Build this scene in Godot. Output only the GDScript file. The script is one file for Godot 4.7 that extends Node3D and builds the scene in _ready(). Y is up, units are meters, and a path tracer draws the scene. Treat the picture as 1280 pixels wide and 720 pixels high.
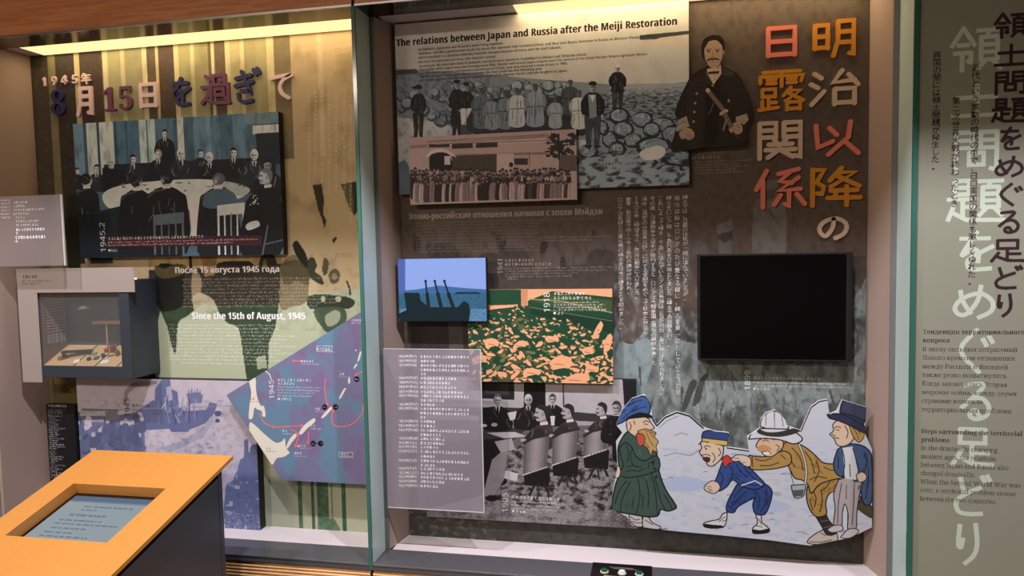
extends Node3D
# A museum display wall: two lit showcases with print panels, glass fins between them, and an orange kiosk in front.

const FOCAL := 879.0
const EYE := Vector3(0.0, 1.5, 2.1084)
const Z_BACK := -0.235      # face of the printed back panels
const Z_JAMB := -0.115      # rear edge of the dark metal frame
const Y_SILL := 0.4685
const Y_HEAD := 2.2544
const Y_CASE := 2.2603
var view := Basis.from_euler(Vector3(-0.0609, 0.1948, -0.0195))
var rng := RandomNumberGenerator.new()
var taken := {}
var mats := {}

func _ready():
	rng.seed = 1945
	# ---- camera
	var cam := Camera3D.new()
	cam.name = "camera"
	cam.transform = Transform3D(view, EYE)
	cam.fov = rad_to_deg(2.0 * atan(360.0 / FOCAL))
	cam.near = 0.05
	cam.far = 60.0
	add_child(cam)
	cam.current = true
	# ---- surroundings and exposure
	var env := Environment.new()
	env.background_mode = Environment.BG_COLOR
	env.background_color = Color(0.02, 0.019, 0.018)
	env.tonemap_mode = Environment.TONE_MAPPER_LINEAR
	env.tonemap_exposure = 1.0
	env.sdfgi_enabled = true
	env.ssao_enabled = true
	env.ssil_enabled = true
	var we := WorldEnvironment.new()
	we.name = "surroundings"
	we.environment = env
	add_child(we)
	# ---- ceiling spotlights that wash the wall, and unseen soft fill panels added behind the viewer
	for s in SPOTS:
		spot_fixture(s)
	for s in FILL_PANELS:
		fill_panel(s)
	# ---- the place
	make_materials()
	make_glyph_font()
	build_room()
	build_cases()
	build_left_bay()
	build_right_bay()
	build_third_bay()
	build_kiosk()

# x, energy, aim x, cone
const SPOTS := [[-2.15, 2.4, -2.0, 50.0, "ceiling spotlight above the striped showcase"], [-1.05, 3.2, -1.0, 52.0, "ceiling spotlight above the glass fin between two showcases"], [0.12, 3.2, 0.2, 52.0, "ceiling spotlight above the dark brown showcase"], [1.25, 2.2, 1.1, 50.0, "ceiling spotlight above the grey title panel"]]
const FILL_PANELS := [[-2.7, 3.9, 8.5, "unseen square fill light added behind the viewer, nearer the striped showcase"], [-1.5, 3.9, 8.5, "unseen square fill light added behind the viewer, nearer the dark brown showcase"]]

func spot_fixture(s: Array) -> void:
	var at := Vector3(s[0], 2.9, 0.96)
	var root := thing("ceiling_spotlight", s[4], "spotlight", at, "ceiling spotlights washing the display wall")
	var aim := (Vector3(s[2], 0.9, -0.15) - at).normalized()
	var b := Basis.looking_at(aim, Vector3.UP)
	var st := begin()
	cyl(st, Transform3D(b, Vector3(0, 0, 0)), 0.05, 0.05, -0.02, 0.14)
	part(st, "housing", flat("spot_black", Color(0.03, 0.03, 0.03), 0.5), root)
	st = begin()
	cyl(st, Transform3D(), 0.012, 0.012, 0.03, 0.1, true)
	part(st, "bracket", flat("spot_black", Color(0.03, 0.03, 0.03), 0.5), root)
	st = begin()
	cyl(st, Transform3D(b, Vector3.ZERO), 0.042, 0.042, -0.026, -0.021)
	part(st, "lens", glow("spot_lens", Color(1.0, 0.93, 0.86), 3.0), root)
	var l := SpotLight3D.new()
	l.name = "spot_beam"
	l.transform = Transform3D(b, aim * 0.04)
	l.light_color = Color(0.985, 0.965, 1.0)
	l.light_energy = s[1]
	l.light_size = 0.03
	l.spot_angle = s[3]
	l.spot_angle_attenuation = 0.6
	l.spot_range = 12.0
	l.spot_attenuation = 2.0
	l.shadow_enabled = true
	root.add_child(l)

func fill_panel(s: Array) -> void:  # unseen fill lamp, added to brighten the header and upper wall
	var root := thing("added_fill_panel", s[3], "light panel", Vector3(s[0], 3.0, s[1]), "unseen fill lights added behind the viewer")
	var st := begin()
	box(st, Vector3(-0.32, -0.03, -0.32), Vector3(0.32, 0.0, 0.32))
	part(st, "frame", flat("panel_frame", Color(0.7, 0.7, 0.7), 0.5), root)
	st = begin()
	box(st, Vector3(-0.3, -0.034, -0.3), Vector3(0.3, -0.0302, 0.3))
	part(st, "diffuser", glow("fill_panel_glow", Color(1.0, 0.95, 0.88), 1.5), root)
	var l := AreaLight3D.new()
	l.name = "added_fill_light"
	l.area_size = Vector2(0.6, 0.6)
	l.area_normalize_energy = true
	l.light_color = Color(1.0, 0.92, 0.84)
	l.light_energy = s[2]
	l.area_range = 12.0
	l.area_attenuation = 2.0
	l.shadow_enabled = true
	l.transform = Transform3D(Basis.looking_at(Vector3.DOWN, Vector3.FORWARD), Vector3(0, -0.04, 0))
	root.add_child(l)

# ------------------------------------------------------------------ naming, parts, materials
func numbered(called: String) -> String:
	var n: int = taken.get(called, 0)
	taken[called] = n + 1
	return called if n == 0 else "%s_%03d" % [called, n]

func thing(called: String, label: String, category: String, at := Vector3.ZERO, group := "") -> Node3D:
	var o := Node3D.new()
	o.name = numbered(called)
	add_child(o)
	o.position = at
	o.set_meta("label", label)
	o.set_meta("category", category)
	if group:
		o.set_meta("group", group)
	return o

func part(st: SurfaceTool, called: String, m: Material, parent: Node, label := "") -> MeshInstance3D:
	var o := MeshInstance3D.new()
	o.name = called
	o.mesh = st.commit()
	o.material_override = m
	parent.add_child(o, true)
	if label:
		o.set_meta("label", label)
	return o

func shape(mesh: Mesh, called: String, parent: Node, label := "") -> MeshInstance3D:
	var o := MeshInstance3D.new()
	o.name = called
	o.mesh = mesh
	parent.add_child(o, true)
	if label:
		o.set_meta("label", label)
	return o

func structure(st: SurfaceTool, called: String, m: Material, label := "") -> MeshInstance3D:
	var o := part(st, called, m, self, label)
	o.set_meta("kind", "structure")
	return o

func flat(key: String, c: Color, rough := 0.6, metal := 0.0, spec := 0.5) -> StandardMaterial3D:
	if not mats.has(key):
		var m := StandardMaterial3D.new()
		m.resource_name = key
		m.albedo_color = c
		m.roughness = rough
		m.metallic = metal
		m.metallic_specular = spec
		mats[key] = m
	return mats[key]

func glow(key: String, c: Color, e: float) -> StandardMaterial3D:
	if not mats.has(key):
		var m := StandardMaterial3D.new()
		m.resource_name = key
		m.albedo_color = c
		m.emission_enabled = true
		m.emission = c
		m.emission_energy_multiplier = e
		mats[key] = m
	return mats[key]

func print_mat(key: String, im: Image, rough := 0.55, see_through := false) -> StandardMaterial3D:
	var m := StandardMaterial3D.new()
	m.resource_name = key
	if not see_through:
		im.convert(Image.FORMAT_RGB8)
	m.albedo_texture = ImageTexture.create_from_image(im)
	m.texture_repeat = false
	m.roughness = rough
	m.metallic_specular = 0.35
	if see_through:
		m.transparency = BaseMaterial3D.TRANSPARENCY_ALPHA
	return m

# ------------------------------------------------------------------ geometry
func begin() -> SurfaceTool:
	var st := SurfaceTool.new()
	st.begin(Mesh.PRIMITIVE_TRIANGLES)
	return st

func tri(st: SurfaceTool, a: Vector3, b: Vector3, c: Vector3, n: Vector3, ua := Vector2.ZERO, ub := Vector2.ZERO, uc := Vector2.ZERO) -> void:
	if (b - a).cross(c - a).dot(n) > 0.0:   # front faces run clockwise
		var t := b
		b = c
		c = t
		var u := ub
		ub = uc
		uc = u
	st.set_normal(n); st.set_uv(ua); st.add_vertex(a)
	st.set_normal(n); st.set_uv(ub); st.add_vertex(b)
	st.set_normal(n); st.set_uv(uc); st.add_vertex(c)

func quad(st: SurfaceTool, a: Vector3, b: Vector3, c: Vector3, d: Vector3, away := Vector3.ZERO) -> void:
	var n := (b - a).cross(c - a).normalized()
	if n == Vector3.ZERO:
		n = (c - a).cross(d - a).normalized()
	if n.dot(away) < 0.0:
		n = -n
	tri(st, a, b, c, n, Vector2(0, 0), Vector2(1, 0), Vector2(1, 1))
	tri(st, a, c, d, n, Vector2(0, 0), Vector2(1, 1), Vector2(0, 1))

func box(st: SurfaceTool, a: Vector3, b: Vector3) -> void:
	solid(st, [Vector3(a.x, a.y, a.z), Vector3(b.x, a.y, a.z), Vector3(b.x, a.y, b.z), Vector3(a.x, a.y, b.z), Vector3(a.x, b.y, a.z), Vector3(b.x, b.y, a.z), Vector3(b.x, b.y, b.z), Vector3(a.x, b.y, b.z)])

# eight corners: four of the base in order, four of the top in the same order
func solid(st: SurfaceTool, v: Array) -> void:
	var mid := Vector3.ZERO
	for p in v:
		mid += p / 8.0
	for f in [[0, 1, 2, 3], [4, 5, 6, 7], [0, 1, 5, 4], [1, 2, 6, 5], [2, 3, 7, 6], [3, 0, 4, 7]]:
		var a: Vector3 = v[f[0]]
		var b: Vector3 = v[f[1]]
		var c: Vector3 = v[f[2]]
		var d: Vector3 = v[f[3]]
		quad(st, a, b, c, d, (a + b + c + d) / 4.0 - mid)

# a box with its twelve edges chamfered by r
func bevel(st: SurfaceTool, a: Vector3, b: Vector3, r: float, t := Transform3D()) -> void:
	var mid := (a + b) / 2.0
	var h := (b - a).abs() / 2.0
	r = minf(r, minf(h.x, minf(h.y, h.z)) * 0.9)
	var p := func(sx, sy, sz, ax): return t * (mid + Vector3(sx * (h.x - (0.0 if ax == 0 else r)), sy * (h.y - (0.0 if ax == 1 else r)), sz * (h.z - (0.0 if ax == 2 else r))))
	var o := t.basis
	for s in [-1, 1]:
		quad(st, p.call(s, -1, -1, 0), p.call(s, 1, -1, 0), p.call(s, 1, 1, 0), p.call(s, -1, 1, 0), o.x * s)
		quad(st, p.call(-1, s, -1, 1), p.call(1, s, -1, 1), p.call(1, s, 1, 1), p.call(-1, s, 1, 1), o.y * s)
		quad(st, p.call(-1, -1, s, 2), p.call(1, -1, s, 2), p.call(1, 1, s, 2), p.call(-1, 1, s, 2), o.z * s)
		for q in [-1, 1]:
			quad(st, p.call(s, q, -1, 0), p.call(s, q, 1, 0), p.call(s, q, 1, 1), p.call(s, q, -1, 1), o.x * s + o.y * q)
			quad(st, p.call(s, -1, q, 0), p.call(s, 1, q, 0), p.call(s, 1, q, 2), p.call(s, -1, q, 2), o.x * s + o.z * q)
			quad(st, p.call(-1, s, q, 1), p.call(1, s, q, 1), p.call(1, s, q, 2), p.call(-1, s, q, 2), o.y * s + o.z * q)
			for w in [-1, 1]:
				var n: Vector3 = (o.x * s + o.y * q + o.z * w).normalized()
				tri(st, p.call(s, q, w, 0), p.call(s, q, w, 1), p.call(s, q, w, 2), n)

# a cylinder or cone along the local z axis (or y), from z0 to z1
func cyl(st: SurfaceTool, t: Transform3D, r0: float, r1: float, z0: float, z1: float, upright := false, n := 20) -> void:
	if upright:
		t = t * Transform3D(Basis(Vector3.RIGHT, -PI / 2.0), Vector3.ZERO)
	for i in n:
		var a := TAU * i / n
		var b := TAU * (i + 1) / n
		var ca := Vector3(cos(a), sin(a), 0)
		var cb := Vector3(cos(b), sin(b), 0)
		quad(st, t * (ca * r0 + Vector3(0, 0, z0)), t * (cb * r0 + Vector3(0, 0, z0)), t * (cb * r1 + Vector3(0, 0, z1)), t * (ca * r1 + Vector3(0, 0, z1)), t.basis * (ca + cb))
		if r0 > 0.0:
			tri(st, t * Vector3(0, 0, z0), t * (ca * r0 + Vector3(0, 0, z0)), t * (cb * r0 + Vector3(0, 0, z0)), t.basis * Vector3(0, 0, -signf(z1 - z0)))
		if r1 > 0.0:
			tri(st, t * Vector3(0, 0, z1), t * (ca * r1 + Vector3(0, 0, z1)), t * (cb * r1 + Vector3(0, 0, z1)), t.basis * Vector3(0, 0, signf(z1 - z0)))

# the point where the ray through a photograph pixel meets the upright plane at depth z
func un(px: float, py: float, z: float) -> Vector3:
	var d := view * Vector3((px - 640.0) / FOCAL, -(py - 360.0) / FOCAL, -1.0)
	return EYE + d * ((z - EYE.z) / d.z)

# a board whose outline (metres) lies at the front depth z; the front carries the print, the rest the edge material
func board(outline: PackedVector2Array, z: float, thick: float, frame: Rect2, front: Material, edge: Material, uvflip := false) -> ArrayMesh:
	var st := begin()
	var idx := Geometry2D.triangulate_polygon(outline)
	for i in range(0, idx.size(), 3):
		var v := []
		var u := []
		for k in 3:
			var q: Vector2 = outline[idx[i + k]]
			v.append(Vector3(q.x, q.y, z))
			u.append(Vector2((q.x - frame.position.x) / frame.size.x, 1.0 - (q.y - frame.position.y) / frame.size.y))
		tri(st, v[0], v[1], v[2], Vector3.BACK, u[0], u[1], u[2])
	st.set_material(front)
	var mesh := st.commit()
	var side := begin()
	for i in range(0, idx.size(), 3):
		var a := outline[idx[i]]
		var b := outline[idx[i + 1]]
		var c := outline[idx[i + 2]]
		tri(side, Vector3(a.x, a.y, z - thick), Vector3(b.x, b.y, z - thick), Vector3(c.x, c.y, z - thick), Vector3.FORWARD)
	var cw := Geometry2D.is_polygon_clockwise(outline)
	for i in outline.size():
		var a := outline[i]
		var b := outline[(i + 1) % outline.size()]
		var e := b - a
		var n := Vector3(e.y, -e.x, 0) * (-1.0 if cw else 1.0)
		quad(side, Vector3(a.x, a.y, z), Vector3(b.x, b.y, z), Vector3(b.x, b.y, z - thick), Vector3(a.x, a.y, z - thick), n)
	side.set_material(edge)
	side.commit(mesh)
	return mesh

# one printed face, for clear plates
func sheet(r: Rect2) -> ArrayMesh:
	var st := begin()
	var a := Vector3(r.position.x, r.end.y, 0)
	var b := Vector3(r.end.x, r.end.y, 0)
	var d := Vector3(r.position.x, r.position.y, 0)
	var e := Vector3(r.end.x, r.position.y, 0)
	tri(st, a, b, e, Vector3.BACK, Vector2(0, 0), Vector2(1, 0), Vector2(1, 1))
	tri(st, a, e, d, Vector3.BACK, Vector2(0, 0), Vector2(1, 1), Vector2(0, 1))
	return st.commit()

func rect_outline(r: Rect2) -> PackedVector2Array:
	return PackedVector2Array([r.position, r.position + Vector2(r.size.x, 0), r.end, r.position + Vector2(0, r.size.y)])

# a rectangle in metres on the plane z from two photograph pixels: its top left and bottom right corners
func span(tlx: float, tly: float, brx: float, bry: float, z: float) -> Rect2:
	var a := un(tlx, tly, z)
	var b := un(brx, bry, z)
	return Rect2(minf(a.x, b.x), minf(a.y, b.y), absf(b.x - a.x), absf(a.y - b.y))

# ------------------------------------------------------------------ the room and the showcases
func make_materials() -> void:
	flat("case_paint", Color(0.655, 0.57, 0.525), 0.85)
	flat("case_floor", Color(0.80, 0.765, 0.77), 0.75)
	flat("dark_metal", Color(0.38, 0.38, 0.40), 0.32, 0.35)
	flat("jamb_metal", Color(0.5, 0.5, 0.5), 0.4, 0.3)
	flat("soffit_metal", Color(0.16, 0.15, 0.14), 0.16, 0.7)
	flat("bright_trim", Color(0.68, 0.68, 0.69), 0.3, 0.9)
	flat("black_edge", Color(0.018, 0.018, 0.02), 0.55)
	flat("gap_black", Color(0.012, 0.01, 0.01), 0.9)
	flat("white_edge", Color(0.78, 0.77, 0.77), 0.6)
	flat("grey_edge", Color(0.33, 0.33, 0.33), 0.6)
	flat("navy_paint", Color(0.205, 0.23, 0.275), 0.42)
	var g := flat("fin_glass", Color(0.80, 0.88, 0.86, 0.95), 0.35)
	g.transparency = BaseMaterial3D.TRANSPARENCY_ALPHA
	flat("fin_edge", Color(0.22, 0.42, 0.37), 0.15)
	var w := flat("header_wood", Color(1, 1, 1), 0.5)
	w.albedo_texture = wood_texture(Color(0.84, 0.56, 0.36), Color(0.73, 0.46, 0.28), 31, 640, 128)
	w.uv1_triplanar = true
	w.uv1_world_triplanar = true
	w.uv1_scale = Vector3(0.8, 3.0, 0.8)
	var s := flat("slat_wood", Color(1, 1, 1), 0.5)
	s.albedo_texture = wood_texture(Color(0.95, 0.77, 0.55), Color(0.89, 0.69, 0.47), 77, 512, 64)
	s.uv1_triplanar = true
	s.uv1_world_triplanar = true
	s.uv1_scale = Vector3(1.3, 9.0, 1.3)
	var y := flat("kiosk_yellow", Color(0.80, 0.545, 0.25), 0.45)
	y.albedo_texture = speckle_texture(Color(1, 1, 1), 0.03, 5)
	y.uv1_triplanar = true
	y.uv1_scale = Vector3(3, 3, 3)

func wood_texture(a: Color, b: Color, sd: int, w: int, h: int) -> ImageTexture:
	var n := FastNoiseLite.new()
	n.seed = sd
	n.noise_type = FastNoiseLite.TYPE_SIMPLEX
	n.frequency = 0.01
	n.fractal_octaves = 4
	var im := Image.create(w, h, false, Image.FORMAT_RGB8)
	for y in h:
		for x in w:
			var v := n.get_noise_2d(x * 0.55, y * 14.0) * 0.75 + n.get_noise_2d(x * 3.0 + 900.0, y * 40.0) * 0.35
			im.set_pixel(x, y, a.lerp(b, clampf(0.5 + v, 0.0, 1.0)))
	return ImageTexture.create_from_image(im)

func speckle_texture(a: Color, amount: float, sd: int) -> ImageTexture:
	var n := FastNoiseLite.new()
	n.seed = sd
	n.frequency = 0.05
	n.fractal_octaves = 4
	var im := Image.create(256, 256, false, Image.FORMAT_RGB8)
	for y in 256:
		for x in 256:
			var v := 1.0 - amount * 0.5 + amount * n.get_noise_2d(x, y) + amount * 0.4 * (rng.randf() - 0.5)
			im.set_pixel(x, y, Color(a.r * v, a.g * v, a.b * v))
	return ImageTexture.create_from_image(im)

func build_room() -> void:
	var st := begin()
	box(st, Vector3(-4.0, -0.1, -0.5), Vector3(4.0, 0.0, 5.0))
	structure(st, "floor", flat("room_floor", Color(0.34, 0.31, 0.29), 0.6))
	st = begin()
	box(st, Vector3(-4.0, 3.0, 0.69), Vector3(4.0, 3.1, 5.0))
	structure(st, "ceiling", flat("room_ceiling", Color(0.6, 0.58, 0.55), 0.9))
	st = begin()
	box(st, Vector3(-4.0, 2.55, 0.02), Vector3(4.0, 3.1, 0.685))   # lowered ceiling strip along the wall: it cuts the spotlights' beams off the upper wall
	structure(st, "ceiling_soffit", flat("room_ceiling", Color(0.6, 0.58, 0.55), 0.9))
	st = begin()
	box(st, Vector3(-4.0, 0.0, -0.5), Vector3(4.0, 3.1, -0.4))
	structure(st, "wall_back", flat("room_wall", Color(0.5, 0.45, 0.4), 0.9))
	st = begin()
	box(st, Vector3(-4.1, 0.0, -0.5), Vector3(-4.0, 3.1, 5.0))
	structure(st, "wall_left", flat("room_wall", Color(0.5, 0.45, 0.4), 0.9))
	st = begin()
	box(st, Vector3(4.0, 0.0, -0.5), Vector3(4.1, 3.1, 5.0))
	structure(st, "wall_right", flat("room_wall", Color(0.5, 0.45, 0.4), 0.9))
	st = begin()
	box(st, Vector3(-4.0, 0.0, 4.9), Vector3(4.0, 3.1, 5.0))
	structure(st, "wall_front", flat("room_wall", Color(0.5, 0.45, 0.4), 0.9))
	# wooden header boards above the showcases, with a dark joint above each glass fin and a bright metal edge below
	var ends := [[-4.0, -2.392], [-2.386, -0.909], [-0.899, 0.703], [0.713, 4.0]]
	for e in ends:
		st = begin()
		box(st, Vector3(e[0], Y_HEAD + 0.005, -0.02), Vector3(e[1], 2.62, 0.0))
		var w := structure(st, "trim_%d" % (ends.find(e) + 1), mats["header_wood"])
		st = begin()
		box(st, Vector3(e[0], Y_HEAD - 0.001, -0.004), Vector3(e[1], Y_HEAD + 0.005, 0.003))
		part(st, "metal_edge", mats["bright_trim"], w)

# left and right inner walls of each showcase: x at the back, x at the front
const CASES := [[-2.33, -2.345, -0.942, -0.925], [-0.8535, -0.882, 0.6555, 0.686]]
const FINS := [-2.389, -0.904, 0.708]

func build_cases() -> void:
	var names := ["showcase with beige walls around the striped olive back panel", "showcase with beige walls around the dark brown back panel"]
	for i in 2:
		var c: Array = CASES[i]
		var root := thing("display_case", names[i], "display case", Vector3((c[0] + c[2]) / 2.0, Y_SILL, -0.12))
		var o := -root.position
		var st := begin()
		box(st, o + Vector3(c[0] - 0.03, Y_SILL - 0.02, -0.28), o + Vector3(c[2] + 0.03, Y_CASE + 0.02, -0.2451))
		part(st, "back_wall", mats["case_paint"], root)
		for s in 2:
			var xb: float = c[0] if s == 0 else c[2]
			var xf: float = c[1] if s == 0 else c[3]
			var out := -0.012 if s == 0 else 0.012
			var zf := -0.02 if i + s == 0 else Z_JAMB      # the outermost wall runs on to the glass
			st = begin()
			solid(st, [o + Vector3(xb, Y_SILL, -0.245), o + Vector3(xf, Y_SILL, zf), o + Vector3(xf + out, Y_SILL, zf), o + Vector3(xb + out * 3.0, Y_SILL, -0.245), o + Vector3(xb, Y_CASE, -0.245), o + Vector3(xf, minf(Y_CASE, Y_HEAD), zf), o + Vector3(xf + out, minf(Y_CASE, Y_HEAD), zf), o + Vector3(xb + out * 3.0, Y_CASE, -0.245)])
			part(st, "side_wall", mats["case_paint"], root)
			var fin: float = FINS[i] + 0.006 if s == 0 else FINS[i + 1] - 0.006
			if i + s == 0:
				continue
			st = begin()
			box(st, o + Vector3(minf(xf, fin), Y_SILL, -0.135), o + Vector3(maxf(xf, fin), Y_HEAD, Z_JAMB - 0.0005 + 0.004))
			part(st, "jamb", mats["jamb_metal"], root, "grey metal jamb beside the glass fin")
		st = begin()
		box(st, o + Vector3(c[0] - 0.02, Y_SILL - 0.03, -0.245), o + Vector3(c[2] + 0.02, Y_SILL, Z_JAMB))
		part(st, "case_floor", mats["case_floor"], root, "pale painted showcase floor")
		st = begin()
		box(st, o + Vector3(c[0] - 0.02, Y_CASE, -0.245), o + Vector3(c[2] + 0.02, Y_CASE + 0.03, Z_JAMB))
		part(st, "case_ceiling", mats["case_floor"], root)
		var xl: float = FINS[i] + 0.006 if i else CASES[0][1] + 0.0005
		var xr: float = FINS[i + 1] - 0.006
		st = begin()
		bevel(st, o + Vector3(xl, Y_SILL - 0.022, Z_JAMB), o + Vector3(xr, Y_SILL, 0.004), 0.0015)
		part(st, "sill", mats["dark_metal"], root, "dark grey metal sill")
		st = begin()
		box(st, o + Vector3(xl, Y_SILL - 0.004, 0.0042), o + Vector3(xr, Y_SILL + 0.0004, 0.0062))  # highlight along the sill edge, put in as a bright strip
		part(st, "sill_highlight", mats["bright_trim"], root, "bright strip standing for the highlight along the sill edge")
		st = begin()
		box(st, o + Vector3(xl, Y_HEAD, Z_JAMB), o + Vector3(xr, Y_HEAD + 0.03, -0.0045))
		part(st, "soffit", mats["soffit_metal"], root, "dark polished metal soffit")
		if true:
			# the light strip recessed in the showcase ceiling
			var la: float = [-2.26, -0.42][i]
			var lb: float = [-0.95, 0.645][i]
			st = begin()
			box(st, o + Vector3(la, Y_CASE - 0.004, -0.228), o + Vector3(lb, Y_CASE - 0.0002, Z_JAMB - 0.008))
			part(st, "light_diffuser", glow("case_glow_%d" % i, Color(1.0, 0.88, 0.64), [1.2, 1.0][i]), root, "glowing warm light strip")
			var l := AreaLight3D.new()
			l.name = "case_light"
			l.area_size = Vector2(lb - la, 0.1)
			l.area_normalize_energy = true
			l.light_color = Color(1.0, 0.88, 0.68)
			l.light_energy = [0.18, 0.15][i]
			l.area_range = 6.0
			l.area_attenuation = 2.0
			l.shadow_enabled = true
			l.transform = Transform3D(Basis.looking_at(Vector3.DOWN, Vector3.FORWARD), o + Vector3((la + lb) / 2.0, Y_CASE - 0.006, -0.175))
			root.add_child(l)
	# glass fins standing between the showcases
	var fl := ["green glass fin at the outer end of the striped showcase", "green glass fin standing between the striped and the dark brown showcases", "green glass fin between the dark brown showcase and the grey title panel"]
	for i in 3:
		var f := thing("glass_fin", fl[i], "glass fin", Vector3(FINS[i], Y_SILL - 0.02, -0.06))
		var st := begin()
		box(st, Vector3(-0.006, 0.0, -0.07), Vector3(0.006, Y_HEAD - Y_SILL + 0.02, 0.0575))
		part(st, "pane", mats["fin_glass"], f)
		st = begin()
		box(st, Vector3(-0.006, 0.0, 0.0577), Vector3(0.006, Y_HEAD - Y_SILL + 0.02, 0.064))
		part(st, "polished_edge", mats["fin_edge"], f, "dark green polished glass edge")
	# slatted wooden base under the sills
	var bays := [[-2.38, -0.909, "slatted wooden base under the striped showcase"], [-0.899, -0.605, "short slatted wooden base beside the glass fin"], [-0.601, 0.703, "slatted wooden base under the dark brown showcase"], [0.713, 2.26, "slatted wooden base under the grey title panel"]]
	for b in bays:
		var root := thing("slatted_base", b[2], "slatted base", Vector3((b[0] + b[1]) / 2.0, 0.0, -0.0145))
		var hw: float = (b[1] - b[0]) / 2.0
		var st := begin()
		box(st, Vector3(-hw, 0.0, -0.08), Vector3(hw, Y_SILL - 0.0225, 0.0))
		part(st, "backing_board", flat("slat_backing", Color(0.16, 0.08, 0.04), 0.8), root)
		var sm := begin()
		var prof := [Vector2(0.0, 0.0), Vector2(0.0, 0.0088), Vector2(0.005, 0.0088), Vector2(0.0095, 0.0072), Vector2(0.0138, 0.0036), Vector2(0.0148, 0.001), Vector2(0.0148, 0.0)]   # nosed slat
		for q in prof.size():
			var p0: Vector2 = prof[q]
			var p1: Vector2 = prof[(q + 1) % prof.size()]
			quad(sm, Vector3(-hw, p0.y, p0.x), Vector3(hw, p0.y, p0.x), Vector3(hw, p1.y, p1.x), Vector3(-hw, p1.y, p1.x), Vector3(0, (p0.y + p1.y) / 2.0 - 0.004, (p0.x + p1.x) / 2.0 - 0.006))
			if q > 0 and q < prof.size() - 1:
				for e in [-hw, hw]:
					tri(sm, Vector3(e, 0, 0), Vector3(e, p0.y, p0.x), Vector3(e, p1.y, p1.x), Vector3(signf(e), 0, 0))
		var mesh := sm.commit()
		for k in 16:
			var s := MeshInstance3D.new()
			s.name = "slat"
			s.mesh = mesh
			s.material_override = mats["slat_wood"]
			s.position = Vector3(0, Y_SILL - 0.0385 - k * 0.0118, 0.0002)
			root.add_child(s, true)
		st = begin()
		box(st, Vector3(-hw, 0.0, 0.0005), Vector3(hw, Y_SILL - 0.0385 - 15.6 * 0.0118, 0.014))
		part(st, "plinth", mats["slat_wood"], root)

# a printed rectangular board in front of the back panel
func photo_board(called: String, label: String, category: String, r: Rect2, z: float, thick: float, m: Material, edge: Material, stand := 0.0) -> Node3D:
	var root := thing(called, label, category, Vector3(r.position.x + r.size.x / 2.0, r.position.y, z - thick))
	var o := Vector2(root.position.x, root.position.y)
	var local := Rect2(r.position - o, r.size)
	shape(board(rect_outline(local), thick, thick, local, m, edge), "board", root)
	if stand > 0.0:
		for q in [Vector2(0.3, 0.75), Vector2(-0.3, 0.75), Vector2(0.0, 0.85)]:
			var st := begin()
			cyl(st, Transform3D(Basis(), Vector3(q.x * r.size.x, q.y * r.size.y, 0)), 0.008, 0.008, -stand, -0.0001)
			part(st, "standoff", mats["dark_metal"], root)
	return root

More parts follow.
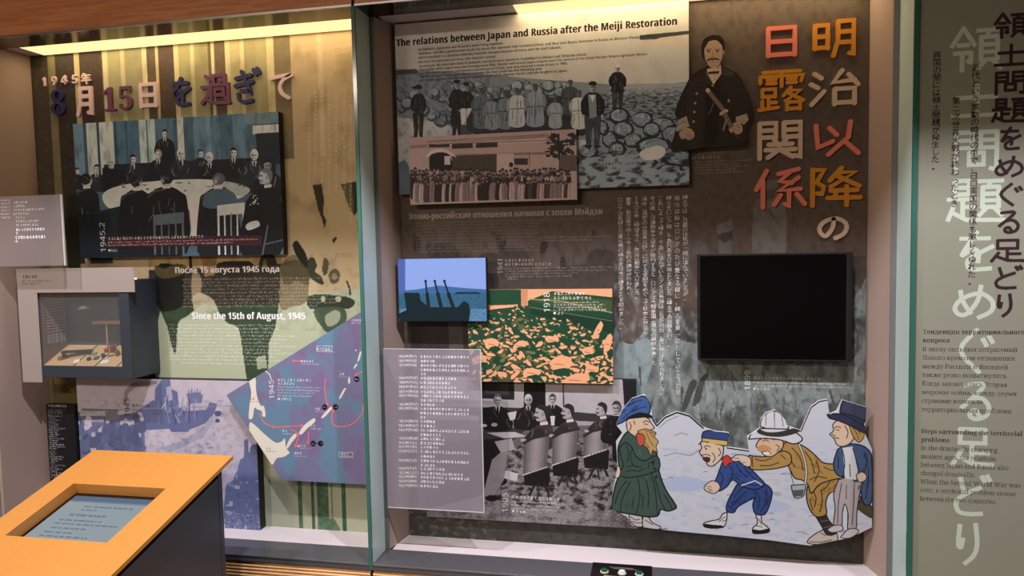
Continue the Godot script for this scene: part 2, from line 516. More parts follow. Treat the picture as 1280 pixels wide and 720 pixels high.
# ------------------------------------------------------------------ brush-stroke letters for Japanese, and outline letters for Latin and Cyrillic
# A glyph is strokes in a 100 x 100 square, "x y x y; x y x y", or other glyphs placed in boxes, "X@x0,y0,x1,y1", joined by "|".
const GLYPHS := {
	"日": "18 8 18 94;18 8 82 8 82 94;18 50 82 50;18 91 82 91", "月": "24 6 24 58 8 97;24 6 80 6 80 94 66 92;24 34 80 34;24 62 80 62",
	"口": "14 12 14 92;14 12 86 12 86 92;14 86 86 86", "木": "6 34 94 34;50 4 50 98;48 36 8 80;52 36 94 80", "水": "30 6 70 20;10 36 52 48;14 96 86 58",
	"人": "70 4 16 52;50 30 50 98", "言": "50 2 50 14;6 20 94 20;20 36 80 36;20 52 80 52;20 68 20 98;20 68 80 68 80 98;20 94 80 94",
	"門": "10 6 10 98;10 6 42 6 42 44;10 25 42 25;10 43 42 43;58 6 58 44;58 6 90 6 90 96 78 92;58 25 90 25;58 43 90 43",
	"頁": "6 6 94 6;50 6 40 22;20 22 20 76;20 22 80 22 80 76;20 40 80 40;20 58 80 58;20 76 80 76;36 78 8 98;64 78 94 98",
	"雨": "12 8 88 8;6 34 6 74;6 34 94 34 90 70;50 8 50 98;20 54 38 54;20 78 38 78;62 54 80 54;62 78 80 78",
	"走": "22 6 22 40;22 6 80 6 80 40;22 38 80 38;50 40 50 90;50 64 84 64;22 56 22 92;6 94 94 86",
	"各": "40 2 12 36;38 16 80 16 20 60;34 28 90 60;26 66 26 98;26 66 78 66 78 98;26 94 78 94", "丘": "20 4 20 98;20 6 80 6 40 38;42 38 80 50 70 68 44 66",
	"糸": "50 2 26 24 56 30;74 18 24 48 80 46;50 48 50 98;24 62 12 84;74 62 90 84", "系": "76 2 20 13;50 11 24 32 58 37;76 24 22 56 82 53;50 56 50 96 38 91;26 68 8 92;72 66 94 92",
	"之": "20 4 34 17;6 40 30 40 26 68 4 92;18 80 50 94 98 94", "令": "50 2 4 42;50 2 96 42;28 40 72 40;14 58 82 58 82 80 68 76;46 58 46 98",
	"手": "6 26 94 26;54 4 54 92 24 88;4 64 94 50", "攵": "40 4 10 40;30 22 98 22;74 22 58 60 6 96;28 44 96 96", "禾": "80 4 16 14;4 34 96 34;50 10 50 98;48 36 4 74;54 38 96 62",
	"行左": "84 2 20 28;94 26 12 58;58 46 58 98", "韋": "10 10 88 10;80 2 80 24;2 24 98 24;22 36 22 56;22 36 86 36 86 56;22 56 86 56;12 72 92 72;54 56 54 98",
	"卓": "6 10 92 10;50 2 50 22;16 24 16 60;16 24 86 24 86 60;16 42 86 42;16 60 86 60;4 76 96 76;50 60 50 98",
	"年": "30 2 8 36;26 20 92 20;28 44 86 44;28 44 28 68;4 68 98 68;58 20 58 98", "土": "14 40 86 40;50 6 50 90;4 91 96 91", "二": "18 24 82 24;6 80 94 80", "一": "6 50 94 50",
	"明": "日@0,8,42,80|月@42,0,100,100", "台": "44 4 18 36 82 31;64 16 92 44;22 54 22 96;22 54 82 54 82 96;22 92 82 92", "治": "水@0,4,34,98|台@36,0,100,100",
	"以": "14 14 18 76 46 60;40 22 54 42;80 6 76 50 38 97;70 62 95 96", "降": "丘@2,0,38,100|64 2 42 34;60 14 90 14 44 50;58 24 98 50;44 60 94 60;54 62 52 78;38 79 100 79;74 50 74 98",
	"路": "走@0,0,46,100|各@48,0,100,100", "露": "雨@4,0,96,40|路@4,42,96,100", "関": "門@0,0,100,100|38 48 43 57;63 48 57 57;28 62 74 62;22 76 80 76;50 62 48 77 26 96;51 77 76 96",
	"係": "人@0,0,36,100|系@34,0,100,100", "領": "令@0,0,48,100|頁@48,4,100,98", "問": "門@0,0,100,100|口@30,50,70,88", "間": "門@0,0,100,100|日@30,48,70,92",
	"題": "日@6,0,44,38|2 46 50 46;27 46 27 84;27 64 46 64;12 60 2 94;8 76 34 94 99 96|頁@52,0,98,86", "足": "22 6 22 42;22 6 80 6 80 42;22 40 80 40;50 40 50 90;50 64 88 64;26 58 5 96;22 76 52 92 98 94",
	"過": "之@0,0,100,100|46 4 46 34;46 4 84 4 84 34;66 18 66 34;66 18 84 18;36 34 36 84;36 34 95 34 95 82 86 80;50 48 50 70;50 48 80 48 80 70;50 68 80 68",
	"両": "6 8 94 8;16 28 16 98;16 28 86 28 86 94 76 90;50 8 50 70;32 48 32 72;32 70 70 70;70 48 70 72", "国": "10 6 10 96;10 6 90 6 90 96;10 92 90 92;28 24 74 24;30 48 72 48;24 74 78 74;50 24 50 74;62 56 70 66",
	"発": "12 12 44 10 8 50;24 24 10 34;60 4 94 44;84 10 70 22;94 24 78 34;28 46 74 46;12 64 90 64;38 46 36 70 10 96;62 46 62 90 92 90 92 78", "生": "28 6 8 42;22 26 88 26;18 56 84 56;52 4 52 92;4 92 98 92",
	"第": "24 2 8 24;18 14 46 14;66 2 54 22;62 14 96 14;16 30 82 30 82 48;20 48 82 48;20 48 16 66 88 66 82 88;52 30 52 98;48 68 8 96", "次": "8 20 24 32;6 88 30 56;54 4 38 40;48 22 92 22 82 40;66 30 62 60 34 96;66 56 96 94",
	"世": "4 36 96 36;22 8 22 90 90 90;50 6 50 68;76 6 76 68;50 66 76 66", "界": "22 4 22 46;22 4 78 4 78 46;22 24 78 24;50 4 50 46;22 46 78 46;50 46 8 76;50 46 94 76;36 64 34 80 20 98;66 64 66 98",
	"大": "6 32 94 32;50 4 48 50 8 96;52 50 94 96", "太": "大@0,0,100,100|40 78 54 94", "戈": "4 34 96 26;32 4 50 70 96 94;88 50 12 96;60 6 84 18",
	"戦": "10 4 16 14;28 2 32 12;50 2 40 14;10 18 10 54;10 18 50 18 50 54;10 36 50 36;30 18 30 98;10 54 50 54;4 74 56 74|戈@56,0,100,100", "終": "糸@0,0,42,100|62 2 44 34;58 16 90 16 48 60;56 28 98 62;64 64 80 72;54 82 84 96",
	"近": "之@0,0,100,100|84 4 44 14;44 14 40 66 34 76;44 38 96 38;72 38 72 82", "代": "人@0,0,36,100|40 34 98 26;58 4 68 70 96 94;78 8 88 18",
	"激": "水@0,0,26,98|30 14 30 44;30 14 52 14 52 44;30 28 52 28;30 44 52 44;42 4 38 12;26 56 56 56;42 50 42 56;40 56 28 98;36 70 54 70 50 94 44 94|攵@56,0,100,100",
	"動": "44 4 10 12;4 22 56 22;12 34 12 62;12 34 48 34 48 62;12 48 48 48;12 62 48 62;30 8 30 90;8 76 52 76;4 92 56 88;58 30 94 30 90 84 80 90;76 6 74 46 54 96",
	"時": "日@0,8,38,86|44 18 94 18;68 2 68 36;38 36 98 36;40 58 96 58;80 40 80 92 70 90;50 70 58 82", "中": "14 24 14 66;14 24 86 24 86 66;14 62 86 62;50 2 50 98",
	"樺": "木@0,0,38,100|42 14 98 14;56 4 56 24;82 4 82 24;44 34 96 34;40 56 98 56;58 26 58 76;82 26 82 76;42 76 98 76;70 26 70 98", "住": "人@0,0,36,100|60 4 70 14;42 26 96 26;46 56 92 56;68 26 68 92;38 92 98 92",
	"民": "20 8 80 8 80 34 20 34;20 8 20 92 46 80;20 54 90 54;52 34 64 76 92 94 94 78", "緒": "糸@0,0,40,100|44 20 88 20;64 4 64 38;40 38 98 38;90 8 44 62;56 56 56 98;56 56 88 56 88 98;56 76 88 76;56 94 88 94",
	"政": "6 12 52 12;30 12 30 86;30 46 50 46;14 44 14 86;4 88 56 82|攵@54,0,100,100", "府": "54 2 54 14;12 14 96 14;14 14 12 70 4 96;42 28 26 60;34 46 34 96;44 50 98 50;80 32 80 92 70 90;54 62 62 74",
	"重": "80 4 24 12;4 24 96 24;20 36 20 68;20 36 80 36 80 68;20 52 80 52;20 68 80 68;50 12 50 94;14 80 86 80;4 94 96 94",
	"横": "木@0,0,38,100|44 14 96 14;58 4 58 26;82 4 82 26;40 28 98 28;50 40 50 76;50 40 90 40 90 76;50 58 90 58;50 76 90 76;70 28 70 76;60 80 46 98;80 80 96 98", "千": "76 4 20 14;4 44 96 44;52 10 52 98",
	"島": "46 2 36 12;24 12 24 56;24 12 78 12 78 40;24 26 78 26;24 40 88 40;24 56 90 56 86 88 76 90;14 66 14 88 62 88 62 66;38 58 38 88", "列": "4 10 58 10;30 10 10 54;24 30 52 30 12 94;20 48 36 62;70 16 70 72;92 4 92 92 82 90",
	"本": "木@0,0,100,100|32 76 68 76", "換": "手@0,0,40,98|62 4 48 24;58 12 82 12 74 26;50 28 50 58;50 28 92 28 92 58;40 60 98 60;70 30 68 66 42 98;72 66 98 98",
	"条": "44 2 16 32;40 12 76 12 12 50;34 24 92 48;8 62 92 62;50 50 50 98;46 64 14 92;54 64 88 92", "約": "糸@0,0,42,100|60 4 46 36;56 22 94 22 90 84 78 92;62 46 72 60",
	"石": "6 12 94 12;46 12 8 60;30 50 30 94;30 50 82 50 82 94;30 90 82 90", "狩": "36 4 8 30;12 6 34 40 30 90 16 92;30 46 6 72;66 2 66 12;44 14 44 28;44 14 98 14 96 26;40 44 98 44;78 30 78 92 68 90;50 58 60 72",
	"対": "28 4 28 20;4 24 56 24;44 24 34 60 6 94;14 42 52 88;60 34 98 34;84 4 84 92 72 90;64 52 72 68", "移": "禾@0,0,44,98|70 4 50 26;66 12 92 12 52 44;72 44 48 66;68 54 96 54 46 98",
	"後": "行左@0,0,40,100|66 2 48 22 84 20;86 16 44 46 90 42;62 48 42 76;56 60 88 60 44 98;56 68 96 98", "清": "水@0,0,34,98|44 12 94 12;40 38 98 38;46 25 92 25;68 2 68 38;50 50 50 98;50 50 90 50 90 92 80 94;50 64 90 64;50 78 90 78",
	"争": "38 2 12 30;32 12 76 12 66 28;16 30 82 30 82 62;4 46 96 46;16 62 82 62;50 30 50 92 38 90", "勝": "月@0,4,40,98|50 6 56 16;86 6 78 16;44 22 94 22;40 40 98 40;68 4 62 40 40 62;72 40 98 62;46 66 88 66 84 92 74 92;66 52 62 76 44 98",
	"利": "禾@0,0,54,98|64 16 64 70;90 4 90 92 80 90", "韓": "卓@0,0,48,100|韋@50,0,100,100", "帝": "50 0 50 12;10 14 90 14;30 20 38 36;70 20 62 36;8 40 8 54;8 40 94 40 92 54;22 58 22 90;22 58 80 58 80 86;50 40 50 98",
	"現": "4 12 36 12;6 46 34 46;20 12 20 82;2 86 38 78;48 6 48 60;48 6 90 6 90 60;48 24 90 24;48 42 90 42;48 60 90 60;58 62 38 98;76 62 76 92 98 92 98 80", "在": "4 20 96 20;42 2 8 62;26 44 26 98;42 56 92 56;66 34 66 92;36 92 98 92",
	"朝": "卓@0,0,50,100|月@52,2,100,100", "鮮": "28 2 8 26;22 10 42 10 34 24;8 26 8 66;8 26 46 26 46 66;8 46 46 46;27 26 27 66;8 66 46 66;4 78 8 94;20 76 22 92;34 76 38 90;48 74 52 92;62 4 68 16;90 4 82 16;56 22 98 22;58 44 96 44;54 66 100 66;78 22 78 98",
	"半": "20 8 32 28;80 8 66 28;12 38 88 38;4 62 96 62;50 2 50 98", "満": "水@0,0,34,98|38 18 98 18;54 4 54 32;84 4 84 32;54 32 84 32;40 46 98 46;42 46 42 98;96 46 96 94 88 94;68 34 68 72;54 56 54 76;54 76 84 76;84 56 84 76",
	"州": "22 6 20 60 6 96;52 6 52 86;84 4 84 98;6 34 10 52;34 32 40 50;64 30 72 48", "東": "6 16 94 16;20 32 20 62;20 32 80 32 80 62;20 48 80 48;20 62 80 62;50 2 50 98;46 64 8 92;54 64 92 92",
	"北": "36 4 36 96;8 34 36 34;4 86 36 68;62 4 62 90 94 90 94 70;92 24 62 44", "部": "28 2 28 12;4 14 54 14;14 20 22 38;44 20 38 38;2 42 58 42;12 56 12 96;12 56 46 56 46 96;12 92 46 92|丘@60,0,100,100",
	"支": "6 20 94 20;50 2 50 44;16 46 80 46 56 76 8 98;28 56 54 82 94 98", "配": "4 8 52 8;8 26 8 96;8 26 48 26 48 96;20 8 20 42;36 8 36 42;8 62 48 62;8 92 48 92;60 12 92 12 92 46 60 46;60 46 60 92 98 92 98 76",
	"立": "50 2 50 18;8 24 92 24;26 36 36 80;74 36 62 80;4 90 96 90", "入": "36 8 56 14 50 46 6 94;54 40 96 94", "翌": "6 6 44 6 44 44 34 44;12 18 24 28;8 42 40 30;54 6 92 6 92 44 82 44;60 18 72 28;54 42 88 30|立@4,48,96,100",
	"調": "言@0,0,42,100|46 8 46 60 40 96;46 8 96 8 96 90 86 92;56 24 86 24;54 40 88 40;70 14 70 40;58 54 58 80;58 54 84 54 84 80;58 78 84 78", "印": "38 6 10 16;10 16 10 76 48 70;10 44 44 44;58 16 92 16 92 70 80 68;58 16 58 98",
	"行": "行左@0,0,40,100|48 18 92 18;42 44 98 44;76 44 76 92 64 90", "緯": "糸@0,0,44,100|韋@46,0,100,100", "度": "54 2 54 14;12 16 96 16;14 16 12 70 4 96;22 34 92 34;40 24 40 54;72 24 72 54;40 54 72 54;28 64 82 64 60 84 20 98;38 70 90 98",
	"南": "10 16 90 16;50 2 50 32;12 32 12 98;12 32 88 32 88 94 78 92;34 42 42 54;66 42 58 54;28 58 72 58;24 76 76 76;50 58 50 96", "譲": "言@0,0,42,100|70 2 70 12;44 14 98 14;50 26 92 26;48 40 96 40;60 20 60 46;82 20 82 46;42 56 98 56;66 56 44 98;62 74 84 98;88 62 76 76",
	"認": "言@0,0,42,100|50 8 92 8 88 44 78 46;72 8 66 30 46 52;56 22 64 32;46 64 42 86;60 62 62 90 84 92 88 78;70 56 76 68;90 60 98 76", "族": "26 2 26 14;4 18 50 18;24 18 20 60 6 96;20 42 46 42 42 90 32 92;66 4 56 24;62 16 98 16;66 34 58 54;62 44 96 44;52 64 98 64;78 44 76 70 54 98;80 68 98 98",
	"交": "50 2 50 16;6 20 94 20;32 30 12 52;68 30 90 52;68 48 50 74 8 98;32 48 54 74 94 98", "元": "22 14 78 14;6 40 94 40;38 40 34 70 8 96;62 40 62 90 94 90 94 74", "正": "8 12 92 12;52 12 52 90;52 48 84 48;22 44 22 90;4 91 96 91",
	"昭": "日@0,8,42,86|48 10 92 10 88 42 80 44;68 10 62 30 44 48;54 58 54 94;54 58 90 58 90 94;54 92 90 92", "和": "禾@0,0,54,98|口@58,18,98,84",
	"を": "16 18 84 18;54 2 20 58 44 44 58 52 58 76;92 38 40 66 34 84 46 94 88 92", "き": "16 24 76 16;12 46 82 36;40 4 72 66 58 62 36 62;22 72 26 88 46 96 78 92", "゛": "80 3 88 16;93 0 100 12",
	"ぎ": "き@0,2,90,100|゛@0,0,100,100", "て": "8 18 92 10 60 26 44 50 50 76 78 94", "で": "て@0,4,94,100|74 26 82 38;88 22 95 34", "の": "52 16 50 50 30 84 14 76 8 56 16 34 38 18 64 14 88 30 94 54 84 78 60 94",
	"め": "20 22 26 50 44 82;66 8 58 50 34 84 16 84 8 68 18 48 44 32 70 30 92 50 90 76 62 94", "く": "68 4 24 48 72 96", "ぐ": "60 4 20 48 66 96;74 24 83 38;89 18 98 31",
	"る": "22 8 76 8 16 66 40 46 70 42 90 62 84 86 58 96 40 90 40 78 54 74 66 90", "と": "28 6 38 42;82 28 40 46 18 66 24 88 50 94 86 92", "ど": "と@0,2,94,100|゛@0,0,100,100", "り": "24 8 20 50 28 60 34 40;72 4 78 50 68 78 42 98",
	"に": "18 8 10 50 18 92 28 70;48 22 86 20;44 66 50 84 92 82", "は": "18 8 10 50 18 92 28 70;42 30 94 28;72 6 72 76 56 92 42 84 50 72 72 76 94 92", "か": "8 32 62 26 66 44 54 92 40 84;38 6 30 50 8 94;78 26 94 58", "が": "か@0,4,98,100|゛@0,0,100,100",
	"し": "28 4 26 74 40 94 66 88 86 62", "た": "8 22 62 20;40 4 14 94;52 46 90 44;48 72 56 90 94 88", "わ": "28 4 28 98;8 26 36 22 8 80 52 36 84 36 92 60 80 84 54 94", "っ": "24 60 66 50 88 66 78 86 44 96",
	"い": "14 16 16 66 30 84 42 64;70 22 90 60", "う": "34 4 64 12;20 36 60 28 80 46 72 76 40 98", "、": "20 70 40 92", "。": "20 74 34 74 38 88 24 94 14 86 20 74", "も": "46 4 40 76 56 96 82 86 84 62;18 30 70 30;14 52 68 54",
	"ゆ": "16 14 14 78 30 40 60 20 88 40 84 70 56 78 40 62;60 4 60 60 40 98", "れ": "28 4 28 98;8 26 36 22 8 82 60 30 72 36 66 84 78 92 96 76", "ん": "54 4 8 96 36 56 54 60 58 90 74 94 94 66", "ま": "16 20 86 20;20 42 82 42;54 4 54 76 38 92 20 84 28 70 54 74 86 94",
	"よ": "56 24 86 22;54 4 54 76 36 92 16 84 26 70 54 74 84 92", "こ": "20 16 80 14;18 70 26 88 86 86", "そ": "24 8 76 8 12 48 90 44 50 60 52 86 74 96", "す": "8 22 94 22;56 4 56 60 40 68 34 52 48 42 58 60 40 98", "さ": "12 24 84 18;44 4 66 58 36 54;20 68 28 88 74 92",
	"せ": "6 40 96 32;72 8 70 64 56 58;28 14 28 80 44 90 86 88", "ら": "36 4 60 12;24 26 20 66 56 46 84 58 78 86 40 98", "な": "8 22 54 20;38 4 10 64;64 14 88 34;66 46 66 80 46 92 38 80 64 78 88 94", "び": "8 20 40 16 18 60 38 92 66 76 70 30 94 56|゛@0,0,100,100",
	"ロ": "14 12 14 92;14 12 86 12 86 92;14 86 86 86", "シ": "14 16 40 30;8 44 34 56;14 94 60 74 92 24", "ア": "8 12 92 12 64 46;50 34 46 66 16 96", "イ": "84 6 10 56;54 36 54 98", "ヌ": "16 14 84 14 60 60 10 96;26 40 88 90",
	"ポ": "8 26 92 26;50 4 50 98;24 44 8 80;76 44 92 80;86 4 96 4 96 14 86 14 86 4", "ー": "50 6 50 94", "ツ": "14 24 24 46;44 18 52 40;88 20 72 66 34 96", "マ": "8 16 92 16 44 66;34 54 64 88", "ス": "14 14 84 14 60 56 8 96;56 56 94 94",
	"・": "44 50 56 50", "(": "20 96 24 70 76 70 80 96", ")": "20 4 24 30 76 30 80 4", "「": "70 90 20 90 20 30", "」": "30 10 80 10 80 70",
	"0": "50 6 24 22 18 50 24 80 50 94 76 80 82 50 76 22 50 6", "1": "30 22 54 6 54 94", "2": "22 26 36 8 64 8 78 28 70 50 20 92 82 92", "3": "22 12 74 12 48 42 76 56 78 80 54 94 22 86", "4": "62 94 62 6 14 68 88 68", "5": "76 8 30 8 24 46 54 40 80 60 74 86 48 94 20 86", "6": "70 8 34 36 20 68 34 92 62 92 80 72 66 50 40 52 24 66", "7": "18 8 82 8 46 94", "8": "50 6 24 22 34 44 70 58 80 78 50 94 20 78 30 58 66 44 76 22 50 6", "9": "76 36 60 52 34 48 22 28 38 8 64 8 78 28 74 60 44 94",
}
var glyph_cache := {}
var fonts := {}
var letter_cache := {}

func strokes(ch: String) -> Array:
	if glyph_cache.has(ch):
		return glyph_cache[ch]
	var out := []
	if GLYPHS.has(ch):
		var code := ch.unicode_at(0)
		for piece in String(GLYPHS[ch]).split("|"):
			if "@" in piece:
				var at := piece.split("@")
				var b := at[1].split_floats(",")
				for s in strokes(at[0]):
					var q := PackedVector2Array()
					for p in s:
						q.append(Vector2(lerpf(b[0], b[2], p.x / 100.0), lerpf(b[1], b[3], p.y / 100.0)))
					out.append(q)
			else:
				for one in piece.split(";"):
					var f := one.split_floats(" ")
					var q := PackedVector2Array()
					for i in range(0, f.size() - 1, 2):
						q.append(Vector2(f[i], f[i + 1]))
					if (code >= 0x3040 and code < 0x30A0 or code < 0x3a and code > 0x2f) and q.size() > 2:
						q = rounded(q, 4)
					out.append(q)
	glyph_cache[ch] = out
	return out

func rounded(q: PackedVector2Array, n: int) -> PackedVector2Array:
	var out := PackedVector2Array()
	for i in q.size() - 1:
		var a := q[maxi(i - 1, 0)]
		var d := q[mini(i + 2, q.size() - 1)]
		for k in n:
			out.append(q[i].cubic_interpolate(q[i + 1], a, d, float(k) / n))
	out.append(q[q.size() - 1])
	return out

# outline of a polyline drawn with a round pen of half width h; the pen may swell at both ends
func ribbon(q: PackedVector2Array, h: float, swell := 0.0) -> PackedVector2Array:
	var left := PackedVector2Array()
	var right := PackedVector2Array()
	var n := q.size()
	for i in n:
		var a := (q[i] - q[maxi(i - 1, 0)]).normalized()
		var b := (q[mini(i + 1, n - 1)] - q[i]).normalized()
		if i == 0: a = b
		if i == n - 1: b = a
		var m := (a + b).normalized()
		if m == Vector2.ZERO: m = a
		var w := h / clampf(absf(m.dot(a)), 0.6, 1.0)
		if swell != 0.0 and (i == 0 or i == n - 1): w *= 1.0 + swell
		var side := Vector2(-m.y, m.x) * w
		left.append(q[i] + side)
		right.append(q[i] - side)
	var d0 := (q[0] - q[1]).normalized() * h
	var d1 := (q[n - 1] - q[n - 2]).normalized() * h
	var out := PackedVector2Array()
	out.append_array(left)
	for k in [0.25, 0.5, 0.75]:
		out.append(q[n - 1] + d1.rotated(PI / 2 - PI * k) * 0.9)
	right.reverse()
	out.append_array(right)
	for k in [0.25, 0.5, 0.75]:
		out.append(q[0] + d0.rotated(PI / 2 - PI * k) * 0.9)
	return out

# a raised letter: every stroke a little bar with rounded ends, standing on the plane z = 0 of its node
func letter_mesh(ch: String, w: float, hgt: float, pen: float, deep: float) -> ArrayMesh:
	var st := begin()
	var lift := 0.0
	for s in strokes(ch):
		var q := PackedVector2Array()
		for p in s:
			q.append(Vector2((p.x / 100.0 - 0.5) * w, (1.0 - p.y / 100.0) * hgt))
		lift += deep * 0.004
		stroke_bar(st, q, pen, deep + lift)
	return st.commit()

func stroke_bar(st: SurfaceTool, q: PackedVector2Array, h: float, deep: float) -> void:
	var n := q.size()
	var left := PackedVector2Array()
	var right := PackedVector2Array()
	for i in n:
		var a := (q[i] - q[maxi(i - 1, 0)]).normalized()
		var b := (q[mini(i + 1, n - 1)] - q[i]).normalized()
		if i == 0: a = b
		if i == n - 1: b = a
		var m := (a + b).normalized()
		if m == Vector2.ZERO: m = a
		var w := h / clampf(absf(m.dot(a)), 0.6, 1.0)
		if i == 0 or i == n - 1: w *= 1.12
		left.append(q[i] + Vector2(-m.y, m.x) * w)
		right.append(q[i] - Vector2(-m.y, m.x) * w)
	for i in n - 1:
		quad(st, v3(left[i], deep), v3(left[i + 1], deep), v3(right[i + 1], deep), v3(right[i], deep), Vector3.BACK)
		quad(st, v3(left[i], 0), v3(left[i + 1], 0), v3(left[i + 1], deep), v3(left[i], deep), v3(left[i] - right[i], 0))
		quad(st, v3(right[i], 0), v3(right[i + 1], 0), v3(right[i + 1], deep), v3(right[i], deep), v3(right[i] - left[i], 0))
	for e in 2:
		var c := q[0] if e == 0 else q[n - 1]
		var a := left[0] if e == 0 else right[n - 1]
		var k := 6
		for j in k:
			var p0 := c + (a - c).rotated(PI * j / k)
			var p1 := c + (a - c).rotated(PI * (j + 1) / k)
			tri(st, v3(c, deep), v3(p0, deep), v3(p1, deep), Vector3.BACK)
			quad(st, v3(p0, 0), v3(p1, 0), v3(p1, deep), v3(p0, deep), v3((p0 + p1) / 2.0 - c, 0))

func v3(p: Vector2, z: float) -> Vector3:
	return Vector3(p.x, p.y, z)

func make_glyph_font() -> void:
	for f in [["sans", "Droid Sans", 400], ["bold", "Droid Sans", 700], ["serif", "Droid Serif", 400], ["serif_bold", "Droid Serif", 700]]:
		var s := SystemFont.new()
		s.font_names = PackedStringArray([f[1]])
		s.font_weight = f[2]
		fonts[f[0]] = s
		var h := letter(f[0], "H")
		fonts[f[0] + "_base"] = h.low
		fonts[f[0] + "_cap"] = h.high - h.low

# the outlines of one letter of a font (baseline at 0, up is positive), and how far the next letter stands from it
func letter(face: String, ch: String) -> Dictionary:
	var key := face + ch
	if not letter_cache.has(key):
		var f: Font = fonts[face]
		var ts := TextServerManager.get_primary_interface()
		var rid: RID = f.get_rids()[0]
		var index := ts.font_get_glyph_index(rid, 64, ch.unicode_at(0), 0)
		var shape_of: Dictionary = ts.font_get_glyph_contours(rid, 64, index)
		var outlines := []
		var low := 1e9
		var high := -1e9
		if shape_of.has("points"):
			var p: PackedVector3Array = shape_of.points
			var first := 0
			for last in shape_of.contours:
				var q := PackedVector2Array()
				var n: int = last - first + 1
				for i in n:
					var a := p[first + i]
					var b := p[first + (i + 1) % n]
					var before := p[first + (i + n - 1) % n]
					if a.z > 0.5:
						q.append(Vector2(a.x, -a.y))
					else:   # a control point of a quadratic curve
						var from := Vector2(before.x, -before.y) if before.z > 0.5 else Vector2(before.x + a.x, -before.y - a.y) / 2.0
						var to := Vector2(b.x, -b.y) if b.z > 0.5 else Vector2(b.x + a.x, -b.y - a.y) / 2.0
						var mid := Vector2(a.x, -a.y)
						for k in [0.0, 0.33, 0.67, 1.0]:
							q.append(from.lerp(mid, k).lerp(mid.lerp(to, k), k))
				for v in q:
					low = minf(low, v.y)
					high = maxf(high, v.y)
				outlines.append(q)
				first = last + 1
		letter_cache[key] = {"pts": outlines, "low": low, "high": high, "wide": f.get_string_size(ch, HORIZONTAL_ALIGNMENT_LEFT, -1, 64).x}
	return letter_cache[key]

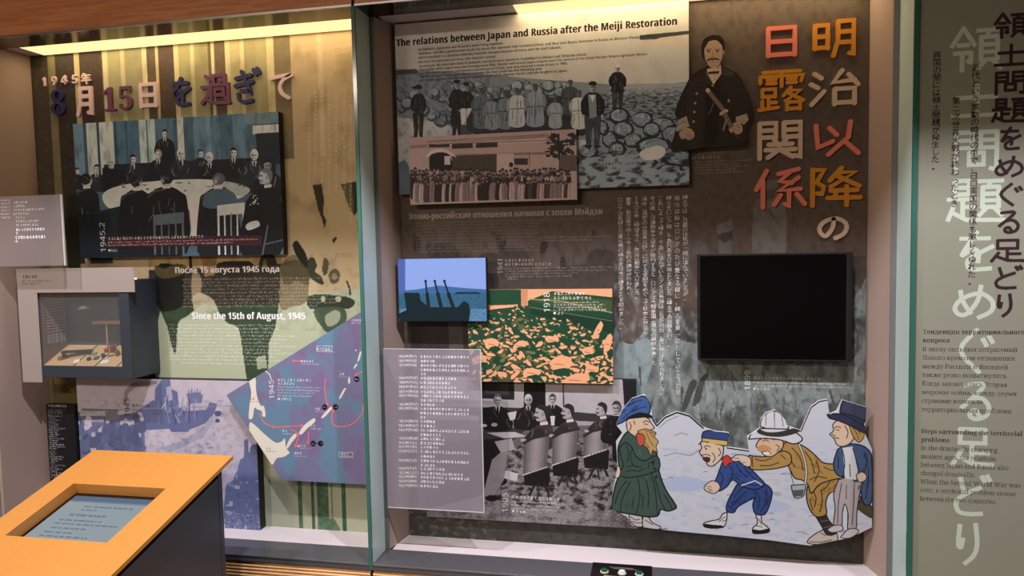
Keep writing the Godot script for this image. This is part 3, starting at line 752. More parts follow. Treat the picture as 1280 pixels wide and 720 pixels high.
# ------------------------------------------------------------------ a print: an image over a rectangle (metres) of an upright plane; drawing calls take photograph pixels, which are carried onto that plane
class Canvas:
	var host
	var im: Image
	var r: Rect2
	var z: float
	var k: float
	var gain := 1.0
	var strip: Image
	var strip_col := Color(0, 0, 0, 0)

	func _init(h, rect: Rect2, depth: float, per_metre: float, base: Color, bright := 1.0):
		host = h
		r = rect
		z = depth
		k = per_metre
		gain = bright
		im = Image.create(int(ceil(r.size.x * k)), int(ceil(r.size.y * k)), false, Image.FORMAT_RGBA8)
		im.fill(g(base))

	func g(c: Color) -> Color:
		if gain == 1.0:
			return c
		var l := c.srgb_to_linear()
		var o := Color(minf(l.r * gain, 0.86), minf(l.g * gain, 0.86), minf(l.b * gain, 0.86)).linear_to_srgb()
		o.a = c.a
		return o

	func t(px: float, py: float) -> Vector2:
		var w: Vector3 = host.un(px, py, z)
		return Vector2((w.x - r.position.x) * k, (r.end.y - w.y) * k)

	func unit(px: float, py: float) -> float:   # texels to a photograph pixel here
		return (t(px, py + 4.0) - t(px, py)).length() / 4.0

	func pts(a: Array) -> PackedVector2Array:
		var out := PackedVector2Array()
		for i in range(0, a.size() - 1, 2):
			out.append(t(a[i], a[i + 1]))
		return out

	func fill(p: PackedVector2Array, c: Color) -> void:
		fill_all([p], c)

	func fill_all(loops: Array, c: Color) -> void:   # even-odd
		var lo := 1e9
		var hi := -1e9
		for p in loops:
			for q in p:
				lo = minf(lo, q.y)
				hi = maxf(hi, q.y)
		var w := im.get_width()
		var solid := c.a >= 0.995
		if not solid and (strip == null or strip_col != c):
			strip = Image.create(w, 1, false, Image.FORMAT_RGBA8)
			strip.fill(c)
			strip_col = c
		for y in range(maxi(0, int(floor(lo))), mini(im.get_height(), int(ceil(hi)) + 1)):
			var yc := y + 0.5
			var xs := PackedFloat32Array()
			for p in loops:
				var a: Vector2 = p[p.size() - 1]
				for b in p:
					if (a.y <= yc) != (b.y <= yc):
						xs.append(a.x + (yc - a.y) / (b.y - a.y) * (b.x - a.x))
					a = b
			xs.sort()
			for i in range(0, xs.size() - 1, 2):
				var x0 := maxi(0, int(ceil(xs[i] - 0.5)))
				var x1 := mini(w, int(ceil(xs[i + 1] - 0.5)))
				if x1 > x0:
					if solid:
						im.fill_rect(Rect2i(x0, y, x1 - x0, 1), c)
					else:
						im.blend_rect(strip, Rect2i(0, 0, x1 - x0, 1), Vector2i(x0, y))

	func poly(a: Array, c: Color) -> void:
		fill(pts(a), g(c))

	func curve(a: Array, c: Color) -> void:   # a closed smooth outline
		var q := PackedVector2Array()
		for i in range(0, a.size() - 1, 2):
			q.append(Vector2(a[i], a[i + 1]))
		var n := q.size()
		var out := PackedVector2Array()
		for i in n:
			for s in 4:
				var v := q[i].cubic_interpolate(q[(i + 1) % n], q[(i + n - 1) % n], q[(i + 2) % n], s / 4.0)
				out.append(t(v.x, v.y))
		fill(out, g(c))

	func ell(x: float, y: float, rx: float, ry: float, c: Color, turn := 0.0) -> void:
		var out := PackedVector2Array()
		var n := 18
		for i in n:
			var v := Vector2(cos(TAU * i / n) * rx, sin(TAU * i / n) * ry).rotated(turn)
			out.append(t(x + v.x, y + v.y))
		fill(out, g(c))

	func blob(x: float, y: float, rx: float, ry: float, c: Color, rough := 0.35, turn := 0.0) -> void:
		var out := PackedVector2Array()
		var n := 9
		for i in n:
			var v: Vector2 = Vector2(cos(TAU * i / n) * rx, sin(TAU * i / n) * ry) * (1.0 + rough * (host.rng.randf() * 2.0 - 1.0))
			v = v.rotated(turn)
			out.append(t(x + v.x, y + v.y))
		fill(out, g(c))

	func bar(a: Vector2, b: Vector2, h: float, c: Color, caps := true) -> void:   # in texels, c as it is
		var d := (b - a).normalized()
		var s := Vector2(-d.y, d.x) * h
		if caps:
			d *= h * 0.6
		else:
			d = Vector2.ZERO
		fill(PackedVector2Array([a + s - d, b + s + d, b - s + d, a - s - d]), c)

	func line(a: Array, w: float, c: Color) -> void:
		var p := pts(a)
		var u := unit(a[0], a[1]) * w / 2.0
		var cc := g(c)
		for i in p.size() - 1:
			bar(p[i], p[i + 1], u, cc)

	func upright(xa: float, xb: float, ya: float, yb: float, c: Color) -> void:   # a plumb stripe of the print
		var a := t(xa, ya)
		var b := t(xb, ya)
		var lowest := t(xa, yb)
		var cc := g(c)
		fill(PackedVector2Array([a, b, Vector2(b.x, lowest.y), Vector2(a.x, lowest.y)]), cc)

	func text(face: String, s: String, xa: float, ya: float, xb: float, cap: float, c: Color, upward := false) -> void:
		var total := 0.0
		for ch in s:
			total += host.letter(face, ch).wide
		var a := t(xa, ya)
		var u := unit(xa, ya)
		var sy: float = cap * u / host.fonts[face + "_cap"]
		var base: float = host.fonts[face + "_base"]
		var sx := sy
		if xb > xa and not upward:
			sx = (t(xb, ya).x - a.x) / total
		elif upward and xb > 0.0:
			sx = (a.y - t(xa, xb).y) / total
		var at := 0.0
		var cc := g(c)
		for ch in s:
			var l: Dictionary = host.letter(face, ch)
			var loops := []
			for p in l.pts:
				var q := PackedVector2Array()
				for e in p:
					var lx: float = (e.x + at) * sx
					var ly: float = (e.y - base) * sy
					q.append(a + (Vector2(-ly, -lx) if upward else Vector2(lx, -ly)))
				loops.append(q)
			if loops:
				fill_all(loops, cc)
			at += l.wide

	func glyph(ch: String, x: float, y: float, w: float, h: float, pen: float, c: Color) -> void:   # texels, x y the centre
		for s in host.strokes(ch):
			for i in s.size() - 1:
				bar(Vector2(x + (s[i].x / 100.0 - 0.5) * w, y + (s[i].y / 100.0 - 0.5) * h), Vector2(x + (s[i + 1].x / 100.0 - 0.5) * w, y + (s[i + 1].y / 100.0 - 0.5) * h), pen, c)

	func heavy(face: String, s: String, xa: float, ya: float, xb: float, cap: float, c: Color, by := 0.35) -> void:
		for d in [-by, 0.0, by]:
			text(face, s, xa + d, ya, xb + d, cap, c)

	func column(s: String, x: float, ya: float, yb: float, size: float, pen: float, c: Color) -> void:   # upright Japanese
		var a := t(x, ya)
		var u := unit(x, ya)
		var step := (t(x, yb).y - a.y) / s.length()
		var cc := g(c)
		for i in s.length():
			glyph(s[i], a.x, a.y + (i + 0.5) * step, size * u, minf(size * u, step * 0.92), pen * u / 2.0, cc)

	func row(s: String, xa: float, y: float, xb: float, size: float, pen: float, c: Color) -> void:
		var a := t(xa, y)
		var u := unit(xa, y)
		var step := (t(xb, y).x - a.x) / s.length()
		var cc := g(c)
		for i in s.length():
			glyph(s[i], a.x + (i + 0.5) * step, a.y - size * u / 2.0, minf(size * u, step * 0.92), size * u, pen * u / 2.0, cc)

	func greek(xa: float, y: float, xb: float, h: float, c: Color, dense := 0.62) -> void:   # a line of print too small to read
		var a := t(xa, y)
		var u := unit(xa, y)
		var stop := t(xb, y).x
		var x := a.x
		var cc := g(c)
		var hh := h * u
		var w := maxf(1.0, hh * 0.16)
		while x < stop:
			var n: int = host.rng.randi_range(3, 9)
			for i in n:
				if x > stop:
					break
				var up: float = hh * (0.62 if host.rng.randf() < 0.7 else 0.95)
				if host.rng.randf() < dense:
					fill(PackedVector2Array([Vector2(x, a.y - up), Vector2(x + w, a.y - up), Vector2(x + w, a.y), Vector2(x, a.y)]), cc)
				var bar_y := a.y - up * (1.0 if host.rng.randf() < 0.5 else 0.45)
				fill(PackedVector2Array([Vector2(x, bar_y), Vector2(x + hh * 0.42, bar_y), Vector2(x + hh * 0.42, bar_y + w), Vector2(x, bar_y + w)]), cc)
				x += hh * 0.5
			x += hh * 0.36

	func greek_block(xa: float, ya: float, xb: float, n: int, step: float, slope: float, h: float, c: Color, ragged := 0.1) -> void:
		for i in n:
			greek(xa, ya + i * step, xb - (xb - xa) * ragged * host.rng.randf(), h, c)

	func kanji_greek(xa: float, y: float, xb: float, size: float, c: Color, pen := 0.5) -> void:   # Japanese print too small to read
		var n := int(maxf(1.0, (xb - xa) / size))
		var a := t(xa, y)
		var u := unit(xa, y)
		var cc := g(c)
		var s := size * u
		for i in n:
			var x := a.x + i * s
			var kind: int = host.rng.randi() % 5
			if kind == 0:   # kana: two or three light curves
				bar(Vector2(x + s * 0.15, a.y - s * 0.62), Vector2(x + s * 0.75, a.y - s * 0.7), pen * u * 0.4, cc)
				bar(Vector2(x + s * 0.45, a.y - s * 0.85), Vector2(x + s * 0.3, a.y - s * 0.15), pen * u * 0.4, cc)
				bar(Vector2(x + s * 0.3, a.y - s * 0.15), Vector2(x + s * 0.7, a.y - s * 0.12), pen * u * 0.4, cc)
			else:
				for j in kind:
					var yy: float = a.y - s * (0.12 + 0.76 * (j + host.rng.randf() * 0.4) / kind)
					bar(Vector2(x + s * host.rng.randf() * 0.3, yy), Vector2(x + s * (0.6 + 0.28 * host.rng.randf()), yy), pen * u * 0.4, cc)
				var xx: float = x + s * (0.15 + 0.55 * host.rng.randf())
				bar(Vector2(xx, a.y - s * 0.9), Vector2(xx + s * (host.rng.randf() - 0.5) * 0.4, a.y - s * 0.05), pen * u * 0.4, cc)

	func soft(by: float) -> void:   # the softness of an enlarged old photograph
		var w := im.get_width()
		var h := im.get_height()
		im.resize(maxi(4, int(w / by)), maxi(4, int(h / by)), Image.INTERPOLATE_BILINEAR)
		im.resize(w, h, Image.INTERPOLATE_CUBIC)

	func tex(a: Array, ov: Image, wide: float, high := 0.0) -> void:   # lay a tiled speckle over a polygon; the tile is wide x high photograph pixels
		var p := pts(a)
		var lo := Vector2(1e9, 1e9)
		var hi := -lo
		for q in p:
			lo = lo.min(q)
			hi = hi.max(q)
		lo = lo.clamp(Vector2.ZERO, Vector2(im.get_size()))
		hi = hi.clamp(Vector2.ZERO, Vector2(im.get_size()))
		var size := Vector2i((hi - lo).ceil())
		if size.x < 1 or size.y < 1:
			return
		var at := Vector2i(lo)
		var mask := Image.create(im.get_width(), im.get_height(), false, Image.FORMAT_RGBA8)
		var keep := im
		im = mask
		fill(p, Color.WHITE)
		im = keep
		mask = mask.get_region(Rect2i(at, size))
		var u := unit(a[0], a[1])
		var tile: Image = ov.duplicate()
		tile.resize(maxi(8, int(wide * u)), maxi(8, int((high if high > 0.0 else wide) * u)), Image.INTERPOLATE_BILINEAR)
		var y := 0
		while y < size.y:
			var x := 0
			while x < size.x:
				var part := Vector2i(mini(tile.get_width(), size.x - x), mini(tile.get_height(), size.y - y))
				var m := mask.get_region(Rect2i(x, y, part.x, part.y))
				im.blend_rect_mask(tile.get_region(Rect2i(0, 0, part.x, part.y)), m, Rect2i(0, 0, part.x, part.y), at + Vector2i(x, y))
				x += tile.get_width()
			y += tile.get_height()

	func all_tex(ov: Image, wide: float, high := 0.0) -> void:
		var u := unit(640, 360)
		var tile: Image = ov.duplicate()
		tile.resize(maxi(8, int(wide * u)), maxi(8, int((high if high > 0.0 else wide) * u)), Image.INTERPOLATE_BILINEAR)
		var y := 0
		while y < im.get_height():
			var x := 0
			while x < im.get_width():
				im.blend_rect(tile, Rect2i(0, 0, tile.get_width(), tile.get_height()), Vector2i(x, y))
				x += tile.get_width()
			y += tile.get_height()

# seamless speckles: colour c where the noise is above the threshold
func overlay(sd: int, freq: float, threshold: float, edge: float, c: Color, bright := 1.0, cells := false) -> Image:
	var n := FastNoiseLite.new()
	n.seed = sd
	n.frequency = freq
	n.fractal_octaves = 3
	if cells:
		n.noise_type = FastNoiseLite.TYPE_CELLULAR
		n.fractal_type = FastNoiseLite.FRACTAL_NONE
	var src := n.get_seamless_image(192, 192, false, false, 0.12, true)
	src.convert(Image.FORMAT_L8)
	var data := src.get_data()
	var l := c.srgb_to_linear()
	var cc := Color(minf(l.r * bright, 0.86), minf(l.g * bright, 0.86), minf(l.b * bright, 0.86)).linear_to_srgb()
	var out := PackedByteArray()
	out.resize(192 * 192 * 4)
	for i in 192 * 192:
		out[i * 4] = int(cc.r * 255.0)
		out[i * 4 + 1] = int(cc.g * 255.0)
		out[i * 4 + 2] = int(cc.b * 255.0)
		out[i * 4 + 3] = int(clampf((data[i] / 255.0 - threshold) / edge, 0.0, 1.0) * c.a * 255.0)
	return Image.create_from_data(192, 192, false, Image.FORMAT_RGBA8, out)

func c(r: int, g: int, b: int, a := 255) -> Color:
	return Color8(r, g, b, a)

# ------------------------------------------------------------------ people in old photographs
func tones(v: Canvas, seed_at: int, strength := 60) -> void:   # uneven silver of an old print: coarse and fine mottling, dark and light
	v.all_tex(overlay(seed_at, 0.02, 0.35, 0.9, c(0, 0, 0, strength / 2)), 120)
	v.all_tex(overlay(seed_at + 1, 0.05, 0.5, 0.9, c(215, 218, 222, strength / 2)), 70)
	v.all_tex(overlay(seed_at + 2, 0.2, 0.4, 0.8, c(0, 0, 0, strength)), 34)
	v.all_tex(overlay(seed_at + 3, 0.25, 0.5, 0.8, c(225, 225, 225, strength)), 30)

func folds(v: Canvas, x: float, y: float, w: float, h: float, n: int, col: Color, thick: float) -> void:
	for i in n:
		var a := x + rng.randf_range(-w, w)
		var b := y + rng.randf_range(0.0, h * 0.6)
		var k := col.lightened(0.22) if rng.randf() < 0.4 else col.darkened(0.45)
		v.line([a, b, a + rng.randf_range(-w, w) * 0.2, b + h * 0.2, a + rng.randf_range(-w, w) * 0.35, b + h * rng.randf_range(0.25, 0.45)], thick * rng.randf_range(0.6, 1.3), k)

func bust(v: Canvas, x: float, y: float, s: float, coat: Color, skin: Color, hair: Color, wide := 2.5, shirt := true, look := 0.0) -> void:
	v.curve([x - wide * s, y + 6.0 * s, x - wide * 1.02 * s, y + 3.2 * s, x - 1.5 * s, y + 1.75 * s, x, y + 1.15 * s, x + 1.5 * s, y + 1.7 * s, x + wide * s, y + 3.0 * s, x + wide * s, y + 6.0 * s], coat)
	folds(v, x, y + 2.0 * s, wide * 0.8 * s, 4.0 * s, 5, coat.lightened(0.06), 0.22 * s)
	if shirt:
		v.poly([x - 0.55 * s, y + 1.2 * s, x + 0.55 * s, y + 1.2 * s, x + 0.3 * s + look * s, y + 2.2 * s, x + look * s, y + 3.3 * s, x - 0.3 * s + look * s, y + 2.2 * s], skin.lerp(Color.WHITE, 0.3))
		v.line([x, y + 1.5 * s, x + look * s * 0.8, y + 3.2 * s], 0.42 * s, coat)
		v.line([x - 0.7 * s, y + 1.5 * s, x - 0.75 * s + look * s, y + 2.6 * s, x + look * s, y + 3.6 * s], 0.16 * s, coat.lightened(0.2))
	v.ell(x, y - 0.12 * s, 0.84 * s, 1.16 * s, hair, 0.12 * look)
	var fx := x + look * s * 0.45
	v.curve([fx - 0.68 * s, y - 0.35 * s, fx, y - 0.62 * s, fx + 0.68 * s, y - 0.35 * s, fx + 0.64 * s, y + 0.45 * s, fx + 0.3 * s, y + 1.05 * s, fx - 0.3 * s, y + 1.05 * s, fx - 0.64 * s, y + 0.45 * s], skin)
	var side := 1.0 if look <= 0.0 else -1.0
	v.curve([fx + side * 0.2 * s, y - 0.45 * s, fx + side * 0.66 * s, y - 0.3 * s, fx + side * 0.62 * s, y + 0.45 * s, fx + side * 0.28 * s, y + 1.0 * s, fx + side * 0.3 * s, y + 0.3 * s], skin.darkened(0.28))
	var dark := skin.darkened(0.62)
	v.line([fx - 0.46 * s, y + 0.02 * s, fx - 0.14 * s, y + 0.02 * s], 0.22 * s, dark)
	v.line([fx + 0.14 * s, y + 0.02 * s, fx + 0.46 * s, y + 0.02 * s], 0.22 * s, dark)
	v.line([fx + look * 0.1 * s, y + 0.1 * s, fx + (look * 0.2 + 0.05) * s, y + 0.42 * s], 0.14 * s, skin.darkened(0.35))
	v.line([fx - 0.24 * s, y + 0.66 * s, fx + 0.24 * s, y + 0.66 * s], 0.16 * s, dark.lightened(0.1))
	v.line([fx - 0.26 * s, y + 1.12 * s, fx + 0.26 * s, y + 1.12 * s], 0.22 * s, skin.darkened(0.5))

func from_behind(v: Canvas, x: float, y: float, s: float, coat: Color, hair: Color, skin: Color, wide: float, down: float, look := 0.5) -> void:
	v.curve([x - wide * s, y + down * s, x - wide * 1.02 * s, y + 3.6 * s, x - wide * 0.72 * s, y + 2.0 * s, x, y + 1.0 * s, x + wide * 0.72 * s, y + 2.0 * s, x + wide * 1.02 * s, y + 3.8 * s, x + wide * s, y + down * s], coat)
	folds(v, x, y + 3.0 * s, wide * 0.7 * s, 6.0 * s, 5, coat.lightened(0.02), 0.2 * s)
	v.line([x - wide * 0.9 * s, y + 2.9 * s, x - wide * 0.6 * s, y + 1.95 * s, x, y + 1.5 * s], 0.2 * s, coat.lightened(0.18))
	v.poly([x - 0.6 * s, y + 1.0 * s, x + 0.6 * s, y + 0.95 * s, x + 0.7 * s, y + 1.35 * s, x - 0.7 * s, y + 1.4 * s], skin.lightened(0.3))
	v.ell(x, y, 0.95 * s, 1.2 * s, skin)
	v.ell(x - look * 0.25 * s, y - 0.3 * s, 0.98 * s, 0.98 * s, hair)
	v.curve([x - 0.9 * s, y - 0.2 * s, x + 0.5 * look * s - 0.2 * s, y + 0.1 * s, x - 0.2 * s, y + 0.75 * s, x - 0.7 * s, y + 0.55 * s], hair.lightened(0.06))
	v.ell(x + look * s, y + 0.1 * s, 0.26 * s, 0.4 * s, skin.darkened(0.2))
	for k in 4:
		v.line([x + rng.randf_range(-0.7, 0.5) * s, y - rng.randf_range(0.4, 1.0) * s, x + rng.randf_range(-0.7, 0.5) * s, y - 0.1 * s], 0.1 * s, hair.lightened(0.2))

func in_profile(v: Canvas, x: float, y: float, s: float, skin: Color, hair: Color) -> void:   # a head turned to the left
	v.poly([x - 0.15 * s, y + 0.6 * s, x + 0.75 * s, y + 0.5 * s, x + 0.9 * s, y + 1.5 * s, x - 0.05 * s, y + 1.5 * s], skin.darkened(0.25))
	v.curve([x - 0.6 * s, y - 0.75 * s, x + 0.2 * s, y - 1.15 * s, x + 0.95 * s, y - 0.6 * s, x + 0.95 * s, y + 0.3 * s, x + 0.5 * s, y + 0.75 * s, x - 0.3 * s, y + 1.05 * s, x - 0.6 * s, y + 0.85 * s, x - 0.68 * s, y + 0.4 * s, x - 0.95 * s, y + 0.25 * s, x - 0.7 * s, y - 0.2 * s], skin)
	v.curve([x - 0.5 * s, y - 0.85 * s, x + 0.2 * s, y - 1.25 * s, x + 1.0 * s, y - 0.75 * s, x + 1.05 * s, y + 0.25 * s, x + 0.75 * s, y + 0.75 * s, x + 0.55 * s, y + 0.1 * s, x + 0.3 * s, y - 0.4 * s, x - 0.2 * s, y - 0.6 * s], hair)
	v.ell(x + 0.28 * s, y + 0.12 * s, 0.17 * s, 0.28 * s, skin.darkened(0.2))
	v.line([x - 0.66 * s, y - 0.1 * s, x - 0.35 * s, y - 0.14 * s], 0.16 * s, skin.darkened(0.6))
	v.curve([x - 0.85 * s, y + 0.52 * s, x - 0.5 * s, y + 0.42 * s, x - 0.2 * s, y + 0.6 * s, x - 0.5 * s, y + 0.66 * s], hair)
	v.poly([x - 0.1 * s, y + 1.2 * s, x + 0.95 * s, y + 1.05 * s, x + 0.95 * s, y + 1.45 * s, x - 0.05 * s, y + 1.6 * s], skin.lightened(0.5))

func standing(v: Canvas, x: float, head: float, feet: float, coat: Color, legs: Color, skin: Color, hat: Color, long := 0.62, wide := 0.13) -> void:
	var h := feet - head
	var hw := h * wide
	var lean := rng.randf_range(-0.12, 0.12) * hw
	for s in [-1.0, 1.0]:
		v.curve([x + s * hw * 0.1, head + h * 0.5, x + s * hw * 0.95, head + h * 0.5, x + s * hw * 0.85, head + h * 0.8, x + s * hw * 0.7, feet, x + s * hw * 0.2, feet], legs)
		v.ell(x + s * hw * 0.55, feet - h * 0.008, hw * 0.42, h * 0.018, legs.darkened(0.5))
	folds(v, x, head + h * 0.6, hw * 0.7, h * 0.4, 4, legs, h * 0.014)
	v.curve([x - hw * 1.0, head + h * long, x - hw * 0.95, head + h * 0.45, x - hw * 1.2, head + h * 0.29, x - hw * 0.6 + lean, head + h * 0.175, x + hw * 0.6 + lean, head + h * 0.175, x + hw * 1.2, head + h * 0.29, x + hw * 0.95, head + h * 0.45, x + hw * 1.05, head + h * long], coat)
	folds(v, x, head + h * 0.24, hw * 0.9, h * (long - 0.24), 11, coat, h * 0.013)
	for s in [-1.0, 1.0]:
		v.curve([x + s * hw * 0.85, head + h * 0.22, x + s * hw * 1.35, head + h * 0.3, x + s * hw * 1.4, head + h * 0.42, x + s * hw * (0.9 + 0.5 * rng.randf()), head + h * 0.53, x + s * hw * 0.9, head + h * 0.48, x + s * hw * 1.0, head + h * 0.38], coat.darkened(0.18))
		v.ell(x + s * hw * 1.1, head + h * 0.525, h * 0.02, h * 0.024, skin)
	v.line([x + lean, head + h * 0.2, x, head + h * long], h * 0.012, coat.darkened(0.5))
	if long > 0.7:
		v.line([x - hw, head + h * 0.47, x + hw, head + h * 0.46], h * 0.022, coat.darkened(0.45))
	v.curve([x - h * 0.05, head + h * 0.05, x, head + h * 0.015, x + h * 0.05, head + h * 0.05, x + h * 0.046, head + h * 0.12, x, head + h * 0.17, x - h * 0.046, head + h * 0.12], skin)
	v.curve([x + h * 0.01, head + h * 0.04, x + h * 0.052, head + h * 0.06, x + h * 0.044, head + h * 0.13, x + h * 0.008, head + h * 0.165], skin.darkened(0.3))
	v.ell(x, head + h * 0.03, h * 0.062, h * 0.036, hat)
	v.line([x - h * 0.034, head + h * 0.085, x + h * 0.034, head + h * 0.085], h * 0.014, skin.darkened(0.6))
	v.line([x - h * 0.016, head + h * 0.128, x + h * 0.016, head + h * 0.128], h * 0.012, skin.darkened(0.55))

func raised(root: Node3D, ch: String, cx: float, top: float, bottom: float, wide: float, pen: float, m: Material, z := Z_BACK, deep := 0.010, serif := false) -> void:
	var a := un(cx, bottom, z + deep)
	var b := un(cx, top, z + deep)
	var u := (b.y - a.y) / (bottom - top)
	var o := MeshInstance3D.new()
	o.name = "letter"
	if serif:
		var tm := TextMesh.new()
		tm.font = fonts["serif_bold"]
		tm.text = ch
		tm.font_size = 64
		tm.pixel_size = (b.y - a.y) / float(fonts["serif_bold_cap"])
		tm.depth = deep
		var box_at := AABB(tm.get_mesh_arrays()[Mesh.ARRAY_VERTEX][0], Vector3.ZERO)
		for p in tm.get_mesh_arrays()[Mesh.ARRAY_VERTEX]:
			box_at = box_at.expand(p)
		o.mesh = tm
		o.position = Vector3(a.x - box_at.get_center().x, a.y - box_at.position.y, z + deep / 2.0) - root.position
	else:
		o.mesh = letter_mesh(ch, wide * u, b.y - a.y, pen * u / 2.0, deep)
		o.position = Vector3(a.x, a.y, z) - root.position
	o.material_override = m
	root.add_child(o, true)

func build_left_bay() -> void:
	paint_left_back()
	# raised title
	var navy := flat("letter_navy", Color(0.13, 0.12, 0.33), 0.5)
	var rose := flat("letter_rose", Color(0.86, 0.755, 0.77), 0.5)
	var plum := flat("letter_plum", Color(0.40, 0.21, 0.34), 0.5)
	var at := un(70, 140, Z_BACK)
	var t := thing("raised_title", "raised navy, plum and rose Japanese title letters on the striped panel", "lettering", at)
	for d in [["1", 55.0, 97.0, 107.5, 7.0], ["9", 67.0, 95.5, 106.0, 8.5], ["4", 80.0, 94.5, 105.0, 9.5], ["5", 93.0, 93.5, 104.0, 9.0], ["年", 107.0, 91.5, 104.5, 13.0]]:
		raised(t, d[0], d[1], d[2], d[3], d[4], 1.9, rose, Z_BACK, 0.008)
	raised(t, "8", 72.5, 112, 143.5, 24, 4, navy, Z_BACK, 0.010, true)
	raised(t, "月", 107, 108, 143.5, 27, 4.6, rose)
	raised(t, "1", 136.5, 109, 138.5, 20, 4, plum, Z_BACK, 0.010, true)
	raised(t, "5", 157.0, 107.5, 137.0, 20, 4, plum, Z_BACK, 0.010, true)
	raised(t, "日", 185.5, 102.5, 134.5, 33, 4.4, rose)
	raised(t, "を", 226, 97.5, 133, 29, 4.6, navy)
	raised(t, "過", 269, 93, 131, 41, 4.2, plum)
	raised(t, "ぎ", 308, 86.5, 129, 38, 4.6, navy)
	raised(t, "て", 352, 90.5, 124.5, 33, 4.6, rose)
	build_conference()
	build_ship()
	build_map()
	build_diorama()
	build_left_labels()

func paint_left_back() -> void:
	var r := Rect2(-2.3295, Y_SILL, 2.3295 - 0.9425, Y_CASE - Y_SILL)
	var v := Canvas.new(self, r, Z_BACK, 800.0, c(184, 166, 128), 1.05)
	# upright bands of the upper part
	var bands := [[33, 57, 74, 62, 40], [57, 66, 128, 116, 66], [66, 90, 58, 47, 34], [90, 96, 196, 172, 102], [96, 125, 72, 54, 36], [125, 132, 214, 192, 122], [132, 148, 166, 154, 92], [148, 153, 204, 186, 118], [153, 175, 160, 148, 90], [175, 181, 218, 196, 126], [181, 192, 96, 80, 52], [192, 196, 212, 186, 112], [196, 215, 88, 68, 46], [215, 221, 218, 194, 118], [221, 236, 170, 158, 92], [236, 241, 212, 192, 118], [241, 258, 168, 156, 92], [258, 262, 110, 94, 58], [262, 266, 222, 200, 124], [266, 280, 104, 84, 52], [280, 286, 214, 192, 116], [286, 298, 186, 170, 100], [298, 303, 214, 192, 118], [303, 318, 162, 148, 88], [318, 332, 170, 156, 92], [332, 341, 214, 192, 118], [341, 362, 128, 112, 66], [362, 395, 198, 169, 105], [395, 402, 212, 184, 116], [402, 470, 198, 169, 105]]
	for b in bands:
		v.upright(b[0], b[1], 30, 330 if b[0] < 100 else (200 if b[0] > 340 else 320), c(int(b[2] * 0.93), int(b[3] * 0.98), mini(255, int(b[4] * 1.26))))
	v.poly([341, 200, 470, 190, 470, 420, 341, 420], c(184, 166, 128))
	v.poly([341, 172, 362, 160, 362, 134, 341, 150], c(128, 112, 66))
	v.all_tex(overlay(3, 0.02, 0.55, 0.5, c(60, 48, 24, 70)), 220, 300)
	v.all_tex(overlay(4, 0.09, 0.62, 0.3, c(240, 220, 160, 40)), 160, 160)
	# faded building print
	v.poly([418, 60, 440, 58, 440, 84, 420, 86], c(170, 150, 104, 70))
	v.poly([420, 68, 438, 66, 438, 80, 422, 82], c(148, 128, 78, 60))
	# left edge under the bands
	v.poly([45, 300, 101, 300, 101, 480, 70, 700, 45, 700], c(104, 92, 58))
	v.poly([62, 300, 78, 300, 82, 500, 68, 500], c(132, 118, 72))
	v.poly([84, 245, 101, 240, 101, 330, 92, 352, 88, 420, 84, 300], c(30, 34, 22))
	v.poly([58, 480, 98, 480, 98, 520, 58, 520], c(92, 84, 50))
	# crowd seen against the light: dark heads over pale backs
	var dark := c(36, 40, 30)
	var green := c(52, 70, 50)
	var pale := c(168, 178, 150)
	var beige := c(184, 166, 128)
	v.poly([186, 318, 352, 318, 352, 345, 186, 345], c(176, 154, 112))
	v.poly([186, 338, 352, 330, 352, 480, 186, 480], c(48, 44, 35))
	v.poly([186, 384, 352, 380, 352, 480, 186, 480], green)
	v.curve([196, 336, 212, 330, 228, 338, 230, 362, 226, 384, 198, 386], c(24, 27, 21))
	v.curve([194, 332, 206, 336, 220, 330, 234, 334, 226, 344, 206, 348, 196, 344], c(84, 76, 48))
	v.poly([236, 318, 240, 318, 241, 345, 237, 345], c(40, 34, 24))
	v.poly([250, 318, 272, 318, 268, 344, 256, 346], c(150, 118, 82))
	v.curve([270, 334, 276, 328, 304, 326, 316, 330, 318, 344, 272, 344], c(40, 36, 28))
	v.curve([324, 338, 326, 322, 336, 316, 344, 322, 346, 338, 336, 346], c(46, 40, 30))
	v.ell(331, 330, 3, 6, c(118, 98, 66))
	v.curve([240, 345, 246, 338, 252, 350, 252, 366, 258, 372, 248, 384, 240, 376], c(136, 124, 96))
	v.curve([241, 372, 250, 366, 262, 371, 268, 377, 274, 394, 260, 398, 244, 390], c(170, 160, 132))
	v.curve([243, 388, 256, 380, 270, 384, 276, 395, 285, 404, 298, 411, 303, 436, 310, 478, 198, 478, 199, 394, 206, 401, 211, 416, 219, 443, 221, 418, 224, 402, 234, 395], pale)
	v.poly([199, 393, 205, 400, 209.5, 408, 212, 423, 218.5, 443, 216, 478, 199, 478], pale)
	v.poly([209.5, 404, 222, 402, 221, 418, 218.5, 444, 212.5, 424], green)
	v.poly([309, 478, 303, 436, 300, 414, 336, 404, 340, 420, 335, 436, 336, 470, 330, 480], green)
	v.poly([352, 360, 470, 356, 470, 480, 335, 480, 336, 430, 344, 410], pale)
	v.poly([352, 300, 470, 300, 470, 358, 430, 362, 352, 372], beige)
	v.curve([349, 380, 350, 352, 351, 332, 360, 322, 370, 318, 382, 326, 387, 342, 386, 360, 384, 376, 370, 384, 356, 388], c(122, 112, 82))
	v.curve([351, 334, 362, 326, 374, 326, 386, 338, 385, 356, 372, 352, 356, 356], c(82, 76, 50))
	v.curve([366, 306, 371, 301, 378, 310, 384, 322, 386, 336, 378, 330, 370, 318], c(30, 32, 22))
	v.curve([385, 326, 392, 322, 396, 332, 394, 340, 402, 346, 404, 356, 394, 352, 386, 344], c(54, 58, 40))
	v.curve([403, 334, 406, 322, 411, 328, 409, 341, 405, 344], c(84, 82, 58))
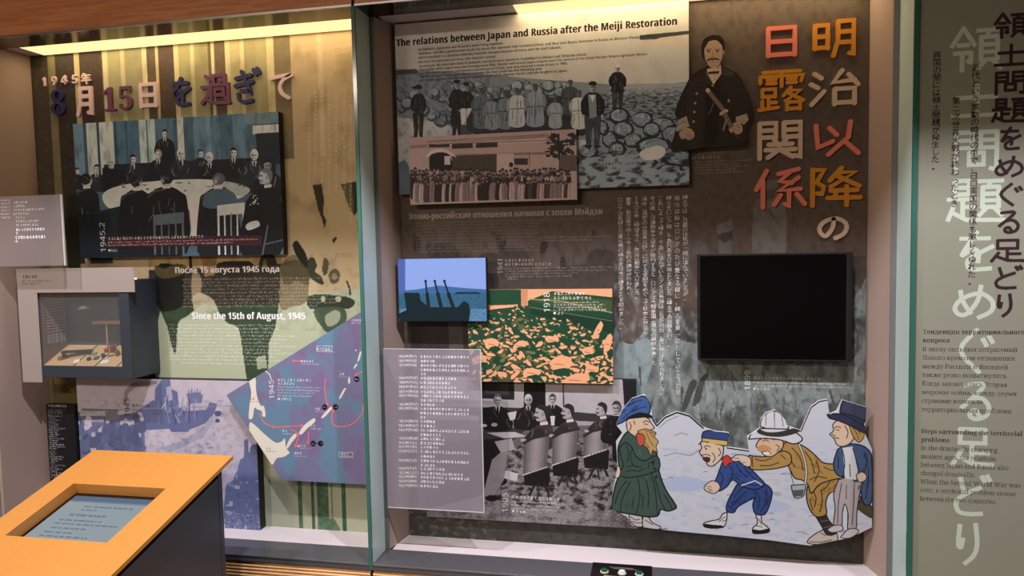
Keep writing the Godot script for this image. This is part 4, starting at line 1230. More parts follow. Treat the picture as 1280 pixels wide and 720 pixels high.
	v.curve([412, 350, 412, 341, 419, 336, 425, 342, 423, 352, 416, 355], c(86, 84, 60))
	v.ell(418, 346, 3.5, 4.5, c(140, 126, 92))
	v.curve([384, 372, 398, 368, 416, 369, 436, 372, 444, 378, 436, 386, 414, 384, 388, 386], c(46, 58, 42))
	v.ell(404, 374, 3, 4, c(176, 180, 152))
	v.ell(423, 374, 4, 4, c(170, 176, 148))
	v.line([434, 352, 437, 360, 438, 368], 2.0, c(34, 38, 28))
	v.curve([392, 390, 404, 384, 430, 386, 432, 404, 418, 416, 404, 412], c(70, 88, 68))
	v.curve([406, 396, 418, 388, 426, 392, 422, 404, 410, 408], c(150, 162, 136))
	v.curve([340, 476, 339, 440, 344, 414, 354, 392, 366, 383, 384, 386, 397, 402, 404, 414, 396, 440, 360, 478], pale)
	v.poly([320, 447, 332, 444, 334, 460, 322, 462], c(150, 160, 134))
	v.ell(418, 300, 2.0, 3.8, dark, 0.6)
	v.poly([391, 232, 402, 230, 405, 250, 404, 268, 408, 276, 406, 286, 402, 272, 398, 262], c(46, 46, 34))
	v.poly([426, 230, 450, 226, 449, 262, 443, 270, 436, 258], c(92, 88, 60))
	v.poly([440, 228, 449, 226, 449, 258, 443, 270], c(44, 44, 34))
	v.poly([446, 274, 451, 284, 453, 312, 449, 300], c(44, 48, 36))
	v.tex([186, 318, 352, 318, 352, 400, 186, 400], overlay(8, 0.02, 0.4, 0.9, c(20, 22, 14, 90)), 90, 80)
	v.tex([350, 316, 450, 316, 450, 414, 350, 414], overlay(9, 0.02, 0.45, 0.9, c(40, 40, 26, 70)), 90, 90)
	# pale foot of the panel with dark tree trunks
	v.poly([180, 474, 480, 474, 480, 700, 180, 700], c(168, 174, 148))
	for s in [[367.5, 372, 60, 92, 64], [384, 387.5, 64, 92, 68], [391, 405.5, 70, 100, 76], [409, 411, 88, 112, 88], [422.5, 427, 56, 90, 66]]:
		v.upright(s[0], s[1], 480, 700, c(s[2], s[3], s[4]))
	v.curve([398, 662, 404, 654, 416, 648, 422, 656, 424, 664], c(84, 116, 88))
	v.tex([360, 480, 430, 480, 430, 664, 360, 664], overlay(12, 0.03, 0.4, 0.6, c(160, 170, 140, 120), 0.95), 60, 60)
	v.soft(3.2)
	# print
	var faint := c(220, 206, 170, 170)
	var cols := [[387, 112, 246], [395, 112, 220], [403, 111, 232], [412, 111, 250], [421, 112, 246], [431, 108, 250], [439, 106, 280]]
	for q in cols:
		var n := int((q[2] - q[1]) / 5.6)
		for i in n:
			v.kanji_greek(q[0] - 2.6, q[1] + 5.6 * (i + 1), q[0] + 2.6, 5.0, faint, 0.55)
	v.heavy("bold", "После 15 августа 1945 года", 218.5, 341.5, 350, 7.2, c(196, 190, 180), 0.2)
	v.heavy("bold", "Since the 15th of August, 1945", 240, 399, 382, 8.2, c(222, 226, 228), 0.25)
	v.greek_block(229, 350.5, 428, 9, 4.25, 0.0, 3.0, c(190, 184, 168, 150), 0.25)
	v.greek_block(211, 407.5, 372, 11, 4.25, 0.0, 2.8, c(226, 228, 224, 170), 0.18)
	v.greek_block(226, 455, 330, 1, 4.25, 0.0, 2.8, c(226, 228, 224, 170), 0.18)
	var root := thing("graphic_panel", "olive and brown striped back panel with pale green silhouettes and Russian heading", "panel", Vector3(-1.636, Y_SILL, Z_BACK - 0.01))
	var local := Rect2(r.position - Vector2(-1.636, Y_SILL), r.size)
	shape(board(rect_outline(local), 0.01, 0.0095, local, print_mat("striped_print", v.im, 0.6), mats["grey_edge"]), "board", root)

func build_conference() -> void:
	var z := -0.203
	var r := span(91, 155, 354.5, 318, z)
	var v := Canvas.new(self, r, z, 1300.0, c(58, 80, 96), 2.2)
	var w := c(160, 180, 196)
	for s in [[88, 102, 92, 114, 126], [102, 106, 52, 70, 82], [106, 119, 168, 178, 184], [119, 122, 40, 54, 64], [122, 140, 172, 182, 186], [140, 144, 48, 64, 76], [144, 172, 66, 90, 104], [155, 157, 50, 70, 84], [172, 181, 164, 174, 178], [181, 183, 80, 96, 104], [183, 192, 160, 168, 172], [192, 216, 70, 92, 106], [216, 220, 58, 76, 88], [220, 228, 170, 178, 182], [228, 240, 60, 80, 92], [240, 256, 84, 106, 120], [256, 262, 96, 116, 128], [262, 273, 76, 98, 112], [273, 290, 62, 82, 96], [290, 306, 82, 104, 118], [306, 316, 64, 84, 96], [316, 356, 54, 74, 86]]:
		v.upright(s[0], s[1], 130, 236, c(int(s[2] * 0.92), s[3], mini(255, int(s[4] * 1.07))))
	v.poly([305, 141, 354, 138, 354, 153, 305, 156], c(86, 108, 120))
	v.poly([316, 157, 350, 155, 350, 166, 316, 168], w)
	v.poly([320, 167, 352, 165, 353, 205, 322, 205], c(24, 32, 40))
	v.tex([91, 130, 355, 130, 355, 210, 91, 230], overlay(21, 0.03, 0.45, 0.6, c(24, 36, 46, 110), 1.75), 60, 190)
	var ink := c(18, 22, 29)
	v.poly([130, 206, 345, 196, 345, 240, 130, 252], c(22, 28, 36))
	# standing man and the far side of the table
	bust(v, 206, 167, 4.4, ink, c(166, 170, 172), c(20, 22, 26), 2.6)
	v.poly([196, 186, 218, 186, 222, 214, 194, 214], ink)
	for p in [[96.5, 214, 3.6, 26], [121, 211, 4.6, 30], [139, 207, 4.4, 120], [166, 199, 4.8, 24], [198, 193, 5.2, 110], [226, 192, 5.6, 170], [250, 192, 4.4, 40], [262, 197, 5.6, 160], [292, 191, 5.4, 26], [318, 194, 6.0, 170]]:
		bust(v, p[0], p[1], p[2], ink.lerp(c(44, 56, 66), rng.randf() * 0.4), c(160, 168, 172), c(p[3], p[3], p[3] + 4), 2.6, p[2] > 4.5, rng.randf() * 0.5 - 0.1)
	v.poly([128, 198 + 12, 156, 212, 156, 238, 128, 240], ink)
	# the white round table
	v.curve([128, 244, 150, 232, 200, 226, 250, 224, 290, 228, 312, 236, 304, 246, 270, 262, 250, 300, 238, 300, 236, 262, 180, 256, 140, 262], w)
	v.poly([236, 250, 262, 250, 252, 300, 240, 300], c(186, 194, 198))
	for i in 26:
		var x := rng.randf_range(140, 305)
		v.blob(x, rng.randf_range(228, 240) - absf(x - 225) * 0.02, rng.randf_range(1.5, 5.0), rng.randf_range(0.7, 1.6), [c(90, 106, 118), c(214, 220, 222), c(52, 62, 72)][i % 3])
	v.tex([280, 222, 316, 226, 312, 246, 276, 242], overlay(22, 0.09, 0.5, 0.2, c(40, 52, 62, 220), 1.75), 22)
	# men seen from behind, and their chairs
	from_behind(v, 108.5, 226, 7.0, ink, c(16, 18, 22), c(142, 150, 156), 2.2, 14.0, 0.8)
	v.poly([96, 270, 150, 258, 150, 322, 96, 322], c(20, 30, 38))
	from_behind(v, 171, 229, 7.0, c(16, 19, 24), c(18, 20, 24), c(146, 154, 160), 2.9, 13.0, 0.7)
	v.poly([148, 268, 190, 268, 192, 322, 148, 322], c(16, 20, 26))
	from_behind(v, 208, 225, 7.6, c(17, 19, 24), c(22, 24, 28), c(130, 138, 144), 3.4, 12.0, -0.6)
	from_behind(v, 273, 226, 7.8, c(20, 25, 31), c(66, 72, 78), c(150, 158, 164), 3.0, 12.0, -0.4)
	v.curve([254, 258, 258, 242, 273, 236, 292, 241, 297, 257, 276, 261], c(58, 78, 92))
	v.curve([250, 300, 252, 276, 262, 262, 280, 262, 296, 262, 300, 318, 250, 318], ink)
	for ch in [[191.5, 230, 267, c(70, 86, 96)], [271.5, 306, 255, c(158, 166, 170)]]:
		var xa: float = ch[0]
		var xb: float = ch[1]
		var y: float = ch[2]
		v.poly([xa, y + 2, xb, y - 2, xb, y + 12, xa, y + 15], ch[3])
		for k in 5:
			var x := lerpf(xa + 1.5, xb - 1.5, k / 4.0)
			v.line([x, y + 12, x + 1.0, 318], 3.0 if k % 4 == 0 else 2.2, ch[3] if k != 2 else ch[3].lerp(ink, 0.35))
		v.line([xa, 306, xb, 305], 3.0, ch[3])
	# men at the right
	bust(v, 336, 207, 6.6, ink, c(120, 128, 132), c(22, 24, 28), 2.6, false, -0.4)
	v.curve([302, 318, 306, 262, 312, 246, 330, 232, 348, 240, 353, 270, 350, 318], c(14, 17, 21))
	in_profile(v, 331, 221, 9.0, c(142, 154, 164), c(84, 92, 100))
	for i in 12:
		v.blob(rng.randf_range(311, 324), rng.randf_range(243, 256), 1.0, 0.9, w)
	v.curve([307, 283, 312, 278, 322, 276, 325, 282, 318, 286, 310, 288], w)
	v.line([328, 320, 335, 282], 2.2, c(64, 78, 88))
	v.line([330, 306, 354, 300], 2.2, c(54, 66, 76))
	v.soft(1.6)
	tones(v, 300, 52)
	v.poly([134, 296, 327, 294.5, 327, 307, 134, 308.5], c(44, 24, 30))
	v.kanji_greek(135, 300.5, 273, 4.2, c(196, 180, 182), 0.5)
	v.greek(135, 304.4, 322, 2.6, c(170, 130, 134))
	v.greek(135, 307.8, 290, 2.6, c(170, 130, 134))
	v.text("sans", "1945.2", 132.5, 316, 277.5, 7.4, c(196, 200, 204), true)
	v.ell(136.8, 313.2, 1.5, 1.5, w)
	v.kanji_greek(139, 315, 153, 3.6, w, 0.5)
	photo_board("photo_panel", "large blue-toned photo panel of suited men around a white round table", "photo panel", r, z, 0.032, print_mat("conference_print", v.im), mats["black_edge"])

func build_ship() -> void:
	var z := -0.195
	var a := un(95, 472, z)
	var b := un(325.4, 662.9, z)
	var r := Rect2(a.x, Y_SILL, b.x - a.x, a.y - Y_SILL)
	var v := Canvas.new(self, r, z, 900.0, c(196, 190, 204), 0.98)
	var blue := c(106, 116, 158)
	v.poly([90, 526, 130, 524, 170, 536, 200, 540, 230, 540, 260, 528, 268, 516, 272, 505, 262, 503, 258, 512, 232, 514, 228, 510, 200, 510, 192, 500, 180, 508, 168, 516, 140, 520, 90, 520], blue)
	v.poly([95, 526, 180, 530, 182, 570, 95, 600], blue.lightened(0.04))
	for i in 40:
		v.blob(rng.randf_range(97, 182), rng.randf_range(522, 575), rng.randf_range(2, 6), rng.randf_range(3, 9), [blue, blue.darkened(0.12), c(196, 190, 206)][i % 3] if i % 5 else c(206, 200, 214))
	for i in 34:
		var hx := rng.randf_range(97, 182)
		var hy := rng.randf_range(522, 556)
		v.curve([hx - 5, hy + 16, hx - 4, hy + 5, hx, hy + 3, hx + 4, hy + 5, hx + 5, hy + 16], blue.darkened(rng.randf_range(0.0, 0.2)))
		v.ell(hx, hy, 2.6, 3.2, blue.darkened(0.18) if i % 3 else c(196, 192, 208))
	# superstructure
	v.poly([192, 540, 194, 486, 200, 478, 206, 468, 212, 470, 214, 486, 222, 490, 224, 512, 236, 516, 236, 540], blue)
	v.poly([208, 484, 214, 482, 216, 500, 208, 502], c(178, 176, 200))
	v.line([206, 466, 206, 500], 1.4, blue)
	v.poly([233, 492, 248, 490, 254, 494, 252, 504, 236, 505], blue.lightened(0.1))
	for i in 5:
		v.line([236 + i * 3.5, 488 - (i % 2) * 2, 236 + i * 3.5, 498], 1.2, blue)
	v.poly([182, 538, 212, 536, 218, 548, 214, 558, 186, 556], c(206, 200, 214))
	v.poly([200, 560, 225, 552, 250, 538, 264, 520, 268, 526, 254, 546, 232, 558, 212, 566], c(168, 170, 192))
	for i in 24:
		var gx := rng.randf_range(196, 246)
		v.line([gx, rng.randf_range(492, 520), gx + rng.randf_range(-4, 8), rng.randf_range(500, 536)], rng.randf_range(0.8, 2.2), [blue.darkened(0.2), blue.lightened(0.2), c(176, 176, 202)][i % 3])
	v.ell(272.5, 517, 4.5, 3.6, blue.darkened(0.2))
	v.ell(272, 526, 3, 2.4, blue.darkened(0.25))
	for i in 14:
		v.blob(rng.randf_range(226, 268), rng.randf_range(548, 568), rng.randf_range(2, 6), rng.randf_range(1, 3), [c(176, 176, 198), c(150, 154, 184)][i % 2])
	v.line([150, 512, 330, 506], 0.7, c(150, 150, 170))
	# waving crowd low at the right
	v.curve([283, 664, 284, 600, 296, 590, 299, 576, 306, 570, 305, 552, 310, 550, 311, 566, 318, 556, 324, 558, 330, 574, 330, 664], blue)
	v.line([306, 572, 308, 550], 3.0, blue)
	v.ell(318, 562, 5.5, 6.5, blue.darkened(0.12))
	v.poly([282, 570, 300, 576, 292, 600, 283, 606], c(190, 188, 206))
	for i in 46:
		v.blob(rng.randf_range(284, 328), rng.randf_range(596, 662), rng.randf_range(1.0, 4.5), rng.randf_range(0.8, 4.0), [blue.darkened(0.1), blue.lightened(0.16), c(176, 180, 208), blue][i % 4])
	v.tex([280, 640, 330, 645, 330, 665, 280, 665], overlay(33, 0.09, 0.6, 0.15, c(206, 206, 222, 255), 0.98), 46)
	v.tex([95, 500, 330, 500, 330, 664, 95, 664], overlay(34, 0.04, 0.5, 0.5, c(88, 98, 142, 90), 0.98), 90)
	# gun barrels printed in grey at the top left
	v.line([103, 512, 148, 513], 2.4, c(120, 116, 132))
	v.poly([131, 515, 146, 512, 149, 524, 133, 526], c(134, 130, 148))
	v.poly([166, 478, 196, 476, 196, 480, 170, 484, 160, 492, 158, 506, 154, 506, 156, 488], c(150, 144, 158))
	v.soft(1.7)
	tones(v, 320, 34)
	v.text("sans", "1945", 162.5, 521.5, 497.5, 7.2, c(40, 40, 52), true)
	v.kanji_greek(166, 508.5, 192, 4.0, c(50, 50, 60), 0.6)
	v.greek(166, 514, 248, 2.6, c(84, 84, 104))
	v.greek(166, 517.5, 218, 2.6, c(84, 84, 104))
	v.kanji_greek(166, 521.5, 184, 3.4, c(50, 50, 60), 0.6)
	photo_board("photo_panel", "violet-blue photo panel of a warship and a waving crowd standing on the showcase floor", "photo panel", r, z, 0.038, print_mat("ship_print", v.im), mats["black_edge"])

func build_map() -> void:
	var z := -0.155
	var out := PackedVector2Array()
	for p in [[283, 494], [456, 387], [468, 380], [470, 606.4], [352, 600]]:
		var w := un(p[0], p[1], z)
		out.append(Vector2(minf(w.x, -0.945), w.y))
	var lo := out[0]
	var hi := out[0]
	for p in out:
		lo = lo.min(p)
		hi = hi.max(p)
	var r := Rect2(lo, hi - lo)
	var v := Canvas.new(self, r, z, 1300.0, c(118, 118, 152), 0.98)
	v.all_tex(overlay(41, 0.012, 0.45, 0.18, c(96, 138, 160, 200), 0.98), 170, 220)
	v.all_tex(overlay(42, 0.014, 0.6, 0.14, c(124, 106, 142, 190), 0.98), 150, 200)
	v.soft(3.0)
	var land := c(222, 219, 206)
	v.curve([311, 474, 319, 472, 320, 486, 322, 498, 326, 507, 330, 508, 332, 520, 328, 520, 327, 514, 322, 512, 318, 510, 316, 522, 311, 523, 312, 506, 314, 490], land)
	v.line([331, 463, 337, 468, 339, 474], 1.3, land)
	v.curve([312, 529, 317, 530, 330, 542, 344, 553, 352, 552, 356, 548, 357, 556, 359, 562, 362, 566, 355, 571, 346, 573, 340, 581, 330, 572, 318, 556, 312, 544], land)
	for isl in [[358, 559, 362, 549, 369, 542, 371, 545, 365, 553, 360, 560], [374, 541, 380, 532, 392, 523, 394, 527, 385, 535, 377, 543], [402, 521, 413, 509, 415, 511, 405, 522], [424, 497, 430, 486, 432, 487, 426, 498], [435, 475, 437, 471, 438, 477, 436, 480], [442, 460, 445, 455, 447, 456, 443, 461], [447, 451, 450, 440, 452, 441, 449, 451], [452, 430, 454, 424, 456, 425, 455, 432], [372, 558, 375, 556, 374, 559]]:
		v.curve(isl, land)
	v.ell(432, 486, 1, 1, land)
	v.ell(445, 438, 1, 1, land)
	v.ell(453, 414, 1, 1.4, land)
	var pink := c(234, 104, 122)
	var arrows := [[407, 473, 406, 487, 409, 504], [456, 463, 446, 468], [456, 499, 452, 518, 438, 531, 422, 533, 415, 527, 416, 514], [324, 516, 330, 528, 341, 533], [346, 534, 376, 532], [364, 537, 373, 543, 370, 556], [386, 540, 385, 552], [380, 451.5, 368, 451]]
	for a in arrows:
		var q := PackedVector2Array()
		for i in range(0, a.size(), 2):
			q.append(Vector2(a[i], a[i + 1]))
		if q.size() > 2:
			q = rounded(q, 5)
		var flat_list := []
		for p in q:
			flat_list.append(p.x)
			flat_list.append(p.y)
		v.line(flat_list, 1.5, pink)
		var e := q[q.size() - 1]
		var d := (e - q[q.size() - 2]).normalized() * 4.0
		var s := Vector2(-d.y, d.x) * 0.62
		v.poly([e.x + d.x, e.y + d.y, e.x + s.x, e.y + s.y, e.x - s.x, e.y - s.y], pink)
	for p in [[406, 509], [419.5, 509], [446, 474], [391.5, 554.5], [401, 554.5]]:
		v.ell(p[0], p[1], 3.5, 3.7, c(22, 22, 28))
		v.greek(p[0] - 2, p[1] + 1, p[0] + 2, 2.2, c(190, 190, 196))
	v.line([391, 554.5, 401, 554.5], 0.8, c(20, 20, 26))
	v.text("sans", "1945", 343, 499.5, 474.5, 6.6, c(222, 222, 230), true)
	var ink := c(226, 226, 234)
	v.kanji_greek(347, 476.5, 396, 4.2, ink, 0.45)
	v.kanji_greek(347, 481, 372, 4.0, ink, 0.45)
	for i in 4:
		v.greek(347, 484.6 + i * 3.6, 404 - i * 5, 2.3, c(200, 200, 214))
	v.ell(348.5, 498.6, 1.4, 1.4, ink)
	v.kanji_greek(351, 500.4, 366, 3.6, ink, 0.45)
	for q in [[439, 402, 455], [396, 437.5, 414], [376, 453, 395], [424, 469, 434], [394, 512.5, 402], [353, 540, 362], [388, 534, 397], [376, 558.5, 385], [368, 568, 379], [332, 562, 341], [312, 500, 321], [426, 569.5, 438]]:
		v.kanji_greek(q[0], q[1], q[2], 3.6, ink if q[0] > 345 else c(60, 60, 66), 0.45)
		v.greek(q[0], q[1] + 2.8, q[2] + 4, 2.0, c(206, 206, 218) if q[0] > 345 else c(90, 90, 96))
	for q in [[396, 432.5, 415, 438.5], [424, 565.5, 441, 571]]:
		v.line([q[0], q[1], q[2], q[1], q[2], q[3], q[0], q[3], q[0], q[1]], 0.5, ink)
	var o := Vector2(un(352, 600, z).x, lo.y)
	var root := thing("map_panel", "purple and blue map panel with pink arrows, cut to a slanted outline", "map panel", Vector3(o.x, o.y, z))
	var local := PackedVector2Array()
	for p in out:
		local.append(p - o)
	shape(board(local, 0.0, 0.012, Rect2(r.position - o, r.size), print_mat("map_print", v.im), mats["grey_edge"]), "board", root)
	for p in [[400, 480], [430, 590], [347, 505]]:
		var w := un(p[0], p[1], z)
		var st := begin()
		cyl(st, Transform3D(Basis(), Vector3(w.x - o.x, w.y - o.y, 0)), 0.01, 0.01, -0.0799, -0.0121)
		part(st, "standoff", mats["dark_metal"], root)

func build_diorama() -> void:
	var zf := -0.09
	var br := un(166.5, 473.5, zf)
	var xl := un(49, 474, zf).x
	var top := un(168, 350, zf).y
	var y0 := br.y
	var x1 := br.x
	var root := thing("diorama_box", "navy box with a window onto a miniature room, mounted on the striped panel", "diorama", Vector3((xl + x1) / 2.0, y0, zf))
	var o := root.position
	var navy: Material = mats["navy_paint"]
	var w := x1 - xl
	var hw := w / 2.0
	var h := top - y0
	var d := 0.144
	var wl := 0.012
	var fr := un(151, 420, zf).x - o.x          # right edge of the window
	var fb := un(100, 457.5, zf).y - o.y        # lower edge of the window
	var ft := un(100, 362, zf).y - o.y
	var st := begin()
	box(st, Vector3(-hw, 0, -d), Vector3(hw, wl, -0.004))
	box(st, Vector3(-hw, h - wl, -d), Vector3(hw, h, -0.004))
	box(st, Vector3(-hw, wl, -d), Vector3(-hw + 0.006, h - wl, -0.004))
	box(st, Vector3(hw - 0.004, wl, -d), Vector3(hw, h - wl, -0.004))
	box(st, Vector3(-hw + 0.006, wl, -d), Vector3(hw - 0.004, h - wl, -d + 0.008))
	part(st, "housing", navy, root)
	st = begin()
	bevel(st, Vector3(-hw, 0, -0.004), Vector3(hw, fb, 0.002), 0.001)
	bevel(st, Vector3(fr, fb, -0.004), Vector3(hw, h, 0.002), 0.001)
	bevel(st, Vector3(-hw, ft, -0.004), Vector3(fr, h, 0.002), 0.001)
	part(st, "window_frame", navy, root)
	var gl := flat("clear_pane", Color(0.9, 0.95, 0.95, 0.04), 0.03)
	gl.transparency = BaseMaterial3D.TRANSPARENCY_ALPHA
	st = begin()
	box(st, Vector3(-hw + 0.004, fb, -0.008), Vector3(fr, ft, -0.006))
	part(st, "window_pane", gl, root, "clear glass pane")
	# the miniature room
	var zb := -d + 0.0085
	var floor_y := fb - 0.002
	var rise := 0.062           # the model's floor climbs towards the back, as stage floors do
	var on_floor := func(px: float, py: float) -> Vector3:
		var ray := view * Vector3((px - 640.0) / FOCAL, -(py - 360.0) / FOCAL, -1.0)
		var k := rise / (zb + 0.009)                # y = floor_y + k (z + 0.009)
		var s := (floor_y + o.y + k * (EYE.z - o.z + 0.009) - EYE.y) / (ray.y - k * ray.z)
		return EYE + ray * s - o
	st = begin()
	solid(st, [Vector3(-hw + 0.006, wl, zb), Vector3(hw - 0.004, wl, zb), Vector3(hw - 0.004, wl, -0.009), Vector3(-hw + 0.006, wl, -0.009), Vector3(-hw + 0.006, floor_y + rise, zb), Vector3(hw - 0.004, floor_y + rise, zb), Vector3(hw - 0.004, floor_y, -0.009), Vector3(-hw + 0.006, floor_y, -0.009)])
	part(st, "room_floor", flat("tatami", Color(0.72, 0.60, 0.42), 0.8), root, "tan matted floor of the miniature room")
	for x in [-0.3, 0.15, 0.62]:
		st = begin()
		solid(st, [Vector3(hw * x, floor_y + rise, zb), Vector3(hw * x + 0.005, floor_y + rise, zb), Vector3(hw * x + 0.005, floor_y, -0.01), Vector3(hw * x, floor_y, -0.01), Vector3(hw * x, floor_y + rise + 0.0012, zb), Vector3(hw * x + 0.005, floor_y + rise + 0.0012, zb), Vector3(hw * x + 0.005, floor_y + 0.0012, -0.01), Vector3(hw * x, floor_y + 0.0012, -0.01)])
		part(st, "mat_border", flat("mat_border", Color(0.17, 0.15, 0.15), 0.8), root)
	st = begin()
	box(st, Vector3(-hw + 0.0062, floor_y, zb), Vector3(-hw + 0.010, h - wl, -0.009))
	part(st, "room_wall", flat("brown_plaster", Color(0.42, 0.30, 0.25), 0.9), root, "brown plaster wall with a lattice window")
	st = begin()
	box(st, Vector3(-hw + 0.010, floor_y, zb), Vector3(hw * 0.18, h - wl, zb + 0.004))
	part(st, "room_wall", flat("grey_plaster", Color(0.22, 0.23, 0.26), 0.9), root)
	st = begin()
	box(st, Vector3(hw * 0.18, floor_y, zb), Vector3(hw - 0.004, h - wl, zb + 0.004))
	part(st, "closet_wall", flat("dark_wood", Color(0.05, 0.045, 0.045), 0.8), root)
	var lx := -hw + 0.0102
	var slat := flat("lattice", Color(0.72, 0.60, 0.58), 0.7)
	var ya := floor_y + (ft - floor_y) * 0.42
	var yb := floor_y + (ft - floor_y) * 0.88
	for i in 13:
		st = begin()
		var y := lerpf(ya, yb, i / 12.0)
		box(st, Vector3(lx, y, -0.125), Vector3(lx + 0.0025, y + 0.0045, -0.03))
		part(st, "lattice_slat", slat, root)
	for i in 6:
		st = begin()
		var z := lerpf(-0.125, -0.032, i / 5.0)
		box(st, Vector3(lx, ya - 0.045, z), Vector3(lx + 0.0035, yb + 0.006, z + 0.002))
		part(st, "lattice_post", flat("lattice_wood", Color(0.36, 0.26, 0.22), 0.7), root)
	for i in 3:
		st = begin()
		box(st, Vector3(lx, ya - 0.042, -0.12 + i * 0.03), Vector3(lx + 0.0015, ya - 0.006, -0.12 + i * 0.03 + 0.026))
		part(st, "window_glass", flat("paper_pane", Color(0.55, 0.57, 0.6), 0.6), root)
	# hanging lamp
	var lp := un(105, 386, zf - 0.07) - o
	var lamp := begin()
	cyl(lamp, Transform3D(Basis(), lp), 0.022, 0.006, 0.0, 0.012, true)
	var shade := part(lamp, "lamp_shade", flat("lamp_white", Color(0.86, 0.86, 0.84), 0.5), root, "small white hanging lamp shade")
	lamp = begin()
	cyl(lamp, Transform3D(Basis(), lp), 0.0012, 0.0012, 0.012, h - wl - lp.y, true, 8)
	part(lamp, "cord", flat("gap_black", Color.BLACK), shade)
	# closet shelf and post
	var sp := un(119, 402, zf - 0.1) - o
	st = begin()
	box(st, Vector3(sp.x, sp.y - 0.008, zb + 0.004), Vector3(hw - 0.005, sp.y + 0.004, -0.085))
	part(st, "shelf", flat("pale_wood", Color(0.62, 0.50, 0.40), 0.7), root)
	st = begin()
	var pp := un(132, 402, zf - 0.09).x - o.x
	box(st, Vector3(pp, floor_y, -0.094), Vector3(pp + 0.005, sp.y - 0.008, -0.089))
	part(st, "post", flat("pale_wood", Color(0.62, 0.50, 0.40), 0.7), root)
	# low desk and the things lying about
	var dk := begin()
	var dt := Transform3D(Basis(Vector3.UP, 0.45), on_floor.call(97, 445))
	bevel(dk, Vector3(-0.05, 0.014, -0.016), Vector3(0.05, 0.022, 0.016), 0.001, dt)
	bevel(dk, Vector3(-0.048, 0.0, -0.014), Vector3(-0.04, 0.014, 0.014), 0.001, dt)
	bevel(dk, Vector3(0.04, 0.0, -0.014), Vector3(0.048, 0.014, 0.014), 0.001, dt)
	part(dk, "low_desk", flat("desk_black", Color(0.07, 0.075, 0.08), 0.35), root, "long dark low desk")
	var bits := [[96, 452, 0.02, 0.022, 0.004, Color(0.86, 0.86, 0.84), "paper_sheet", 0.5], [112, 450, 0.012, 0.012, 0.012, Color(0.10, 0.11, 0.2), "inkstone", 0.3], [121, 448, 0.018, 0.02, 0.006, Color(0.24, 0.26, 0.38), "folded_cloth", 0.4], [118, 443, 0.02, 0.014, 0.006, Color(0.42, 0.47, 0.30), "green_book", 0.5], [131, 452, 0.026, 0.022, 0.002, Color(0.82, 0.83, 0.85), "writing_sheet", 0.3], [130, 446, 0.014, 0.012, 0.014, Color(0.16, 0.17, 0.19), "brush_case", 0.8], [134, 440, 0.014, 0.01, 0.016, Color(0.6, 0.22, 0.24), "red_bundle", 0.2], [143, 439, 0.018, 0.02, 0.026, Color(0.36, 0.18, 0.13), "small_chest", 0.6], [148, 444, 0.012, 0.016, 0.02, Color(0.45, 0.26, 0.18), "wooden_box", 0.2], [139, 445, 0.022, 0.01, 0.006, Color(0.36, 0.40, 0.48), "grey_book", 0.4], [77, 449, 0.018, 0.016, 0.014, Color(0.52, 0.36, 0.22), "wooden_tray", 0.5]]
	for b in bits:
		var p: Vector3 = on_floor.call(b[0], b[1])
		var bt := Transform3D(Basis(Vector3.RIGHT, 0.42) * Basis(Vector3.UP, b[7]), Vector3(minf(p.x, hw - 0.02), p.y - 0.001, p.z))
		st = begin()
		bevel(st, Vector3(-b[2] / 2.0, 0.0, -b[3] / 2.0), Vector3(b[2] / 2.0, b[4], b[3] / 2.0), 0.001, bt)
		part(st, b[6], flat(b[6] + "_paint", b[5], 0.7), root)
	# bright highlight on the top edge, built as a small glowing bar
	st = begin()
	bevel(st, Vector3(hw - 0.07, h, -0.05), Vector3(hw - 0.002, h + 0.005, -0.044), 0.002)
	part(st, "highlight_bar", glow("highlight_bar", Color(1.0, 0.96, 0.92), 1.2), root, "small white glowing bar standing for a highlight on the box edge")
	# the L-shaped plate in front of it
	var z := -0.084
	var outl := PackedVector2Array()
	for p in [[20, 336], [167, 334], [168, 365], [45.5, 366], [50, 478], [26, 478]]:
		var q := un(p[0], p[1], z)
		outl.append(Vector2(q.x, q.y))
	outl[1].x = outl[2].x
	outl[0].y = outl[1].y
	outl[3].y = outl[2].y
	outl[5].x = outl[0].x
	outl[4].x = outl[3].x
	outl[5].y = outl[4].y
	var r := Rect2(Vector2(outl[0].x, outl[5].y), Vector2(outl[2].x - outl[0].x, outl[0].y - outl[5].y))
	var v := Canvas.new(self, r, z, 1200.0, c(178, 166, 158), 0.78)
	v.kanji_greek(28, 348, 52, 4.6, c(66, 58, 56), 0.7)
	v.greek(28, 352.4, 64, 2.6, c(92, 84, 80))
	v.greek(28, 356.2, 50, 2.6, c(92, 84, 80))
	var lo := Vector2(outl[5].x, outl[5].y)
	var plate := thing("label_plate", "beige L-shaped caption plate framing the miniature room box", "label plate", Vector3(lo.x, lo.y, z))
	for i in outl.size():
		outl[i] -= lo
	shape(board(outl, 0.0, 0.0035, Rect2(r.position - lo, r.size), print_mat("plate_print", v.im, 0.4), mats["white_edge"]), "plate", plate)

